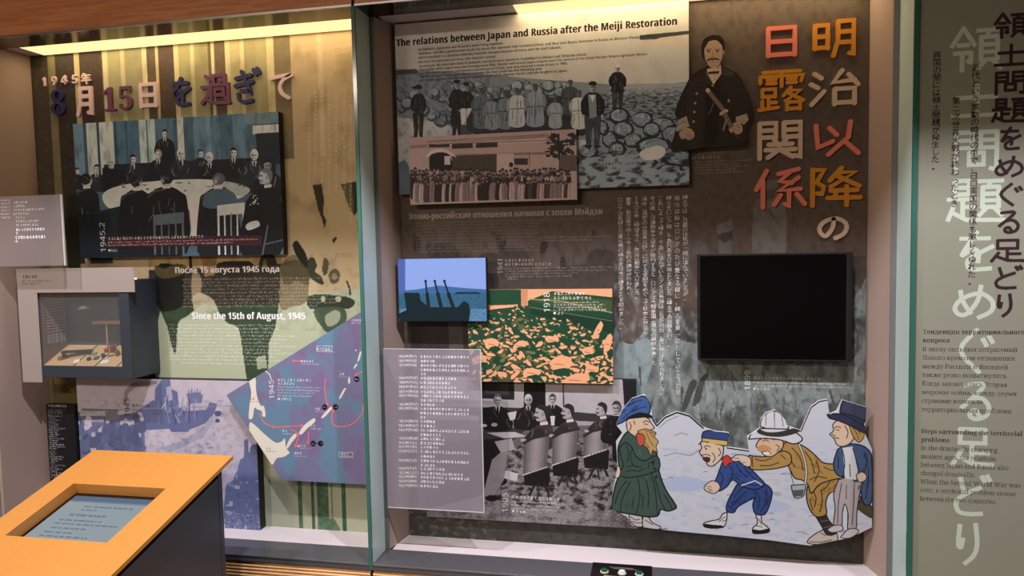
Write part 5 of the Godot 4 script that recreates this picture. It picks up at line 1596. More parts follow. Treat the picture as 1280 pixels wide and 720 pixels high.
func build_left_labels() -> void:
	# translucent plate cut by the picture's edge
	var z := -0.024
	var a := un(75.5, 243, z)
	var b := un(77, 332, z)
	var r := Rect2(-2.338, b.y, a.x + 2.338, a.y - b.y)
	var v := Canvas.new(self, r, z, 1200.0, Color(0.62, 0.58, 0.58, 0.52), 1.0)
	var ink := Color(0.93, 0.93, 0.95, 1.0)
	for i in 6:
		v.greek(1, 251.5 + i * 4.3, 12, 2.6, Color(0.9, 0.9, 0.92, 0.7))
	var ends := [39, 37, 65, 43, 36, 56, 54]
	for i in 7:
		v.kanji_greek(17 if i < 4 else 20, 254.5 + i * 4.75, ends[i], 3.4, Color(0.86, 0.86, 0.88, 0.85), 0.45)
	v.kanji_greek(20, 289, 65, 3.9, ink, 0.8)
	v.kanji_greek(20, 293.5, 26, 3.9, ink, 0.8)
	v.kanji_greek(19, 298.8, 66, 4.2, ink, 0.9)
	v.kanji_greek(19, 303.5, 26, 4.2, ink, 0.9)
	var m := print_mat("clear_plate_print", v.im, 0.3, true)
	var root := thing("acrylic_label", "translucent acrylic chronology plate jutting from the wall above the miniature room", "label plate", Vector3(-2.338, r.position.y, z))
	var o := Vector2(-2.338, r.position.y)
	shape(sheet(Rect2(r.position - o, r.size)), "plate", root).material_override = m
	var st := begin()
	box(st, Vector3(r.size.x, 0, -0.005), Vector3(r.size.x + 0.004, r.size.y, 0.001))
	part(st, "polished_edge", mats["white_edge"], root, "bright polished edge")
	# black plate of small white lines
	z = -0.18
	var q := span(57.5, 505, 98, 610, z)
	v = Canvas.new(self, q, z, 1300.0, c(24, 24, 27), 1.0)
	v.kanji_greek(60, 508.5, 88, 3.4, c(190, 190, 196), 0.6)
	for i in 34:
		var y := 513.0 + i * 2.55
		v.greek(60.0 + i * 0.13, y, 60 + rng.randf_range(8, 20) if i % 9 else 82.0, 2.1, c(150, 150, 162) if i < 9 else c(196, 196, 210))
	photo_board("list_plate", "narrow black plate with a column of tiny white lines behind the kiosk", "label plate", q, z, 0.02, print_mat("list_print", v.im), mats["black_edge"])

# ------------------------------------------------------------------ the dark brown showcase
func build_right_bay() -> void:
	paint_right_back()
	build_group_photo()
	build_portrait()
	build_street_photo()
	build_screens()
	build_station_photo()
	build_treaty_photo()
	build_cutout()
	build_chronology()
	build_buttons()
	var orange := flat("letter_orange", Color(0.80, 0.52, 0.12), 0.5)
	var coral := flat("letter_coral", Color(0.88, 0.48, 0.40), 0.5)
	var sand := flat("letter_sand", Color(0.80, 0.70, 0.60), 0.5)
	var at := un(1000, 300, Z_BACK)
	var t := thing("raised_title", "raised orange, coral and sand Japanese title letters on the dark brown panel", "lettering", at)
	# character, centre x, top, bottom, width
	for d in [["明", 1044.0, 24.0, 71.0, 57.0, orange], ["治", 1043.5, 86.5, 132.0, 61.0, sand], ["以", 1043.5, 150.0, 194.0, 62.0, coral], ["降", 1042.5, 209.0, 257.5, 62.0, orange], ["の", 1041.0, 269.0, 299.5, 37.0, sand], ["日", 977.0, 31.5, 71.5, 50.0, coral], ["露", 977.0, 88.0, 138.0, 63.0, orange], ["関", 975.0, 150.5, 198.5, 61.0, sand], ["係", 975.0, 211.0, 259.5, 64.0, coral]]:
		raised(t, d[0], d[1], d[2], d[3], d[4], 5.0 if d[0] != "露" else 4.1, d[5])

func paint_right_back() -> void:
	var r := Rect2(-0.853, Y_SILL, 1.508, Y_CASE - Y_SILL)
	var v := Canvas.new(self, r, Z_BACK, 900.0, c(66, 57, 51), 1.0)
	v.gain = 1.7
	v.poly([480, 0, 1100, 0, 1100, 720, 480, 720], c(74, 63, 55))
	v.tex([480, 330, 1100, 320, 1100, 720, 480, 720], overlay(59, 0.015, 0.2, 0.6, c(50, 47, 45, 235), v.gain), 300, 220)
	# ghost of a crowd, left middle
	var ghost := c(74, 66, 62)
	var ghost2 := c(76, 68, 64)
	for i in 70:
		var x := rng.randf_range(515, 775)
		var y := rng.randf_range(300, 360)
		v.blob(x, y, rng.randf_range(3, 9), rng.randf_range(6, 20), [ghost, ghost2, c(46, 40, 38), c(54, 48, 45)][i % 4])
	for p in [[556, 292], [612, 305], [690, 322], [730, 318], [752, 300], [643, 298]]:
		v.curve([p[0] - 12, p[1] + 40, p[0] - 9, p[1] - 4, p[0] - 2, p[1] - 14, p[0] + 7, p[1] - 8, p[0] + 11, p[1] + 16, p[0] + 8, p[1] + 44], ghost2)
		v.curve([p[0] - 22, 362, p[0] - 16, p[1] + 18, p[0], p[1] + 12, p[0] + 16, p[1] + 18, p[0] + 22, 362], c(58, 51, 48))
	# lower left bars
	for q in [[512, 560, 40, 37, 36], [560, 578, 66, 62, 60], [578, 600, 48, 44, 43], [600, 655, 60, 56, 54], [655, 684, 28, 26, 26], [684, 712, 72, 68, 66], [712, 770, 56, 52, 50]]:
		v.upright(q[0], q[1], 400, 480, c(q[2], q[3], q[4]))
	# pale grey-green field at the right: a hillside of rock and brush, all upright smears
	v.curve([768, 410, 780, 440, 800, 420, 822, 400, 850, 424, 872, 430, 940, 450, 1066, 450, 1066, 384, 1076, 362, 1100, 352, 1100, 720, 700, 720, 720, 660, 760, 540], c(98, 106, 105))
	v.tex([768, 300, 880, 300, 880, 440, 768, 440], overlay(52, 0.03, 0.5, 0.35, c(92, 94, 92, 220), v.gain), 80, 170)
	v.tex([768, 410, 1100, 350, 1100, 600, 768, 600], overlay(53, 0.018, 0.5, 0.25, c(66, 71, 67, 220), v.gain), 110, 210)
	v.tex([768, 410, 1100, 350, 1100, 600, 768, 600], overlay(54, 0.03, 0.55, 0.3, c(114, 124, 124, 190), v.gain), 90, 190)
	v.tex([768, 410, 1100, 350, 1100, 600, 768, 600], overlay(57, 0.05, 0.6, 0.3, c(60, 65, 61, 150), v.gain), 90, 150)
	v.curve([770, 440, 790, 430, 812, 424, 816, 450, 806, 490, 796, 520, 780, 560, 770, 570], c(104, 116, 118))
	for i in 70:
		var x := rng.randf_range(790, 1086)
		var y := rng.randf_range(458, 540)
		var t0 := rng.randf_range(-0.5, 0.7)
		v.line([x, y, x + t0 * 12.0, y + rng.randf_range(8, 26)], rng.randf_range(0.8, 2.6), [c(58, 62, 58), c(114, 122, 121), c(70, 76, 72)][i % 3])
	for q in [[886, 468, 880, 480, 876, 500, 866, 508, 870, 488, 878, 470], [864, 476, 856, 496, 852, 512, 858, 512, 866, 492, 872, 478], [1072, 398, 1084, 404, 1082, 410, 1070, 404]]:
		v.curve(q, c(54, 58, 54))
	v.tex([868, 520, 940, 505, 1090, 490, 1092, 560, 868, 566], overlay(58, 0.025, 0.45, 0.4, c(54, 58, 54, 200), v.gain), 110, 90)
	# soldiers behind the black screen
	var coat := c(90, 86, 82)
	v.curve([944, 330, 942, 262, 950, 248, 966, 240, 978, 250, 984, 275, 978, 330], coat)
	v.ell(961, 240, 8, 10, c(72, 67, 63))
	v.poly([952, 228, 972, 224, 972, 236, 952, 238], coat)
	v.line([962, 262, 968, 274], 1.2, c(60, 55, 52))
	v.ell(907, 296, 9, 13, c(56, 50, 47))
	v.poly([895, 282, 915, 274, 916, 288, 897, 294], coat)
	v.curve([899, 300, 906, 304, 915, 300, 914, 320, 900, 322], c(84, 79, 75))
	v.poly([868, 300, 884, 304, 884, 318, 870, 318], c(78, 73, 69))
	# foot of the panel
	v.poly([480, 640, 1100, 660, 1100, 720, 480, 720], c(52, 51, 47))
	v.tex([512, 628, 620, 632, 620, 680, 512, 672], overlay(55, 0.03, 0.55, 0.25, c(100, 100, 94, 130), v.gain), 80, 50)
	v.tex([620, 640, 1090, 660, 1090, 710, 620, 690], overlay(56, 0.03, 0.5, 0.4, c(38, 36, 33, 160), v.gain), 160, 60)
	v.soft(3.5)
	v.all_tex(overlay(381, 0.04, 0.4, 0.8, c(0, 0, 0, 60)), 90, 130)
	v.all_tex(overlay(382, 0.2, 0.5, 0.8, c(150, 145, 140, 22)), 40)
	# print
	var pale := c(150, 142, 136)
	v.heavy("bold", "Японо-российские отношения начиная с эпохи Мэйдзи", 511, 274.5, 754, 7.8, c(130, 122, 118), 0.15)
	v.greek(520, 280, 752, 2.4, c(98, 90, 86))
	v.greek_block(520, 283.8, 676, 9, 4.05, 0.0, 2.9, c(104, 96, 92, 200), 0.06)
	v.greek(676, 298, 764, 2.6, c(112, 104, 100))
	v.greek(676, 302, 740, 2.6, c(112, 104, 100))
	v.text("sans", "1941", 628.5, 343, 322.5, 6.2, c(136, 130, 126), true)
	v.kanji_greek(631, 327.5, 670, 4.2, pale, 0.5)
	v.kanji_greek(631, 332.5, 690, 4.2, pale, 0.5)
	for i in 4:
		v.greek(631, 336.6 + i * 3.4, 766 - i * 22 + (i % 2) * 14, 2.4, c(120, 112, 108))
	v.kanji_greek(634, 350, 648, 3.4, c(120, 112, 108), 0.5)
	var cols := ["樺太では、日露の住民が一緒に住んでいましたが、", "明治政府はロシアのたび重なる横に、樺太を第一にとしていこうと交", "樺太をロシア領、千島列島を日本領としました(樺太千島交換条約)。", "これによって樺太・千島に住んでいたアイヌ民族は、石狩の対、島に移住させられました。", "その後、日清戦争で日本が勝利すると、ロシアは大韓帝国(現在の朝鮮半島)と", "満州(現在の中国東北部)に対する支配をめぐって日本と対立し", "1904年(明治37)、両国は戦争に入りました。", "翌年、両国間でポーツマス条約の調印が行われ、", "ロシアは北緯50度以南の樺太を日本に譲ることを認めました。"]
	var ends := [376, 494, 434, 494, 456, 418, 374, 368, 412]
	for i in 9:
		v.column(cols[i], 856.5 - i * 10.15, 243.5 + i * 0.42, ends[i], 6.4, 0.55, c(168, 164, 160))
	# captions
	v.kanji_greek(863, 193.5, 910, 4.4, c(104, 92, 84), 0.5)
	v.kanji_greek(863, 199.5, 900, 4.6, c(140, 128, 118), 0.55)
	for i in 5:
		v.greek(863, 204 + i * 3.5, 940 - (i * 17) % 30, 2.4, c(116, 106, 98))
	v.text("sans", "1899", 938, 488.5, 462.5, 6.6, c(170, 172, 170), true)
	v.kanji_greek(942, 474.5, 1022, 4.4, c(170, 172, 170), 0.5)
	v.greek(942, 479.2, 1058, 2.5, c(156, 158, 156))
	v.greek(942, 483.2, 1066, 2.5, c(156, 158, 156))
	v.ell(943.4, 485.8, 1.4, 1.4, c(176, 178, 176))
	v.kanji_greek(946, 488, 964, 4.0, c(160, 162, 160), 0.5)
	v.greek(655, 405, 700, 2.6, c(110, 106, 104))
	var root := thing("graphic_panel", "dark brown back panel with ghosted crowd print and white upright Japanese text", "panel", Vector3(-0.099, Y_SILL, Z_BACK - 0.01))
	var local := Rect2(r.position - Vector2(-0.099, Y_SILL), r.size)
	shape(board(rect_outline(local), 0.01, 0.0095, local, print_mat("brown_print", v.im, 0.5), mats["grey_edge"]), "board", root)

func build_group_photo() -> void:
	var z := -0.208
	var a := un(494, 60, z)
	var b := un(861, 60, z)
	var low := un(640, 238.5, z)
	var r := Rect2(a.x, low.y, b.x - a.x, Y_CASE - 0.006 - low.y)
	var v := Canvas.new(self, r, z, 1300.0, c(176, 174, 170), 1.9)
	v.poly([490, 60, 870, 30, 870, 130, 490, 110], c(170, 170, 166))
	# far hills, shore and sand
	v.poly([800, 44, 866, 38, 866, 46, 820, 49, 800, 50], c(52, 54, 56))
	v.poly([826, 47, 866, 42, 866, 60, 790, 60], c(176, 168, 158))
	v.poly([494, 86, 530, 88, 600, 92, 660, 98, 800, 108, 866, 102, 866, 240, 494, 260], c(110, 122, 132))
	v.poly([494, 88, 520, 86, 524, 92, 494, 94], c(58, 62, 66))
	v.poly([770, 105, 866, 104, 866, 122, 760, 118], c(134, 144, 150))
	v.poly([494, 146, 545, 152, 580, 164, 740, 176, 740, 260, 494, 260], c(164, 168, 172))
	v.tex([494, 92, 620, 96, 600, 160, 494, 150], overlay(61, 0.04, 0.4, 0.5, c(70, 82, 94, 170), 1.65), 80)
	v.tex([748, 118, 866, 114, 866, 160, 748, 150], overlay(62, 0.05, 0.45, 0.3, c(38, 44, 52, 240), 1.65), 90, 36)
	v.tex([760, 112, 866, 108, 866, 122, 760, 122], overlay(63, 0.05, 0.45, 0.3, c(92, 108, 122, 220), 1.65), 90, 24)
	# bundles of straw behind the people
	for i in 90:
		var x := rng.randf_range(498, 712)
		var y := rng.randf_range(108, 155) if x > 530 else rng.randf_range(118, 146)
		if x > 600 and y > 130:
			y -= 24.0
		var s := rng.randf_range(5, 9)
		v.ell(x, y, s, s * 0.95, c(52, 60, 70))
		v.ell(x - 1, y - 1.4, s * 0.78, s * 0.68, [c(128, 142, 154), c(108, 122, 136), c(92, 106, 120)][i % 3])
		for k in 7:
			var a0 := rng.randf_range(0, TAU)
			v.line([x + cos(a0) * s * 0.7, y + sin(a0) * s * 0.6, x + cos(a0 + 0.9) * s * 0.45, y + sin(a0 + 0.9) * s * 0.5 - 1], 0.7, [c(62, 72, 84), c(156, 168, 178)][k % 2])
	var rocks := [[775, 145, 12, 10], [803, 150, 13, 10], [829, 156, 14, 9], [780, 163, 12, 11], [815, 163, 11, 9], [763, 175, 9, 10], [791, 176, 11, 9], [772, 187, 10, 9], [842, 170, 14, 12], [754, 160, 6, 9], [818, 184, 22, 12], [846, 196, 18, 12], [800, 203, 20, 10], [735, 190, 12, 9], [838, 214, 16, 8], [760, 200, 14, 8], [730, 210, 16, 7], [790, 216, 20, 6]]
	for p in rocks:
		v.blob(p[0], p[1], p[2] + 1.5, p[3] + 1.5, c(34, 40, 48), 0.1)
		v.blob(p[0] - 1, p[1] - 1.2, p[2] * 0.88, p[3] * 0.8, c(112, 128, 142), 0.12)
		for k in 22:
			var a0 := rng.randf_range(0, TAU)
			var f0 := rng.randf_range(0.2, 0.85)
			v.line([p[0] + cos(a0) * p[2] * f0, p[1] + sin(a0) * p[3] * f0, p[0] + cos(a0 + 0.6) * p[2] * f0, p[1] + sin(a0 + 0.6) * p[3] * f0 - 1.0], 0.8, [c(58, 70, 82), c(164, 174, 182), c(84, 98, 112)][k % 3])
	v.poly([722, 198, 800, 192, 820, 212, 861, 214, 861, 240, 722, 240], c(128, 142, 152))
	v.tex([722, 190, 864, 186, 864, 240, 722, 240], overlay(64, 0.03, 0.5, 0.3, c(36, 42, 50, 225), 1.65), 110, 60)
	v.curve([800, 190, 822, 182, 832, 188, 826, 198, 806, 200], c(196, 202, 206))
	v.tex([494, 150, 600, 160, 600, 240, 494, 240], overlay(65, 0.03, 0.5, 0.4, c(84, 98, 112, 150), 1.65), 90)
	v.poly([494, 205, 506, 200, 514, 212, 512, 256, 494, 258], c(86, 100, 114))
	# people
	var ink := c(20, 22, 27)
	var skin := c(140, 146, 150)
	standing(v, 523, 106, 172, ink, ink, c(120, 126, 130), ink, 0.55, 0.105)
	v.ell(521.5, 109.5, 7.0, 2.0, ink)
	standing(v, 571, 100, 170, c(24, 26, 32), c(26, 28, 34), skin, ink, 0.8, 0.1)
	standing(v, 583, 103, 170, ink, c(200, 204, 208), skin, ink, 0.48, 0.11)
	v.poly([576, 156, 590, 156, 590, 170, 576, 170], c(60, 62, 66))
	v.curve([592, 168, 594, 130, 610, 124, 650, 120, 690, 122, 724, 118, 734, 168], c(36, 41, 48))
	for q in [[602, 110, 168, 78, 92, 106], [615, 119, 168, 112, 126, 138], [632, 114, 168, 98, 112, 124], [646, 110, 166, 156, 166, 174], [669, 105, 166, 118, 132, 146], [694, 121, 166, 128, 140, 152], [713, 100, 150, 56, 64, 74], [724, 113, 168, 170, 176, 182]]:
		standing(v, q[0], q[1], q[2], c(q[3], q[4], q[5]), c(34, 38, 44), c(88, 92, 96), c(58, 64, 72), 0.84, 0.165)
	standing(v, 741, 102, 184, ink, c(46, 54, 64), skin, ink, 0.52, 0.13)
	v.poly([735, 118, 745, 118, 746, 146, 737, 148], c(108, 118, 128))
	v.poly([737, 119, 744, 119, 741, 128], c(206, 210, 212))
	standing(v, 772, 81, 136, ink, c(40, 46, 54), skin, c(180, 186, 190), 0.62, 0.14)
	v.soft(1.5)
	tones(v, 340, 46)
	var text_ink := c(34, 30, 28)
	v.heavy("bold", "The relations between Japan and Russia after the Meiji Restoration", 495.5, 58, 847, 8.6, c(22, 18, 17), 0.25)
	var lines := [["In Sakhalin, Japanese and Russians were living together.", 523, 63.5, 630], ["However, the Meiji government could not stand the repeated high handed actions, and thus sent Buyou Enomoto to Russia as Minister Plenipotentiary,", 523, 68.5, 820], ["which resulted in a decision whereby Sakhalin became Russian territory and the Kuril Islands,", 523, 73.7, 702], ["became the Japanese territory. (the Sakhalin island)", 523, 79, 620], ["As a result, the Ainu who lived in Sakhalin and Kuril were moved to Tsuishikari in Ishikari and Shikotan Island.", 524, 84.2, 734], ["Thereafter when Japan won the Sino-Japanese War, Russia confronted Japan around over the control of the Great Korean Empire (present Korea)", 524, 88.8, 809], ["and Manchuria (present northeastern provinces of China), and they entered a state of war in 1904.", 524, 93.4, 710], ["The Portsmouth Treaty was signed between the two countries the following year", 524, 97.6, 678], ["and Russia agreed that the area of Sakhalin south of 50 degrees North Latitude be given to Japan.", 524, 102, 710]]
	for l in lines:
		v.text("bold", l[0], l[1], l[2], l[3], 2.9, text_ink)
	v.greek(535, 177.5, 586, 2.4, c(40, 40, 40))
	v.kanji_greek(744, 207.5, 770, 4.0, c(30, 34, 40), 0.5)
	v.kanji_greek(784, 206, 812, 4.0, c(30, 34, 40), 0.5)
	photo_board("photo_panel", "wide blue-grey photo panel of villagers among straw bundles with English heading", "photo panel", r, z, 0.0255, print_mat("group_print", v.im), mats["black_edge"])

func build_portrait() -> void:
	# the seated man is a cut-out board standing a little proud of the panel
	var z := -0.198
	var outline := [842, 190, 840, 178, 848, 150, 843, 142, 850, 122, 858, 105, 866, 92, 882, 84, 884, 78, 878, 70, 877, 56, 882, 47, 893, 43.5, 902, 46, 906, 54, 905, 68, 900, 78, 903, 83, 918, 89, 927, 100, 934, 118, 938, 132, 939, 144, 934, 156, 932, 170, 930, 181, 880, 184]
	var out := PackedVector2Array()
	var lo := Vector2(1e9, 1e9)
	var hi := -lo
	var q := PackedVector2Array()
	for i in range(0, outline.size(), 2):
		q.append(Vector2(outline[i], outline[i + 1]))
	for i in q.size():
		for s in 2:
			var n := q.size()
			var p := q[i].cubic_interpolate(q[(i + 1) % n], q[(i + n - 1) % n], q[(i + 2) % n], s / 2.0)
			var w := un(p.x, p.y, z)
			out.append(Vector2(w.x, w.y))
			lo = lo.min(out[out.size() - 1])
			hi = hi.max(out[out.size() - 1])
	var r := Rect2(lo, hi - lo)
	var v := Canvas.new(self, r, z, 1700.0, c(30, 24, 22), 1.9)
	var skin := c(150, 124, 104)
	v.curve([858, 130, 862, 104, 872, 94, 884, 92, 880, 130, 876, 182, 858, 182], c(38, 30, 27))
	v.curve([902, 88, 918, 92, 930, 108, 936, 132, 926, 150, 914, 140, 906, 110], c(36, 29, 26))
	v.poly([884, 92, 896, 90, 900, 120, 896, 182, 880, 182], c(20, 16, 15))
	v.poly([880, 90, 886, 84, 890, 108, 884, 104], c(44, 36, 32))
	v.poly([902, 84, 918, 90, 916, 96, 904, 94], c(56, 47, 42))
	# collar, head
	v.poly([884, 86, 898, 84, 901, 80, 902, 92, 892, 106, 884, 92], c(172, 152, 132))
	v.poly([885, 90, 899, 88.5, 899, 92, 885, 93], c(46, 36, 32))
	v.curve([877, 60, 880, 48, 893, 43, 904, 48, 906, 62, 901, 76, 884, 80, 878, 72], c(26, 20, 18))
	v.curve([880.5, 63, 882.5, 55, 887, 50.5, 893, 50, 899, 52, 902.5, 57, 903.5, 65, 902, 76, 896, 84, 888, 84, 882, 76], skin)
	v.curve([878, 58, 884, 47, 893, 44, 892, 50, 886, 52, 881, 60], c(26, 20, 18))
	v.curve([893, 44, 902, 48, 906, 60, 902, 56, 897, 51, 892, 49], c(26, 20, 18))
	for e in [[883, 889], [894, 900]]:
		v.line([e[0], 62.5, e[1], 61.8], 1.1, c(52, 38, 32))
		v.ell((e[0] + e[1]) / 2.0, 64.6, 1.8, 0.9, c(48, 36, 30))
	v.line([891.5, 64, 890.6, 71], 0.8, c(112, 88, 72))
	v.line([889, 72, 893.5, 72], 0.9, c(96, 72, 60))
	v.line([884.5, 75.6, 888, 73.8, 891.2, 74.4, 894.5, 73.4, 898.5, 74.6], 1.8, c(36, 26, 22))
	v.line([888.5, 77.6, 894.5, 77.4], 0.8, c(104, 72, 62))
	v.ell(904.8, 66, 1.4, 3.2, c(128, 102, 86))
	# buttons, cuffs, hands
	for p in [[871, 117], [869, 129], [868, 140], [867, 152], [911, 126], [891, 107]]:
		v.ell(p[0], p[1], 1.5, 1.6, c(140, 124, 108))
	v.poly([843, 152, 858, 145, 862, 158, 846, 165], c(142, 128, 116))
	v.line([844, 157, 860, 151], 1.0, c(104, 92, 82))
	v.poly([920, 146, 934, 142, 936, 150, 930, 156, 920, 151], c(142, 128, 116))
	v.curve([849, 166, 858, 160, 866, 163, 868, 171, 862, 175, 856, 173, 852, 174], skin)
	for k in 4:
		v.line([857 + k * 2.6, 168, 859 + k * 2.4, 174.5 - k * 0.6], 1.2, skin.darkened(0.2))
	v.curve([912, 158, 922, 152, 928, 158, 927, 166, 918, 168, 912, 164], skin)
	for k in 3:
		v.line([915, 158 + k * 2.8, 925, 156.5 + k * 3.2], 0.6, skin.darkened(0.35))
	# the sword
	v.line([884.5, 112.5, 905, 138], 5.2, c(104, 90, 78))
	for k in 9:
		v.line([885.5 + k * 2.2, 115.4 + k * 2.7, 888.5 + k * 2.2, 112.8 + k * 2.7], 0.7, c(58, 48, 42))
	v.ell(884.8, 113, 2.6, 2.8, c(168, 152, 136))
	v.ell(905, 140.5, 6.4, 2.6, c(158, 142, 126), -0.5)
	v.line([906, 143, 914, 158], 5.6, c(92, 80, 70))
	v.line([908, 150, 904, 163], 2.6, c(112, 100, 88))
	v.line([916, 166, 924, 173], 3.0, c(48, 40, 36))
	v.line([892, 128, 889, 138, 885, 143], 0.7, c(120, 106, 92))
	v.tex([842, 84, 940, 84, 940, 190, 842, 190], overlay(71, 0.05, 0.58, 0.3, c(54, 44, 39, 110), 1.9), 40)
	v.soft(1.6)
	v.all_tex(overlay(371, 0.2, 0.4, 0.9, c(0, 0, 0, 50)), 34)
	v.all_tex(overlay(372, 0.04, 0.45, 0.9, c(120, 100, 84, 40)), 50)
	var o := Vector2((lo.x + hi.x) / 2.0, lo.y)
	var local := PackedVector2Array()
	for p in out:
		local.append(p - o)
	var root := thing("portrait_cutout", "sepia cut-out portrait of a seated person in dark uniform holding a sword", "cut-out", Vector3(o.x, o.y, z - 0.009))
	shape(board(local, 0.009, 0.009, Rect2(r.position - o, r.size), print_mat("portrait_print", v.im), mats["black_edge"]), "board", root)
	for p in [[890, 60], [905, 120], [885, 170]]:
		var w := un(p[0], p[1], z)
		var st := begin()
		cyl(st, Transform3D(Basis(), Vector3(w.x - o.x, w.y - o.y, 0)), 0.008, 0.008, -0.0275, -0.0001)
		part(st, "standoff", mats["dark_metal"], root)

func build_street_photo() -> void:
	var z := -0.19
	var r := span(510.5, 172, 721.5, 249.5, z)
	var v := Canvas.new(self, r, z, 1500.0, c(150, 130, 128), 2.0)
	var pale := c(152, 132, 130)
	v.poly([505, 160, 730, 160, 730, 260, 505, 260], pale)
	v.poly([512, 182, 690, 168, 690, 176, 512, 186], c(122, 104, 102))
	v.poly([534, 180, 684, 172, 684, 178, 534, 184], c(160, 142, 140))
	v.line([534, 177, 684, 168], 0.8, c(84, 70, 70))
	v.line([534, 180.5, 684, 175.5], 0.8, c(92, 78, 78))
	for q in [[536, 181, 562, 180, 562, 184, 536, 184.5], [565, 180, 591, 179, 591, 185, 565, 186], [595, 179, 622, 178, 622, 184, 595, 185]]:
		v.poly(q, c(44, 37, 38))
	v.poly([566, 193, 684, 190, 684, 193, 566, 196], c(112, 96, 96))
	v.poly([565, 195, 621, 193, 621, 214, 565, 214], c(58, 49, 50))
	v.poly([621, 192, 642, 192, 642, 214, 621, 214], c(162, 146, 144))
	v.poly([643, 198, 660, 198, 660, 206, 643, 206], c(46, 39, 40))
	v.line([662, 190, 662, 208], 1.2, c(96, 82, 82))
	v.curve([531, 197, 540, 188, 552, 186, 562, 189, 571, 197, 562, 193, 552, 190, 542, 193], c(182, 168, 164))
	v.curve([537, 212, 537, 196, 545, 191, 556, 191, 563, 196, 564, 214, 537, 214], c(22, 18, 19))
	v.poly([555.5, 195, 563, 195, 563, 206, 555.5, 206], c(176, 162, 158))
	for i in 60:
		v.blob(rng.randf_range(684, 720), rng.randf_range(168, 196), rng.randf_range(1.5, 5), rng.randf_range(1, 3), c(38, 33, 34))
	v.line([698, 168, 700, 214], 3.0, c(34, 29, 30))
	v.poly([700, 194, 721, 194, 721, 214, 700, 214], c(78, 68, 68))
	v.poly([684, 200, 699, 200, 699, 212, 684, 212], c(150, 134, 132))
	# the crowd in two rows
	for rowi in 3:
		for i in 44:
			var x := 515.0 + i * 4.55 + rng.randf_range(-1.2, 1.2) + rowi * 1.6
			var y: float = [214.0, 220.0, 228.0][rowi] + rng.randf_range(-2.0, 2.0)
			var low: float = [236.0, 244.0, 249.0][rowi] + (3.0 if x < 600 else 0.0)
			var robe: Color = [c(154, 138, 136), c(60, 52, 53), c(112, 98, 97), c(34, 29, 31)][rng.randi() % 4]
			v.curve([x - 3.2, low, x - 2.6, y + 3, x, y + 1, x + 2.6, y + 3, x + 3.2, low], robe)
			v.line([x, y + 3, x + rng.randf_range(-1, 1), low], 0.7, robe.darkened(0.4))
			v.ell(x, y - 0.6, 2.0, 2.4, c(28, 23, 25))
			v.ell(x, y + 0.5, 1.3, 1.5, c(112, 96, 92))
	v.ell(639, 206, 2.6, 3.2, c(26, 22, 23))
	v.poly([511, 254, 721, 247, 730, 270, 505, 270], c(150, 132, 130))
	v.soft(1.4)
	tones(v, 360, 40)
	v.greek(534, 178.6, 585, 2.2, c(70, 58, 58))
	photo_board("photo_panel", "small sepia photo panel of a kimono crowd outside a building, overlapping the wide photo", "photo panel", r, z, 0.017, print_mat("street_print", v.im), mats["black_edge"])

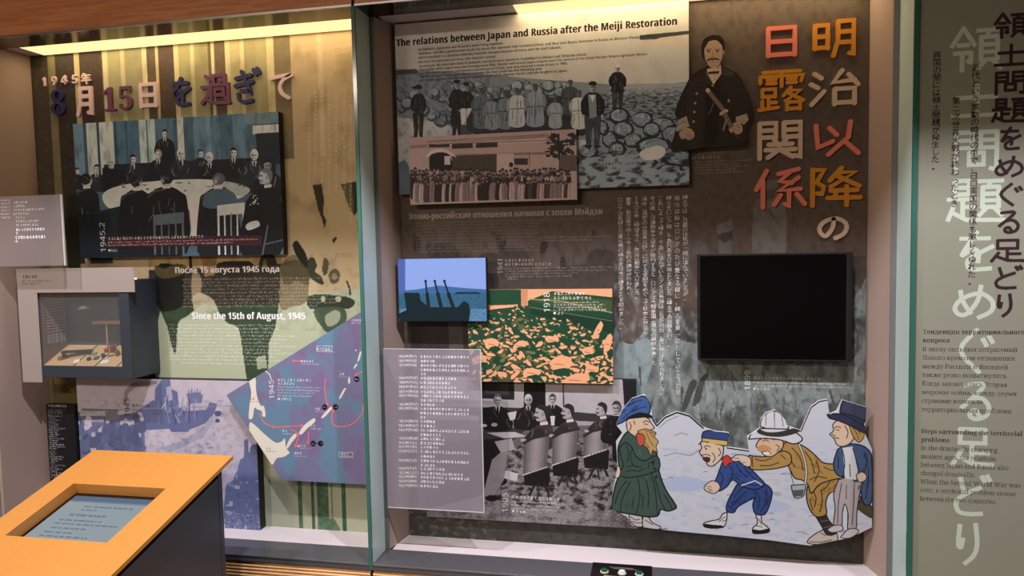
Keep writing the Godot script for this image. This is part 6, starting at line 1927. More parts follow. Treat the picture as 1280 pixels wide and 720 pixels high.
func build_screens() -> void:
	# the switched-off monitor
	var z := -0.185
	var r := span(872.5, 318, 1065, 453, z)
	var root := thing("monitor", "switched-off black monitor mounted below the raised title", "monitor", Vector3(r.get_center().x, r.position.y, z))
	var hw := r.size.x / 2.0
	var st := begin()
	bevel(st, Vector3(-hw, 0, -0.0495), Vector3(hw, r.size.y, -0.001), 0.002)
	part(st, "housing", flat("monitor_black", Color(0.02, 0.02, 0.022), 0.6), root)
	st = begin()
	box(st, Vector3(-hw + 0.006, 0.008, -0.001), Vector3(hw - 0.018, r.size.y - 0.006, 0.0))
	part(st, "screen", flat("screen_black", Color(0.012, 0.012, 0.013), 0.35, 0.0, 0.3), root, "black screen")
	# the small screen that shows gun barrels over the sea
	z = -0.175
	r = span(497, 324, 608.5, 401.5, z)
	var v := Canvas.new(self, r, z, 1600.0, c(146, 170, 236), 1.0)
	v.poly([495, 320, 506.5, 320, 506.5, 410, 495, 410], c(84, 104, 176))
	v.poly([495, 364, 520, 362, 548, 357, 580, 360, 610, 362, 610, 410, 495, 410], c(66, 108, 160))
	v.poly([495, 368, 610, 366, 610, 410, 495, 410], c(44, 92, 118))
	v.poly([572, 365, 598, 365, 602, 368, 566, 368], c(24, 46, 72))
	v.tex([495, 368, 610, 366, 610, 402, 495, 402], overlay(81, 0.08, 0.5, 0.2, c(86, 136, 176, 230)), 40, 14)
	v.tex([495, 386, 610, 386, 610, 402, 495, 402], overlay(82, 0.08, 0.52, 0.12, c(148, 184, 236, 255)), 30, 14)
	var gun := c(22, 40, 48)
	v.poly([505, 366, 524, 366, 526, 376, 534, 382, 534, 402, 500, 402, 498, 392, 508, 388], gun)
	for p in [[532, 352, 536, 386], [543.5, 352, 552, 386], [555.5, 352, 567, 386]]:
		v.line([p[0], p[1], p[2], p[3]], 2.2, gun)
		v.line([lerpf(p[0], p[2], 0.45), lerpf(p[1], p[3], 0.45), p[2], p[3]], 4.6, gun)
		v.ell(p[0], p[1] - 0.5, 1.6, 1.8, gun)
	v.poly([530, 384, 572, 384, 580, 376, 586, 380, 588, 390, 586, 402, 526, 402], gun)
	v.soft(1.5)
	root = thing("video_screen", "small lit video screen showing gun barrels against a blue sky", "video screen", Vector3(r.get_center().x, r.position.y, z))
	hw = r.size.x / 2.0
	st = begin()
	bevel(st, Vector3(-hw - 0.002, -0.002, -0.016), Vector3(hw + 0.004, r.size.y + 0.002, -0.0012), 0.002)
	box(st, Vector3(-hw * 0.8, 0.03, -0.0595), Vector3(hw * 0.3, r.size.y - 0.03, -0.016))
	part(st, "housing", flat("monitor_black", Color(0.02, 0.02, 0.022), 0.6), root)
	var m := print_mat("video_picture", v.im, 0.3)
	m.albedo_color = Color(0.06, 0.06, 0.06)
	m.emission_enabled = true
	m.emission_texture = m.albedo_texture
	m.emission_operator = BaseMaterial3D.EMISSION_OP_MULTIPLY
	m.emission = Color.WHITE
	m.emission_energy_multiplier = 1.0
	var local := Rect2(-hw, 0, r.size.x, r.size.y)
	shape(board(rect_outline(local), 0.0, 0.001, local, m, mats["black_edge"]), "screen", root, "blue glowing picture of gun barrels")
	var l := AreaLight3D.new()
	l.name = "screen_light"
	l.area_size = Vector2(r.size.x, r.size.y)
	l.area_normalize_energy = true
	l.light_color = Color(0.45, 0.57, 0.92)
	l.light_energy = 0.012
	l.area_range = 6.0
	l.area_attenuation = 2.0
	l.shadow_enabled = true
	l.transform = Transform3D(Basis.looking_at(Vector3.BACK, Vector3.UP), Vector3(0, r.size.y / 2.0, 0.003))
	root.add_child(l)

func build_station_photo() -> void:
	var z := -0.193
	var r := span(584, 362, 766.5, 480, z)
	var v := Canvas.new(self, r, z, 1300.0, c(236, 170, 128), 0.95)
	var green := c(22, 66, 44)
	var olive := c(110, 112, 72)
	var skin := c(234, 166, 124)
	v.poly([580, 355, 780, 355, 780, 486, 580, 486], skin)
	v.poly([608, 362, 648, 362, 648, 382, 608, 382], green)
	v.line([608, 382.5, 650, 381], 1.2, c(214, 150, 112))
	v.poly([586, 380, 612, 380, 612, 412, 586, 414], c(160, 82, 52))
	v.poly([660, 376, 690, 364, 770, 372, 770, 420, 700, 404, 660, 396], green)
	v.poly([668, 377, 690, 367, 770, 376, 770, 392, 700, 384], c(58, 78, 48))
	v.poly([664, 384, 770, 400, 770, 420, 700, 404, 662, 394], c(16, 52, 36))
	v.line([662, 374, 700, 376, 770, 392], 1.4, c(150, 144, 92))
	v.line([662, 384, 770, 402], 1.0, olive)
	v.poly([650, 362, 660, 362, 658, 398, 652, 398], c(196, 136, 100))
	v.poly([648, 362, 651, 362, 652, 396, 647, 396], green)
	v.poly([584, 390, 660, 382, 664, 392, 700, 402, 770, 418, 770, 486, 580, 486, 584, 400], green)
	v.blob(649, 404, 11, 7, c(84, 92, 56), 0.2)
	var n := 620
	for i in n:
		var f := float(i) / n
		var y := lerpf(384, 486, f) + rng.randf_range(-5, 5)
		var x := rng.randf_range(580, 772)
		if y < 398 and x > 656:
			continue
		if y < 372.0 + (x - 660.0) * 0.44 + 4.0 and x > 660:
			continue
		var s := lerpf(1.4, 6.2, f) * rng.randf_range(0.6, 1.25)
		var turn := rng.randf_range(-0.9, 0.9)
		v.blob(x + 1.5, y + 2, s * 1.3, s * 1.1, [green, olive.darkened(0.3), green, c(30, 74, 48)][i % 4], 0.3, turn)
		v.blob(x, y, s * rng.randf_range(0.6, 1.5), s * rng.randf_range(0.3, 0.62), skin if i % 6 else olive, 0.32, turn)
	for p in [[700, 455, 14, 11], [748, 412, 4, 12], [760, 430, 5, 14], [720, 475, 18, 8], [650, 432, 10, 5], [615, 430, 9, 8], [690, 425, 9, 5], [735, 440, 8, 6], [600, 450, 10, 6], [665, 466, 11, 6], [740, 462, 9, 6]]:
		v.blob(p[0], p[1], p[2], p[3], skin, 0.2, rng.randf_range(-0.6, 0.6))
		v.blob(p[0] + 3, p[1] + p[3] * 0.9, p[2] * 0.8, p[3] * 0.5, green, 0.3)
		v.line([p[0] - p[2] * 0.5, p[1], p[0] + p[2] * 0.3, p[1] + 1], 0.8, olive)
	v.soft(1.6)
	var w := c(228, 226, 214)
	v.text("sans", "1918", 687.5, 391, 365.5, 7.6, w, true)
	v.kanji_greek(692, 369, 732, 4.4, w, 0.55)
	v.kanji_greek(692, 374.8, 742, 4.8, w, 0.6)
	for i in 4:
		v.greek(692, 379 + i * 3.2, [748, 756, 752, 757][i], 2.5, w)
	v.ell(693.4, 391.4, 1.6, 1.6, w)
	v.kanji_greek(696.5, 393.4, 708, 4.2, w, 0.6)
	photo_board("photo_panel", "orange and dark green photo panel of a packed railway station crowd", "photo panel", r, z, 0.02, print_mat("station_print", v.im), mats["black_edge"], 0.0218)

func build_treaty_photo() -> void:
	var z := -0.216
	var r := span(529, 470, 797, 661, z)
	var v := Canvas.new(self, r, z, 1200.0, c(168, 164, 168), 0.9)
	var ink := c(24, 22, 24)
	var skin := c(176, 170, 172)
	# wall with picture and doorway
	v.poly([520, 465, 800, 465, 800, 525, 520, 525], c(180, 176, 180))
	v.poly([600, 465, 643, 465, 643, 500, 600, 498], c(34, 32, 34))
	v.poly([606, 465, 636, 465, 636, 494, 606, 492], c(60, 57, 60))
	v.poly([655, 465, 682, 465, 682, 512, 655, 512], c(20, 18, 20))
	v.poly([682, 465, 703, 465, 703, 515, 682, 512], c(190, 186, 190))
	v.line([704, 465, 705, 520], 1.6, c(70, 66, 70))
	v.poly([706, 465, 776, 468, 776, 520, 706, 517], c(184, 180, 184))
	v.poly([778, 468, 800, 468, 800, 560, 784, 560], c(30, 28, 30))
	v.poly([520, 508, 660, 510, 800, 522, 800, 530, 520, 516], c(56, 52, 55))
	# floor
	v.poly([520, 560, 800, 545, 800, 670, 520, 670], c(138, 134, 136))
	v.tex([520, 560, 800, 545, 800, 670, 520, 670], overlay(91, 0.03, 0.45, 0.4, c(74, 70, 72, 200), 0.9), 110, 60)
	v.tex([520, 560, 800, 545, 800, 670, 520, 670], overlay(92, 0.07, 0.52, 0.3, c(196, 194, 198, 170), 0.9), 60, 30)
	v.tex([640, 550, 790, 548, 770, 640, 600, 630], overlay(93, 0.03, 0.5, 0.25, c(30, 27, 29, 235), 0.9), 100, 60)
	for i in 7:
		v.line([742 + i * 5, 661, 790, 632 + i * 5], 1.0, c(96, 92, 94))
	# the table and the men behind it
	v.poly([520, 524, 600, 526, 668, 532, 760, 532, 800, 536, 800, 546, 690, 550, 600, 566, 520, 570], c(104, 100, 104))
	v.poly([598, 538, 662, 534, 640, 552, 598, 556], c(60, 57, 60))
	v.poly([520, 556, 630, 548, 634, 604, 600, 620, 520, 640], c(26, 24, 26))
	v.poly([608, 541, 644, 540, 660, 546, 630, 548], c(196, 192, 196))
	v.poly([632, 528, 652, 527, 668, 532, 640, 534], c(204, 200, 204))
	for p in [[622, 500, 6.2, 90, 0.1], [660.5, 500, 6.0, 190, 0.0], [691, 499, 5.4, 60, 0.0]]:
		bust(v, p[0], p[1], p[2], ink, skin, c(p[3], p[3], p[3]), 2.7, true, p[4])
	v.poly([600, 512, 616, 508, 612, 534, 598, 536], ink)
	v.poly([634, 516, 646, 514, 644, 524, 638, 526], c(206, 202, 206))
	v.poly([688, 520, 694, 520, 693, 532, 689, 532], c(210, 206, 210))
	v.ell(618, 531, 4, 2.4, skin)
	v.ell(604, 532, 5, 2.2, c(200, 196, 200))
	# men in chairs, seen half from behind
	var coat := c(62, 52, 56)
	for m in [[676, 517, 9.4, 660, 688, 545, 593], [709, 515, 8.4, 696, 724, 538, 581], [751, 512, 7.6, 735, 762, 536, 571]]:
		var x: float = m[0]
		var y: float = m[1]
		var s: float = m[2]
		var xa: float = m[3]
		var xb: float = m[4]
		var ya: float = m[5]
		var yb: float = m[6]
		# coat and the arm reaching to the table
		v.curve([x - s * 2.1, y + s * 3.4, x - s * 1.0, y + s * 2.0, x - s * 0.2, y + s * 1.4, x + s * 0.9, y + s * 1.2, x + s * 1.6, y + s * 2.0, x + s * 1.5, y + s * 4.6, x - s * 0.8, y + s * 4.8], coat)
		v.curve([x - s * 0.6, y + s * 2.0, x + s * 0.3, y + s * 2.2, x - s * 0.4, y + s * 3.6, x - s * 2.4, y + s * 3.9, x - s * 2.2, y + s * 3.2], coat.darkened(0.25))
		folds(v, x, y + s * 1.8, s * 1.2, s * 3.0, 7, coat, s * 0.14)
		v.ell(x - s * 2.3, y + s * 3.55, s * 0.4, s * 0.25, skin)
		in_profile(v, x, y, s, skin, c(44, 40, 42))
		# the chair: dark base, pale leather back with a dark rail
		v.poly([xa - 6, yb - 6, xb, yb - 8, xb - 2, yb + 16, xa - 4, yb + 14], ink)
		for k in 9:
			var f0 := k / 9.0
			var f1 := (k + 1.3) / 9.0
			var tone: float = [96, 118, 138, 152, 158, 150, 136, 118, 98][k]
			v.poly([lerpf(xa - 5, xb - 2, f0), lerpf(ya + 8, ya - 1, f0), lerpf(xa - 5, xb - 2, f1), lerpf(ya + 8, ya - 1, f1), lerpf(xa - 6, xb - 5, f1), lerpf(yb + 1, yb - 9, f1), lerpf(xa - 6, xb - 5, f0), lerpf(yb + 1, yb - 9, f0)], c(int(tone), int(tone * 0.96), int(tone * 0.98)))
		v.line([xa - 5, ya + 9, xa + 6, ya + 3, xb, ya - 2], 3.2, c(46, 42, 44))
		v.line([xa - 6, yb + 1, xb - 4, yb - 9], 1.6, c(206, 202, 206))
		for k in 6:
			v.line([xa + 4 + k * 4, yb - 4 - k, xa + 5 + k * 4, yb - 1 - k * 1.4], 0.8, c(70, 66, 68))
		v.line([xa + 8, yb + 14, xa + 2, yb + 26], 3.0, c(40, 36, 38))
		v.line([xb - 8, yb + 12, xb - 2, yb + 24], 3.0, c(40, 36, 38))
		v.line([xa + 12, yb + 14, xa + 14, yb + 28], 2.4, c(52, 48, 50))
	bust(v, 771, 510, 7.2, ink, skin, c(60, 56, 58), 2.4, true, -0.3)
	v.poly([764, 520, 800, 520, 800, 580, 766, 575], ink)
	v.poly([615, 575, 632, 560, 636, 556, 630, 600, 616, 624, 604, 618], c(150, 146, 150))
	v.poly([632, 588, 648, 592, 646, 602, 630, 598], c(206, 202, 206))
	v.poly([618, 552, 640, 548, 644, 562, 626, 566], c(170, 166, 170))
	v.ell(615, 623, 8, 4, ink)
	v.soft(1.5)
	tones(v, 390, 50)
	var w := c(226, 224, 226)
	v.text("sans", "1905", 635.5, 641.5, 616, 7.4, w, true)
	v.kanji_greek(640, 623.4, 702, 4.6, w, 0.6)
	for i in 3:
		v.greek(640, 628 + i * 4.2, 705 - i * 6, 2.7, w)
	v.ell(641.5, 639, 1.6, 1.6, w)
	v.kanji_greek(645, 641.4, 659, 4.2, w, 0.6)
	photo_board("photo_panel", "black and white photo panel of suited men seated in leather chairs at a table", "photo panel", r, z, 0.0185, print_mat("treaty_print", v.im), mats["black_edge"])

# the cartoon board: plain stand-in figures in the colours of the original print
func build_cutout() -> void:
	var z := -0.172
	var edge := [770, 531, 778, 512, 790, 498, 806, 493, 813, 503, 816, 522, 821, 531, 831, 521, 846, 514.5, 862, 519, 879, 534, 893, 539, 911, 541, 909, 559, 936, 563, 934, 546, 949, 536, 951, 524, 958, 516, 969, 512.5, 980, 520, 984, 532, 1001, 538, 1006, 526, 1014, 508, 1024, 501, 1034, 499.5, 1037, 518, 1046, 514, 1053, 500, 1083, 509, 1081, 541, 1090, 562, 1090, 659, 1064, 672, 1012, 682, 960, 675, 900, 669, 850, 664.5, 826, 662, 790, 657, 784, 646, 764, 636, 766, 612, 772, 584, 770, 552, 778, 541]
	var out := PackedVector2Array()
	var lo := Vector2(1e9, 1e9)
	var hi := -lo
	for i in range(0, edge.size(), 2):
		var w := un(edge[i], edge[i + 1], z)
		out.append(Vector2(minf(w.x, 0.667), w.y))
		lo = lo.min(out[out.size() - 1])
		hi = hi.max(out[out.size() - 1])
	var r := Rect2(lo, hi - lo)
	var v := Canvas.new(self, r, z, 1500.0, c(202, 208, 218), 0.86)
	var ink := c(28, 27, 32)
	var outline := func(a: Array, col: Color, wide: float):
		v.curve(a, col)
		var q := PackedVector2Array()
		for i in range(0, a.size(), 2):
			q.append(Vector2(a[i], a[i + 1]))
		q.append(q[0])
		q = rounded(q, 3)
		var f := []
		for p in q:
			f.append(p.x)
			f.append(p.y)
		v.line(f, wide, ink)
	# ground and cloud lines
	v.tex([820, 560, 1092, 560, 1092, 684, 780, 684], overlay(101, 0.03, 0.55, 0.3, c(176, 192, 214, 150), 0.86), 120, 50)
	v.curve([822, 600, 860, 596, 884, 604, 868, 614, 830, 612], c(176, 192, 220))
	v.curve([900, 632, 950, 622, 990, 634, 950, 642], c(182, 196, 222))
	for i in 46:
		var x := rng.randf_range(824, 1080)
		var y := rng.randf_range(566, 672)
		var s := rng.randf_range(3, 11)
		v.line([x, y, x + s * 0.5, y - 1.2, x + s, y + rng.randf_range(-1, 1)], 0.6, c(96, 100, 112))
	for q in [[824, 535, 834, 526, 848, 520], [842, 545, 852, 541, 860, 544], [830, 570, 845, 566, 862, 570, 876, 562]]:
		v.line(q, 0.7, c(110, 112, 122))
	v.line([816, 524, 821, 532, 831, 522, 846, 515.5, 862, 520, 879, 535], 2.2, ink)
	v.line([909, 560, 936, 564], 1.6, ink)
	v.line([1001, 539, 1006, 527, 1014, 509, 1024, 502, 1034, 500], 1.6, ink)
	var scratch := func(list: Array, thick: float):
		for a in list:
			var q := PackedVector2Array()
			for i in range(0, a.size(), 2):
				q.append(Vector2(a[i], a[i + 1]))
			if q.size() > 2:
				q = rounded(q, 4)
			var f := []
			for p in q:
				f.append(p.x)
				f.append(p.y)
			v.line(f, thick, ink)
	var wash := func(cx: float, cy: float, rx: float, ry: float, n: int, col: Color, turn: float):
		for i in n:
			v.blob(cx + rng.randf_range(-rx, rx), cy + rng.randf_range(-ry, ry), rng.randf_range(1.5, 4.5), rng.randf_range(0.6, 1.6), col, 0.4, turn + rng.randf_range(-0.4, 0.4))
	# first figure: long green coat, blue cap, full beard
	outline.call([786, 641, 800, 643, 803, 650, 805, 657, 797, 659, 788, 652], c(196, 194, 192), 1.1)
	outline.call([804, 645, 811, 647, 815, 653, 826, 659, 822, 662, 806, 661, 803, 654], c(196, 194, 192), 1.1)
	scratch.call([[788, 646, 794, 650, 800, 649], [790, 652, 798, 654, 804, 653], [806, 650, 811, 653, 816, 656], [786, 660, 800, 661, 815, 662.5, 834, 661]], 0.8)
	outline.call([780, 544, 786, 539, 795, 541, 808, 546, 816, 556, 821, 568, 824, 590, 832, 612, 845, 632, 842, 637, 834, 639, 826, 637, 822, 645, 808, 646, 790, 643, 772, 640, 765, 636, 766, 622, 770, 604, 775, 592, 773, 576, 773, 558], c(64, 88, 80), 1.7)
	wash.call(798, 612, 20, 24, 26, c(54, 76, 69), 1.4)
	wash.call(792, 566, 12, 12, 12, c(76, 102, 92), 1.0)
	outline.call([774, 560, 782, 553, 790, 560, 796, 572, 806, 576, 818, 570, 824, 574, 824, 586, 812, 592, 796, 596, 782, 597, 774, 592, 779, 582, 776, 570], c(60, 84, 76), 1.3)
	scratch.call([[782, 556, 786, 566, 784, 578], [790, 562, 788, 572, 792, 582, 802, 584], [782, 590, 790, 588, 798, 589, 806, 586], [784, 584, 790, 582, 796, 583], [812, 578, 810, 586], [818, 574, 816, 584]], 0.9)
	scratch.call([[818, 596, 822, 610, 826, 626, 832, 638], [814, 590, 818, 606, 820, 622, 822, 644], [798, 600, 800, 616, 798, 632, 795, 643], [788, 602, 780, 618, 776, 632, 776, 640], [782, 602, 773, 616, 769, 630], [808, 600, 811, 618, 810, 634], [830, 618, 836, 628, 840, 636], [804, 622, 803, 636], [792, 622, 790, 634]], 1.0)
	for p in [[815.5, 578], [818.5, 586], [820.5, 596]]:
		v.ell(p[0], p[1], 1.5, 1.6, ink)
	outline.call([767, 587, 771, 582, 775, 585, 775, 594, 771, 598, 768, 594], c(220, 200, 182), 0.9)
	outline.call([783, 526, 790, 521, 803, 520, 811, 524, 814, 529, 818, 535, 813, 538, 812, 544, 802, 548, 791, 544, 784, 537], c(218, 192, 164), 1.1)
	outline.call([797, 539, 806, 536, 813, 538, 820, 541, 818, 546, 823, 552, 820, 558, 822, 566, 816, 563, 814, 570, 809, 560, 804, 556, 800, 548], c(190, 156, 98), 0.9)
	scratch.call([[803, 542, 806, 552, 812, 560], [808, 541, 812, 550, 817, 558], [813, 541, 817, 547], [798, 540, 802, 546], [806, 538, 812, 540, 819, 542]], 0.6)
	scratch.call([[804, 528, 808, 526, 812, 528], [805, 530, 810, 530.5], [787, 528, 789, 533, 787, 538], [792, 526, 794, 531]], 0.9)
	outline.call([795, 543, 801, 542, 806, 546, 805, 555, 798, 557], c(190, 88, 66), 0.8)
	outline.call([770, 531, 773, 520, 780, 508, 790, 499, 803, 495, 811, 500, 813, 510, 810, 518, 800, 516, 788, 521, 778, 528], c(66, 98, 158), 1.5)
	wash.call(793, 508, 11, 6, 10, c(48, 76, 132), -0.7)
	scratch.call([[778, 524, 790, 514, 808, 508], [784, 508, 792, 503, 802, 500], [776, 518, 782, 512]], 0.8)
	v.curve([782, 524, 794, 517, 810, 517, 817, 523, 806, 522, 794, 523], ink)
	# second figure: blue suit with red collar, stooping with open hands
	outline.call([909, 640, 903, 643, 899, 649, 890, 651, 880, 654, 881, 659, 892, 660, 904, 659, 908, 652], c(218, 216, 216), 1.2)
	v.curve([880, 655, 890, 656, 902, 657, 904, 660, 890, 661, 880, 659], ink)
	outline.call([944, 641, 951, 641, 952, 652, 958, 658, 962, 663, 952, 667, 942, 666, 941, 660, 947, 654], c(218, 216, 216), 1.2)
	v.curve([941, 662, 950, 663, 961, 661, 961, 666, 948, 668, 941, 667], ink)
	scratch.call([[906, 646, 899, 652], [903, 652, 908, 650], [948, 648, 952, 656], [944, 657, 953, 659]], 0.8)
	outline.call([924, 602, 944, 602, 958, 606, 965, 614, 963, 628, 956, 643, 944, 642, 941, 630, 944, 622, 932, 628, 922, 634, 917, 641, 908, 638, 911, 624], c(50, 74, 132), 1.4)
	wash.call(950, 624, 9, 12, 12, c(38, 58, 110), 1.3)
	wash.call(922, 622, 10, 8, 9, c(38, 58, 110), -0.6)
	scratch.call([[958, 612, 958, 626, 951, 640], [946, 614, 950, 624, 947, 636], [934, 614, 924, 622, 914, 634], [930, 608, 922, 616], [962, 620, 958, 632], [910, 632, 917, 637]], 0.9)
	outline.call([902, 580, 910, 573, 922, 576, 938, 586, 950, 598, 956, 606, 944, 612, 928, 608, 916, 600, 909, 608, 899, 614, 891, 609, 896, 597], c(54, 80, 142), 1.4)
	wash.call(928, 592, 15, 8, 14, c(40, 62, 116), 0.6)
	scratch.call([[912, 582, 916, 592, 912, 602], [920, 580, 926, 590, 934, 596], [930, 584, 938, 594, 946, 600], [900, 590, 904, 598, 900, 608], [926, 602, 938, 606, 950, 606], [917, 596, 924, 600]], 0.9)
	v.line([927, 607, 944, 601, 952, 606], 1.6, c(206, 206, 212))
	outline.call([882, 606, 890, 601, 898, 604, 900, 611, 893, 617, 885, 615, 880, 611], c(220, 196, 176), 1.0)
	scratch.call([[883, 608, 889, 609], [884, 611, 890, 612], [886, 614, 891, 614]], 0.6)
	outline.call([874, 565, 877, 560, 876, 553, 884, 547, 898, 548, 904, 558, 903, 571, 895, 580, 888, 583, 883, 579, 884, 574, 878, 571], c(220, 198, 176), 1.2)
	v.curve([878, 573, 883, 571, 888, 573, 886, 578, 881, 577], c(74, 46, 44))
	scratch.call([[876, 570, 882, 568, 888, 570], [880, 559, 884, 557, 888, 559], [890, 566, 894, 572, 891, 578], [898, 560, 901, 566, 898, 570], [892, 552, 896, 556]], 0.9)
	v.ell(882.5, 561, 1.0, 1.2, ink)
	outline.call([902, 574, 908, 569, 913, 572, 918, 578, 912, 579, 906, 584], c(196, 66, 60), 0.9)
	outline.call([878, 551, 879, 540, 894, 538, 910, 542, 909, 557, 896, 555], c(54, 76, 134), 1.3)
	v.poly([878.5, 547.5, 909, 551, 908.5, 557, 878, 553], c(212, 182, 102))
	scratch.call([[879, 547.5, 909, 551], [873, 556, 878, 552, 886, 553]], 1.0)
	# third figure: mustard suit and broad pale hat, arms stretched forward
	outline.call([1045, 664, 1038, 660, 1030, 662, 1020, 667, 1011, 674, 1010, 679, 1022, 681, 1034, 679, 1047, 676], c(198, 188, 176), 1.1)
	scratch.call([[1012, 677, 1024, 678, 1040, 675], [1026, 666, 1032, 670], [1034, 664, 1040, 670]], 0.8)
	outline.call([1018, 642, 1030, 640, 1036, 650, 1042, 658, 1045, 667, 1034, 669, 1028, 660], c(52, 46, 44), 1.0)
	v.line([1022, 645, 1032, 643], 1.0, c(150, 140, 110))
	v.line([1026, 652, 1037, 650], 0.8, c(130, 120, 96))
	v.line([1030, 660, 1041, 657], 0.8, c(130, 120, 96))
	outline.call([1066, 622, 1076, 623, 1083, 629, 1090, 634, 1090, 647, 1080, 642, 1068, 632], c(82, 72, 54), 1.0)
	outline.call([1010, 606, 1022, 592, 1040, 586, 1054, 588, 1062, 600, 1072, 616, 1076, 624, 1068, 632, 1056, 622, 1046, 614, 1036, 618, 1032, 630, 1033, 643, 1020, 646, 1011, 634, 1008, 618], c(172, 138, 76), 1.4)
	wash.call(1030, 606, 14, 10, 16, c(146, 112, 56), -0.5)
	wash.call(1020, 630, 8, 10, 8, c(146, 112, 56), 1.2)
	scratch.call([[1014, 610, 1020, 622, 1018, 634], [1026, 612, 1028, 626, 1025, 640], [1040, 596, 1034, 608, 1026, 614], [1048, 594, 1056, 606, 1066, 618], [1044, 606, 1054, 616], [1012, 624, 1016, 638], [1018, 602, 1024, 608]], 1.0)
	outline.call([976, 559, 984, 552, 994, 553, 1008, 560, 1020, 570, 1028, 578, 1040, 580, 1052, 578, 1058, 584, 1056, 596, 1040, 600, 1024, 606, 1014, 617, 1010, 606, 1002, 600, 994, 598, 988, 588], c(176, 142, 80), 1.4)
	wash.call(1010, 580, 18, 12, 20, c(150, 116, 60), 0.5)
	scratch.call([[990, 560, 1000, 572, 1004, 588], [1006, 564, 1014, 576, 1018, 592], [1020, 576, 1024, 588, 1018, 602], [1030, 584, 1040, 588, 1052, 586], [1012, 600, 1022, 596, 1034, 598], [986, 572, 994, 584]], 1.0)
	outline.call([936, 569, 948, 571, 962, 570, 978, 564, 988, 568, 988, 580, 974, 585, 958, 587, 938, 586], c(178, 144, 82), 1.3)
	scratch.call([[944, 574, 954, 576, 964, 573], [950, 582, 962, 582, 974, 578], [976, 568, 982, 574], [940, 571, 941, 584]], 0.9)
	outline.call([913, 574, 920, 569, 930, 569, 938, 573, 938, 583, 930, 582, 924, 577, 918, 577], c(222, 202, 182), 1.0)
	scratch.call([[915, 573, 924, 573], [918, 577, 926, 576], [924, 580, 932, 578]], 0.6)
	v.line([999, 556, 1005, 572, 1008, 590, 1006, 606], 2.6, c(208, 206, 202))
	scratch.call([[997.6, 556, 1003.6, 572, 1006.6, 590, 1004.6, 606], [1000.4, 556, 1006.4, 572, 1009.4, 590, 1007.4, 606], [986, 582, 989, 594, 992, 606]], 0.7)
	outline.call([989, 607, 1006, 606, 1006, 614, 1003, 621, 993, 622], c(172, 174, 180), 1.1)
	v.poly([991, 613, 1005, 612, 1003, 620, 993, 621], c(86, 88, 96))
	outline.call([948, 551, 956, 546, 968, 544, 977, 548, 979, 558, 972, 566, 964, 571, 955, 569, 950, 562, 945, 558], c(218, 188, 154), 1.2)
	v.curve([946, 560, 953, 556, 960, 558, 965, 562, 958, 563, 950, 565], c(198, 154, 88))
	v.curve([953, 565, 960, 564, 963, 567, 957, 569], c(232, 228, 220))
	scratch.call([[953, 552, 957, 550, 961, 552], [970, 556, 974, 559, 971, 564], [963, 548, 968, 550], [953, 565, 960, 564, 964, 567]], 0.8)
	outline.call([950, 533, 952, 523, 959, 516, 968, 513.5, 977, 518, 983, 526, 985, 536, 968, 538], c(218, 221, 225), 1.4)
	scratch.call([[968, 514, 968, 534], [958, 518, 957, 532], [977, 519, 979, 533]], 0.6)
	outline.call([936, 549, 940, 541, 950, 536, 968, 536, 986, 537, 998, 543, 1003, 550, 992, 555, 976, 550, 956, 548], c(216, 219, 225), 1.4)
	v.curve([948, 536, 958, 540, 972, 540, 986, 537, 998, 534, 1004, 536, 994, 542, 976, 546, 958, 545, 947, 541], c(58, 56, 58))
	# fourth figure: blue coat, plain dark hat, pale trousers, hand at the pocket
	outline.call([1048, 600, 1060, 597, 1077, 600, 1074, 620, 1071, 642, 1070, 662, 1060, 664, 1060, 642, 1056, 630, 1053, 642, 1052, 658, 1042, 658, 1044, 636, 1042, 618], c(176, 166, 168), 1.1)
	scratch.call([[1052, 604, 1048, 630, 1047, 654], [1068, 604, 1067, 630, 1065, 656], [1058, 606, 1058, 624]], 0.8)
	outline.call([1054, 668, 1060, 662, 1070, 661, 1073, 666, 1062, 673, 1051, 672], c(196, 194, 194), 1.0)
	outline.call([1034, 662, 1042, 657, 1052, 657, 1053, 663, 1040, 666], c(196, 194, 194), 1.0)
	outline.call([1047, 562, 1056, 556, 1068, 555, 1080, 558, 1088, 566, 1090, 580, 1090, 626, 1080, 630, 1076, 612, 1078, 600, 1068, 602, 1064, 592, 1052, 596, 1044, 590, 1042, 578], c(70, 92, 130), 1.4)
	wash.call(1080, 590, 7, 22, 14, c(54, 72, 108), 1.4)
	v.poly([1053, 560, 1066, 558, 1072, 588, 1070, 600, 1056, 598, 1055, 580], c(212, 214, 218))
	scratch.call([[1066, 560, 1070, 574, 1074, 588], [1053, 562, 1056, 578, 1054, 594], [1080, 566, 1084, 580, 1078, 592], [1086, 584, 1085, 604, 1082, 624], [1062, 580, 1063, 596], [1048, 570, 1048, 586]], 0.9)
	outline.call([1070, 594, 1077, 590, 1083, 594, 1082, 600, 1074, 603], c(216, 194, 172), 0.9)
	outline.call([1037, 543, 1042, 538, 1041, 531, 1048, 525, 1060, 526, 1068, 532, 1070, 542, 1064, 553, 1054, 558, 1046, 556, 1043, 549], c(220, 192, 164), 1.1)
	scratch.call([[1043, 535, 1047, 533, 1051, 535], [1045, 537, 1049, 538], [1043, 547, 1049, 548], [1056, 532, 1060, 540, 1058, 548], [1040, 543, 1044, 545]], 0.9)
	outline.call([1060, 528, 1070, 530, 1079, 538, 1080, 546, 1074, 553, 1068, 548, 1064, 540], c(190, 150, 84), 0.9)
	scratch.call([[1066, 534, 1072, 544, 1073, 550], [1071, 535, 1076, 543]], 0.6)
	outline.call([1053, 501, 1068, 502, 1083, 508, 1079, 531, 1064, 525, 1050, 520], c(62, 68, 92), 1.4)
	v.line([1051, 516, 1066, 520, 1080, 526], 2.4, c(40, 44, 62))
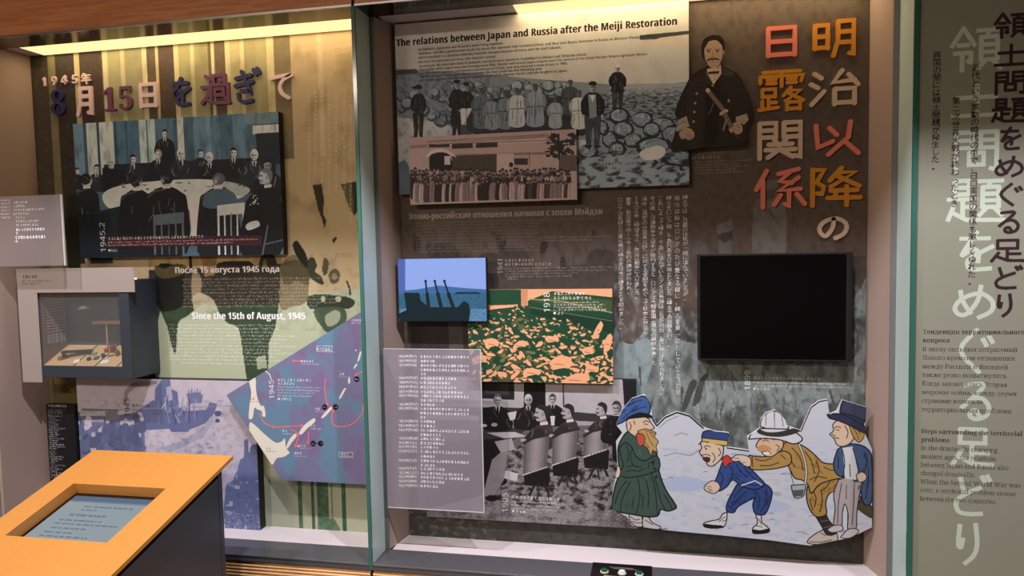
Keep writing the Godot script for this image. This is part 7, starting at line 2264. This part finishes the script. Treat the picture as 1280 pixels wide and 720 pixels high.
	outline.call([1034, 518, 1046, 517, 1060, 521, 1076, 529, 1083, 536, 1080, 541, 1064, 533, 1048, 526, 1037, 523], c(50, 56, 82), 1.2)
	v.tex([764, 494, 1092, 494, 1092, 684, 764, 684], overlay(103, 0.16, 0.45, 0.8, c(40, 40, 46, 26)), 40)
	v.soft(1.25)
	var o := Vector2((lo.x + hi.x) / 2.0, lo.y)
	var local := PackedVector2Array()
	for p in out:
		local.append(p - o)
	var root := thing("cartoon_cutout", "pale cut-out board of four drawn figures in green, blue and mustard clothes", "cut-out", Vector3(o.x, o.y, z))
	shape(board(local, 0.0, 0.01, Rect2(r.position - o, r.size), print_mat("cartoon_print", v.im), mats["white_edge"]), "board", root)
	for p in [[860, 580], [960, 640], [1050, 600]]:
		var w := un(p[0], p[1], z)
		var st := begin()
		cyl(st, Transform3D(Basis(), Vector3(w.x - o.x, w.y - o.y, 0)), 0.01, 0.01, -0.0628, -0.0101)
		part(st, "standoff", mats["dark_metal"], root)

func build_chronology() -> void:
	var z := -0.092
	var a := un(600, 437.5, z)
	var b := un(600, 640, z)
	var r := Rect2(-0.8765, b.y, a.x + 0.8765, a.y - b.y)
	var v := Canvas.new(self, r, z, 1700.0, Color(0.60, 0.575, 0.62, 0.64), 1.0)
	var w := Color(0.94, 0.94, 0.96, 1.0)
	var rows := [[447, "1868", "明治", "1", 588], [452.5, "1869", "明治", "2", 545], [458, "1875", "明治", "8", 590], [463.5, "", "", "", 590], [468.5, "", "", "", 535], [474, "1884", "明治", "17", 575], [479.5, "1889", "明治", "22", 566], [485, "1890", "明治", "23", 576], [491, "1891", "明治", "24", 583], [496, "1893", "明治", "26", 589], [501.5, "", "", "", 559], [507, "1894", "明治", "27", 547], [512, "1895", "明治", "28", 590], [517.5, "", "", "", 590], [523, "", "", "", 536], [528, "1902", "明治", "35", 545], [533.5, "1904", "明治", "37", 548], [539, "1905", "明治", "38", 590], [544.5, "", "", "", 555], [549.5, "1910", "明治", "43", 557], [555, "1914", "大正", "3", 559], [560, "1917", "大正", "6", 551], [565.5, "1918", "大正", "7", 590], [571.5, "", "", "", 547], [577, "1919", "大正", "8", 590], [582.5, "", "", "", 545], [587, "1920", "大正", "9", 558], [592.5, "1922", "大正", "11", 582], [597.5, "1931", "昭和", "6", 590], [603, "1933", "昭和", "8", 558], [608.5, "1937", "昭和", "12", 549]]
	for q in rows:
		var y: float = q[0]
		if q[1] != "":
			v.text("sans", q[1], 498, y, 506.4, 3.3, w)
			v.row("年", 506.6, y, 510.2, 3.7, 0.32, w)
			v.text("sans", "(", 510.2, y, 511.6, 3.4, w)
			v.row(q[2], 511.6, y, 518.6, 3.7, 0.32, w)
			v.text("sans", q[3] + ")", 518.7, y, 521.0 + (1.6 if q[3].length() > 1 else 0.0), 3.3, w)
		v.kanji_greek(525.5, y + 0.5, q[4], 3.9, w, 0.55)
	var m := print_mat("chronology_print", v.im, 0.12, true)
	var root := thing("acrylic_label", "translucent grey acrylic chronology plate with white year list beside the glass fin", "label plate", Vector3(-0.8765, r.position.y, z))
	var o := Vector2(-0.8765, r.position.y)
	var local := Rect2(r.position - o, r.size)
	shape(sheet(local), "plate", root).material_override = m
	var st := begin()
	box(st, Vector3(r.size.x, 0, -0.005), Vector3(r.size.x + 0.0025, r.size.y, 0.001))
	box(st, Vector3(0.0, -0.0025, -0.005), Vector3(r.size.x + 0.0025, 0, 0.001))
	box(st, Vector3(0.0, r.size.y, -0.005), Vector3(r.size.x + 0.0025, r.size.y + 0.0015, 0.001))
	part(st, "polished_edge", mats["white_edge"], root, "bright polished edge")

# where the ray through a photograph pixel meets the level plane at height y
func level(px: float, py: float, y: float) -> Vector3:
	var d := view * Vector3((px - 640.0) / FOCAL, -(py - 360.0) / FOCAL, -1.0)
	return EYE + d * ((y - EYE.y) / d.y)

func build_buttons() -> void:
	var a := level(741, 704, Y_SILL)
	var b := level(815, 709, Y_SILL)
	var zf := -0.004
	var root := thing("button_panel", "black control plate with round buttons on the metal sill", "control panel", Vector3((a.x + b.x) / 2.0, Y_SILL + 0.0001, (a.z + zf) / 2.0))
	var o := root.position
	var st := begin()
	var hw := (b.x - a.x) / 2.0
	var hz := (zf - a.z) / 2.0
	bevel(st, Vector3(-hw, 0, -hz), Vector3(hw, 0.004, hz), 0.001)
	part(st, "plate", flat("plate_black", Color(0.055, 0.03, 0.032), 0.35), root)
	var spots := [[755.5, 713.0, Color(0.05, 0.34, 0.21), "round green button"], [777.5, 715.0, Color(0.86, 0.85, 0.84), "round white button"], [799.0, 716.2, Color(0.05, 0.34, 0.21), "round green button"]]
	for s in spots:
		var p := level(s[0], s[1], Y_SILL + 0.008) - o
		st = begin()
		cyl(st, Transform3D(Basis(), Vector3(p.x, 0.0041, p.z)), 0.0135, 0.0125, 0.0, 0.003, true, 24)
		var ring := part(st, "button_ring", mats["white_edge"], root)
		st = begin()
		cyl(st, Transform3D(Basis(), Vector3(p.x, 0.0072, p.z)), 0.0105, 0.009, 0.0, 0.005, true, 24)
		part(st, "button", flat("button_%s" % s[3].replace(" ", "_"), s[2], 0.3), ring, s[3])
	st = begin()
	var y0 := level(755, 719.4, Y_SILL + 0.004) - o
	var y1 := level(775, 720.2, Y_SILL + 0.004) - o
	box(st, Vector3(y0.x, 0.0041, y0.z), Vector3(y1.x, 0.0046, minf(y0.z + 0.03, hz - 0.002)))
	part(st, "sticker", flat("sticker_yellow", Color(0.9, 0.72, 0.12), 0.6), root, "yellow sticker")
	for i in 2:
		st = begin()
		var q := level(762 + i * 4, 708.6 + i * 1.7, Y_SILL + 0.004) - o
		box(st, Vector3(q.x, 0.0041, q.z), Vector3(q.x + 0.075, 0.0044, q.z + 0.0025))
		part(st, "printed_line", flat("print_grey", Color(0.5, 0.48, 0.48), 0.6), root)

func build_third_bay() -> void:
	var z := -0.008
	var r := Rect2(0.7145, Y_SILL - 0.02, 0.75, Y_HEAD - Y_SILL + 0.018)
	var v := Canvas.new(self, r, z, 1100.0, c(140, 142, 126), 1.15)
	var white := c(188, 202, 184)
	for d in [["領", 1221, 33, 89, 60], ["土", 1221.5, 104, 148, 62], ["問", 1220.5, 162, 215, 58], ["題", 1220, 224, 278, 66], ["を", 1218.5, 289, 340, 48], ["め", 1217, 354, 400, 50], ["ぐ", 1216, 410, 468, 46], ["る", 1218, 478, 526, 40], ["足", 1215, 534, 584, 48], ["ど", 1212, 594, 646, 44], ["り", 1210, 653, 706, 36]]:
		var a := v.t(d[1], (d[2] + d[3]) / 2.0)
		var u := v.unit(d[1], d[2])
		v.glyph(d[0], a.x, a.y, d[4] * u, (d[3] - d[2]) * u, 2.7 * u, v.g(white))
	var ink := c(56, 40, 44)
	for d in [["領", 1264, 16, 47, 38], ["土", 1264, 54, 83, 40], ["問", 1263, 89, 118, 40], ["題", 1263, 123, 153, 42], ["を", 1262, 159, 188, 28], ["め", 1261, 194, 222, 34], ["ぐ", 1261, 229, 258, 30], ["る", 1260, 264, 292, 28], ["足", 1259, 299, 328, 39], ["ど", 1258, 333, 362, 34], ["り", 1256, 367, 396, 24]]:
		var a := v.t(d[1], (d[2] + d[3]) / 2.0)
		var u := v.unit(d[1], d[2])
		v.glyph(d[0], a.x, a.y, d[4] * u, (d[3] - d[2]) * u, 1.95 * u, v.g(ink))
	v.column("両国の間には領土問題が発生した。", 1171.5, 64, 213, 9.4, 1.0, ink)
	v.column("第二次世界大戦が終わったとき", 1195.5, 121, 259, 9.4, 1.0, ink)
	v.column("近代という激動の時代の中で、日ロ両国の関係も激しくゆれた。", 1220, 80, 357, 9.2, 1.0, ink)
	var tx := c(52, 46, 46)
	for l in [["serif_bold", "Тенденции территориального", 1153.5, 417.5, 1281], ["serif_bold", "вопроса", 1153.3, 428, 1187.5], ["serif", "В эпоху сильных потрясений", 1153, 439, 1272], ["serif", "Нового времени отношения", 1153, 449.7, 1269], ["serif", "между Россией и Японией", 1152.8, 460.5, 1260], ["serif", "также резко пошатнулись.", 1152.6, 471.3, 1261], ["serif", "Когда закончилась Вторая", 1152.4, 482, 1259], ["serif", "мировая война, между двумя", 1152.2, 492.8, 1271], ["serif", "странами возникла", 1152, 503.4, 1228.5], ["serif", "территориальная проблема.", 1151.8, 514.2, 1266], ["serif_bold", "Steps surrounding the territorial", 1151.4, 541.6, 1278], ["serif_bold", "problems", 1151.2, 552.2, 1187], ["serif", "In the drastically changing", 1151, 562.6, 1247], ["serif", "modern ages, the relations", 1150.8, 573.2, 1245], ["serif", "between Japan and Russia also", 1150.6, 583.6, 1261], ["serif", "changed drastically.", 1150.4, 594, 1219], ["serif", "When the Second World War was", 1150.2, 604.6, 1276], ["serif", "over, a territorial problem arouse", 1150, 615.2, 1270], ["serif", "between the two countries.", 1149.8, 626, 1246]]:
		v.text(l[0], l[1], l[2], l[3], l[4], 5.4, tx)
	var root := thing("title_panel", "grey-green wall panel with large white Japanese title and dark serif text", "panel", Vector3(r.get_center().x, r.position.y, z - 0.03))
	var o := Vector2(root.position.x, root.position.y)
	var local := Rect2(r.position - o, r.size)
	shape(board(rect_outline(local), 0.03, 0.03, local, print_mat("title_print", v.im, 0.3), mats["grey_edge"]), "board", root)
	# plain panels carry on beyond it
	var st := begin()
	box(st, Vector3(r.end.x + 0.003, Y_SILL - 0.02, -0.038), Vector3(4.0, Y_HEAD, -0.008))
	structure(st, "wall_panel_right", flat("grey_green", Color(0.6, 0.6, 0.54), 0.3))
	st = begin()
	box(st, Vector3(-4.0, Y_SILL - 0.02, -0.038), Vector3(-2.396, Y_HEAD, -0.008))
	structure(st, "wall_panel_left", flat("grey_green", Color(0.6, 0.6, 0.54), 0.3))

func build_kiosk() -> void:
	# the sloping top: u runs right, v down the slope from the back edge
	var back := 0.841
	var zb := 0.1
	var ang := atan(0.268)
	var x0 := -1.838
	var x1 := -1.3225
	var root := thing("information_kiosk", "orange-topped navy information kiosk with a sunken screen in front of the showcase", "kiosk", Vector3((x0 + x1) / 2.0, 0.0, 0.38))
	var t := Transform3D(Basis(Vector3.RIGHT, ang), Vector3(0, back, zb - 0.38))   # local x right, local z down the slope, local y out of the plate
	var hw := (x1 - x0) / 2.0
	var cx := (x0 + x1) / 2.0
	var ua := -1.752 - cx
	var ub := -1.4295 - cx
	var va := 0.182 / cos(ang)
	var vb := 0.421 / cos(ang)
	var vl := 0.62
	var th := 0.012
	var deep := 0.034
	var st := begin()
	for q in [[-hw, hw, 0.0, va], [-hw, hw, vb, vl], [-hw, ua, va, vb], [ub, hw, va, vb]]:
		for y in [0.0, -th]:
			quad(st, t * Vector3(q[0], y, q[2]), t * Vector3(q[1], y, q[2]), t * Vector3(q[1], y, q[3]), t * Vector3(q[0], y, q[3]), t.basis.y * (1.0 if y == 0.0 else -1.0))
	quad(st, t * Vector3(-hw, 0, 0), t * Vector3(hw, 0, 0), t * Vector3(hw, -th, 0), t * Vector3(-hw, -th, 0), -t.basis.z)
	quad(st, t * Vector3(-hw, 0, vl), t * Vector3(hw, 0, vl), t * Vector3(hw, -th, vl), t * Vector3(-hw, -th, vl), t.basis.z)
	quad(st, t * Vector3(-hw, 0, 0), t * Vector3(-hw, 0, vl), t * Vector3(-hw, -th, vl), t * Vector3(-hw, -th, 0), -t.basis.x)
	quad(st, t * Vector3(hw, 0, 0), t * Vector3(hw, 0, vl), t * Vector3(hw, -th, vl), t * Vector3(hw, -th, 0), t.basis.x)
	# walls of the opening
	quad(st, t * Vector3(ua, 0, va), t * Vector3(ub, 0, va), t * Vector3(ub, -deep, va), t * Vector3(ua, -deep, va), t.basis.z)
	quad(st, t * Vector3(ua, 0, vb), t * Vector3(ub, 0, vb), t * Vector3(ub, -deep, vb), t * Vector3(ua, -deep, vb), -t.basis.z)
	quad(st, t * Vector3(ua, 0, va), t * Vector3(ua, 0, vb), t * Vector3(ua, -deep, vb), t * Vector3(ua, -deep, va), t.basis.x)
	quad(st, t * Vector3(ub, 0, va), t * Vector3(ub, 0, vb), t * Vector3(ub, -deep, vb), t * Vector3(ub, -deep, va), -t.basis.x)
	part(st, "top_plate", mats["kiosk_yellow"], root, "orange sloping top plate with rectangular opening")
	# sunken screen
	st = begin()
	for f in [[[ua, va], [ub, vb]]]:
		quad(st, t * Vector3(ua - 0.01, -deep - 0.001, va - 0.01), t * Vector3(ub + 0.01, -deep - 0.001, va - 0.01), t * Vector3(ub + 0.01, -deep - 0.001, vb + 0.01), t * Vector3(ua - 0.01, -deep - 0.001, vb + 0.01), t.basis.y)
	part(st, "bezel", flat("bezel_black", Color(0.015, 0.015, 0.018), 0.4), root, "black screen bezel")
	var im := Image.create(640, 480, false, Image.FORMAT_RGBA8)
	im.fill(c(138, 150, 156))
	im.fill_rect(Rect2i(0, 0, 640, 44), c(82, 102, 124))
	im.fill_rect(Rect2i(0, 44, 640, 14), c(104, 126, 142))
	for l in [[150, 92, 330, 14], [160, 128, 120, 10], [120, 176, 260, 18], [90, 226, 300, 12], [90, 262, 420, 12], [100, 300, 240, 12], [90, 340, 180, 12], [90, 372, 330, 12], [90, 404, 160, 10]]:
		var x: int = l[0]
		while x < l[0] + l[2]:
			var n := rng.randi_range(14, 46)
			im.fill_rect(Rect2i(x, l[1], n, l[3]), c(100, 118, 132))
			x += n + rng.randi_range(6, 14)
	im.resize(96, 72, Image.INTERPOLATE_BILINEAR)
	im.resize(640, 480, Image.INTERPOLATE_CUBIC)
	var sm := print_mat("kiosk_picture", im, 0.12)
	sm.albedo_color = Color(0.25, 0.25, 0.25)
	sm.emission_enabled = true
	sm.emission_texture = sm.albedo_texture
	sm.emission_operator = BaseMaterial3D.EMISSION_OP_MULTIPLY
	sm.emission = Color.WHITE
	sm.emission_energy_multiplier = 1.0
	st = begin()
	var sa := t * Vector3(ua + 0.012, -deep + 0.0005, va + 0.014)
	var sb := t * Vector3(ub - 0.006, -deep + 0.0005, va + 0.014)
	var sc := t * Vector3(ub - 0.006, -deep + 0.0005, vb - 0.001)
	var sd := t * Vector3(ua + 0.012, -deep + 0.0005, vb - 0.001)
	tri(st, sa, sb, sc, t.basis.y, Vector2(0, 0), Vector2(1, 0), Vector2(1, 1))
	tri(st, sa, sc, sd, t.basis.y, Vector2(0, 0), Vector2(1, 1), Vector2(0, 1))
	part(st, "screen", sm, root, "dim blue-grey screen with blurred lines of text")
	var l := AreaLight3D.new()
	l.name = "screen_light"
	l.area_size = Vector2(0.29, 0.22)
	l.area_normalize_energy = true
	l.light_color = Color(0.62, 0.72, 0.75)
	l.light_energy = 0.006
	l.area_range = 4.0
	l.area_attenuation = 2.0
	l.shadow_enabled = true
	l.transform = Transform3D(Basis.looking_at(t.basis.y, t.basis.z), (sa + sc) / 2.0 + t.basis.y * 0.004)
	root.add_child(l)
	# the navy body below
	var bx := un(277.5, 600, 0.14).x - cx
	var z0 := 0.14 - 0.38
	var z1 := 0.60 - 0.38
	var y0 := back - 0.268 * 0.04 - th - 0.026
	var y1 := back - 0.268 * 0.50 - th - 0.026
	st = begin()
	solid(st, [Vector3(-hw + 0.045, 0, z0 + 0.022), Vector3(bx, 0, z0 + 0.022), Vector3(bx, 0, z1), Vector3(-hw + 0.045, 0, z1), Vector3(-hw + 0.045, y0 - 0.268 * 0.022, z0 + 0.022), Vector3(bx, y0 - 0.268 * 0.022, z0 + 0.022), Vector3(bx, y1, z1), Vector3(-hw + 0.045, y1, z1)])
	part(st, "body", mats["navy_paint"], root, "dark navy metal body")
	st = begin()
	box(st, Vector3(-hw + 0.045, 0, z0), Vector3(bx, y0 + 0.012, z0 + 0.0195))
	part(st, "rear_panel", mats["navy_paint"], root)
	st = begin()
	for x in [-hw + 0.06, bx - 0.02]:
		solid(st, [Vector3(x, y0 - 0.04, z0 + 0.04), Vector3(x + 0.01, y0 - 0.04, z0 + 0.04), Vector3(x + 0.01, y1 - 0.04, z1 - 0.03), Vector3(x, y1 - 0.04, z1 - 0.03), Vector3(x, y0 + 0.012, z0 + 0.04), Vector3(x + 0.01, y0 + 0.012, z0 + 0.04), Vector3(x + 0.01, y1 + 0.03, z1 - 0.03), Vector3(x, y1 + 0.03, z1 - 0.03)])
	part(st, "neck", mats["gap_black"], root)
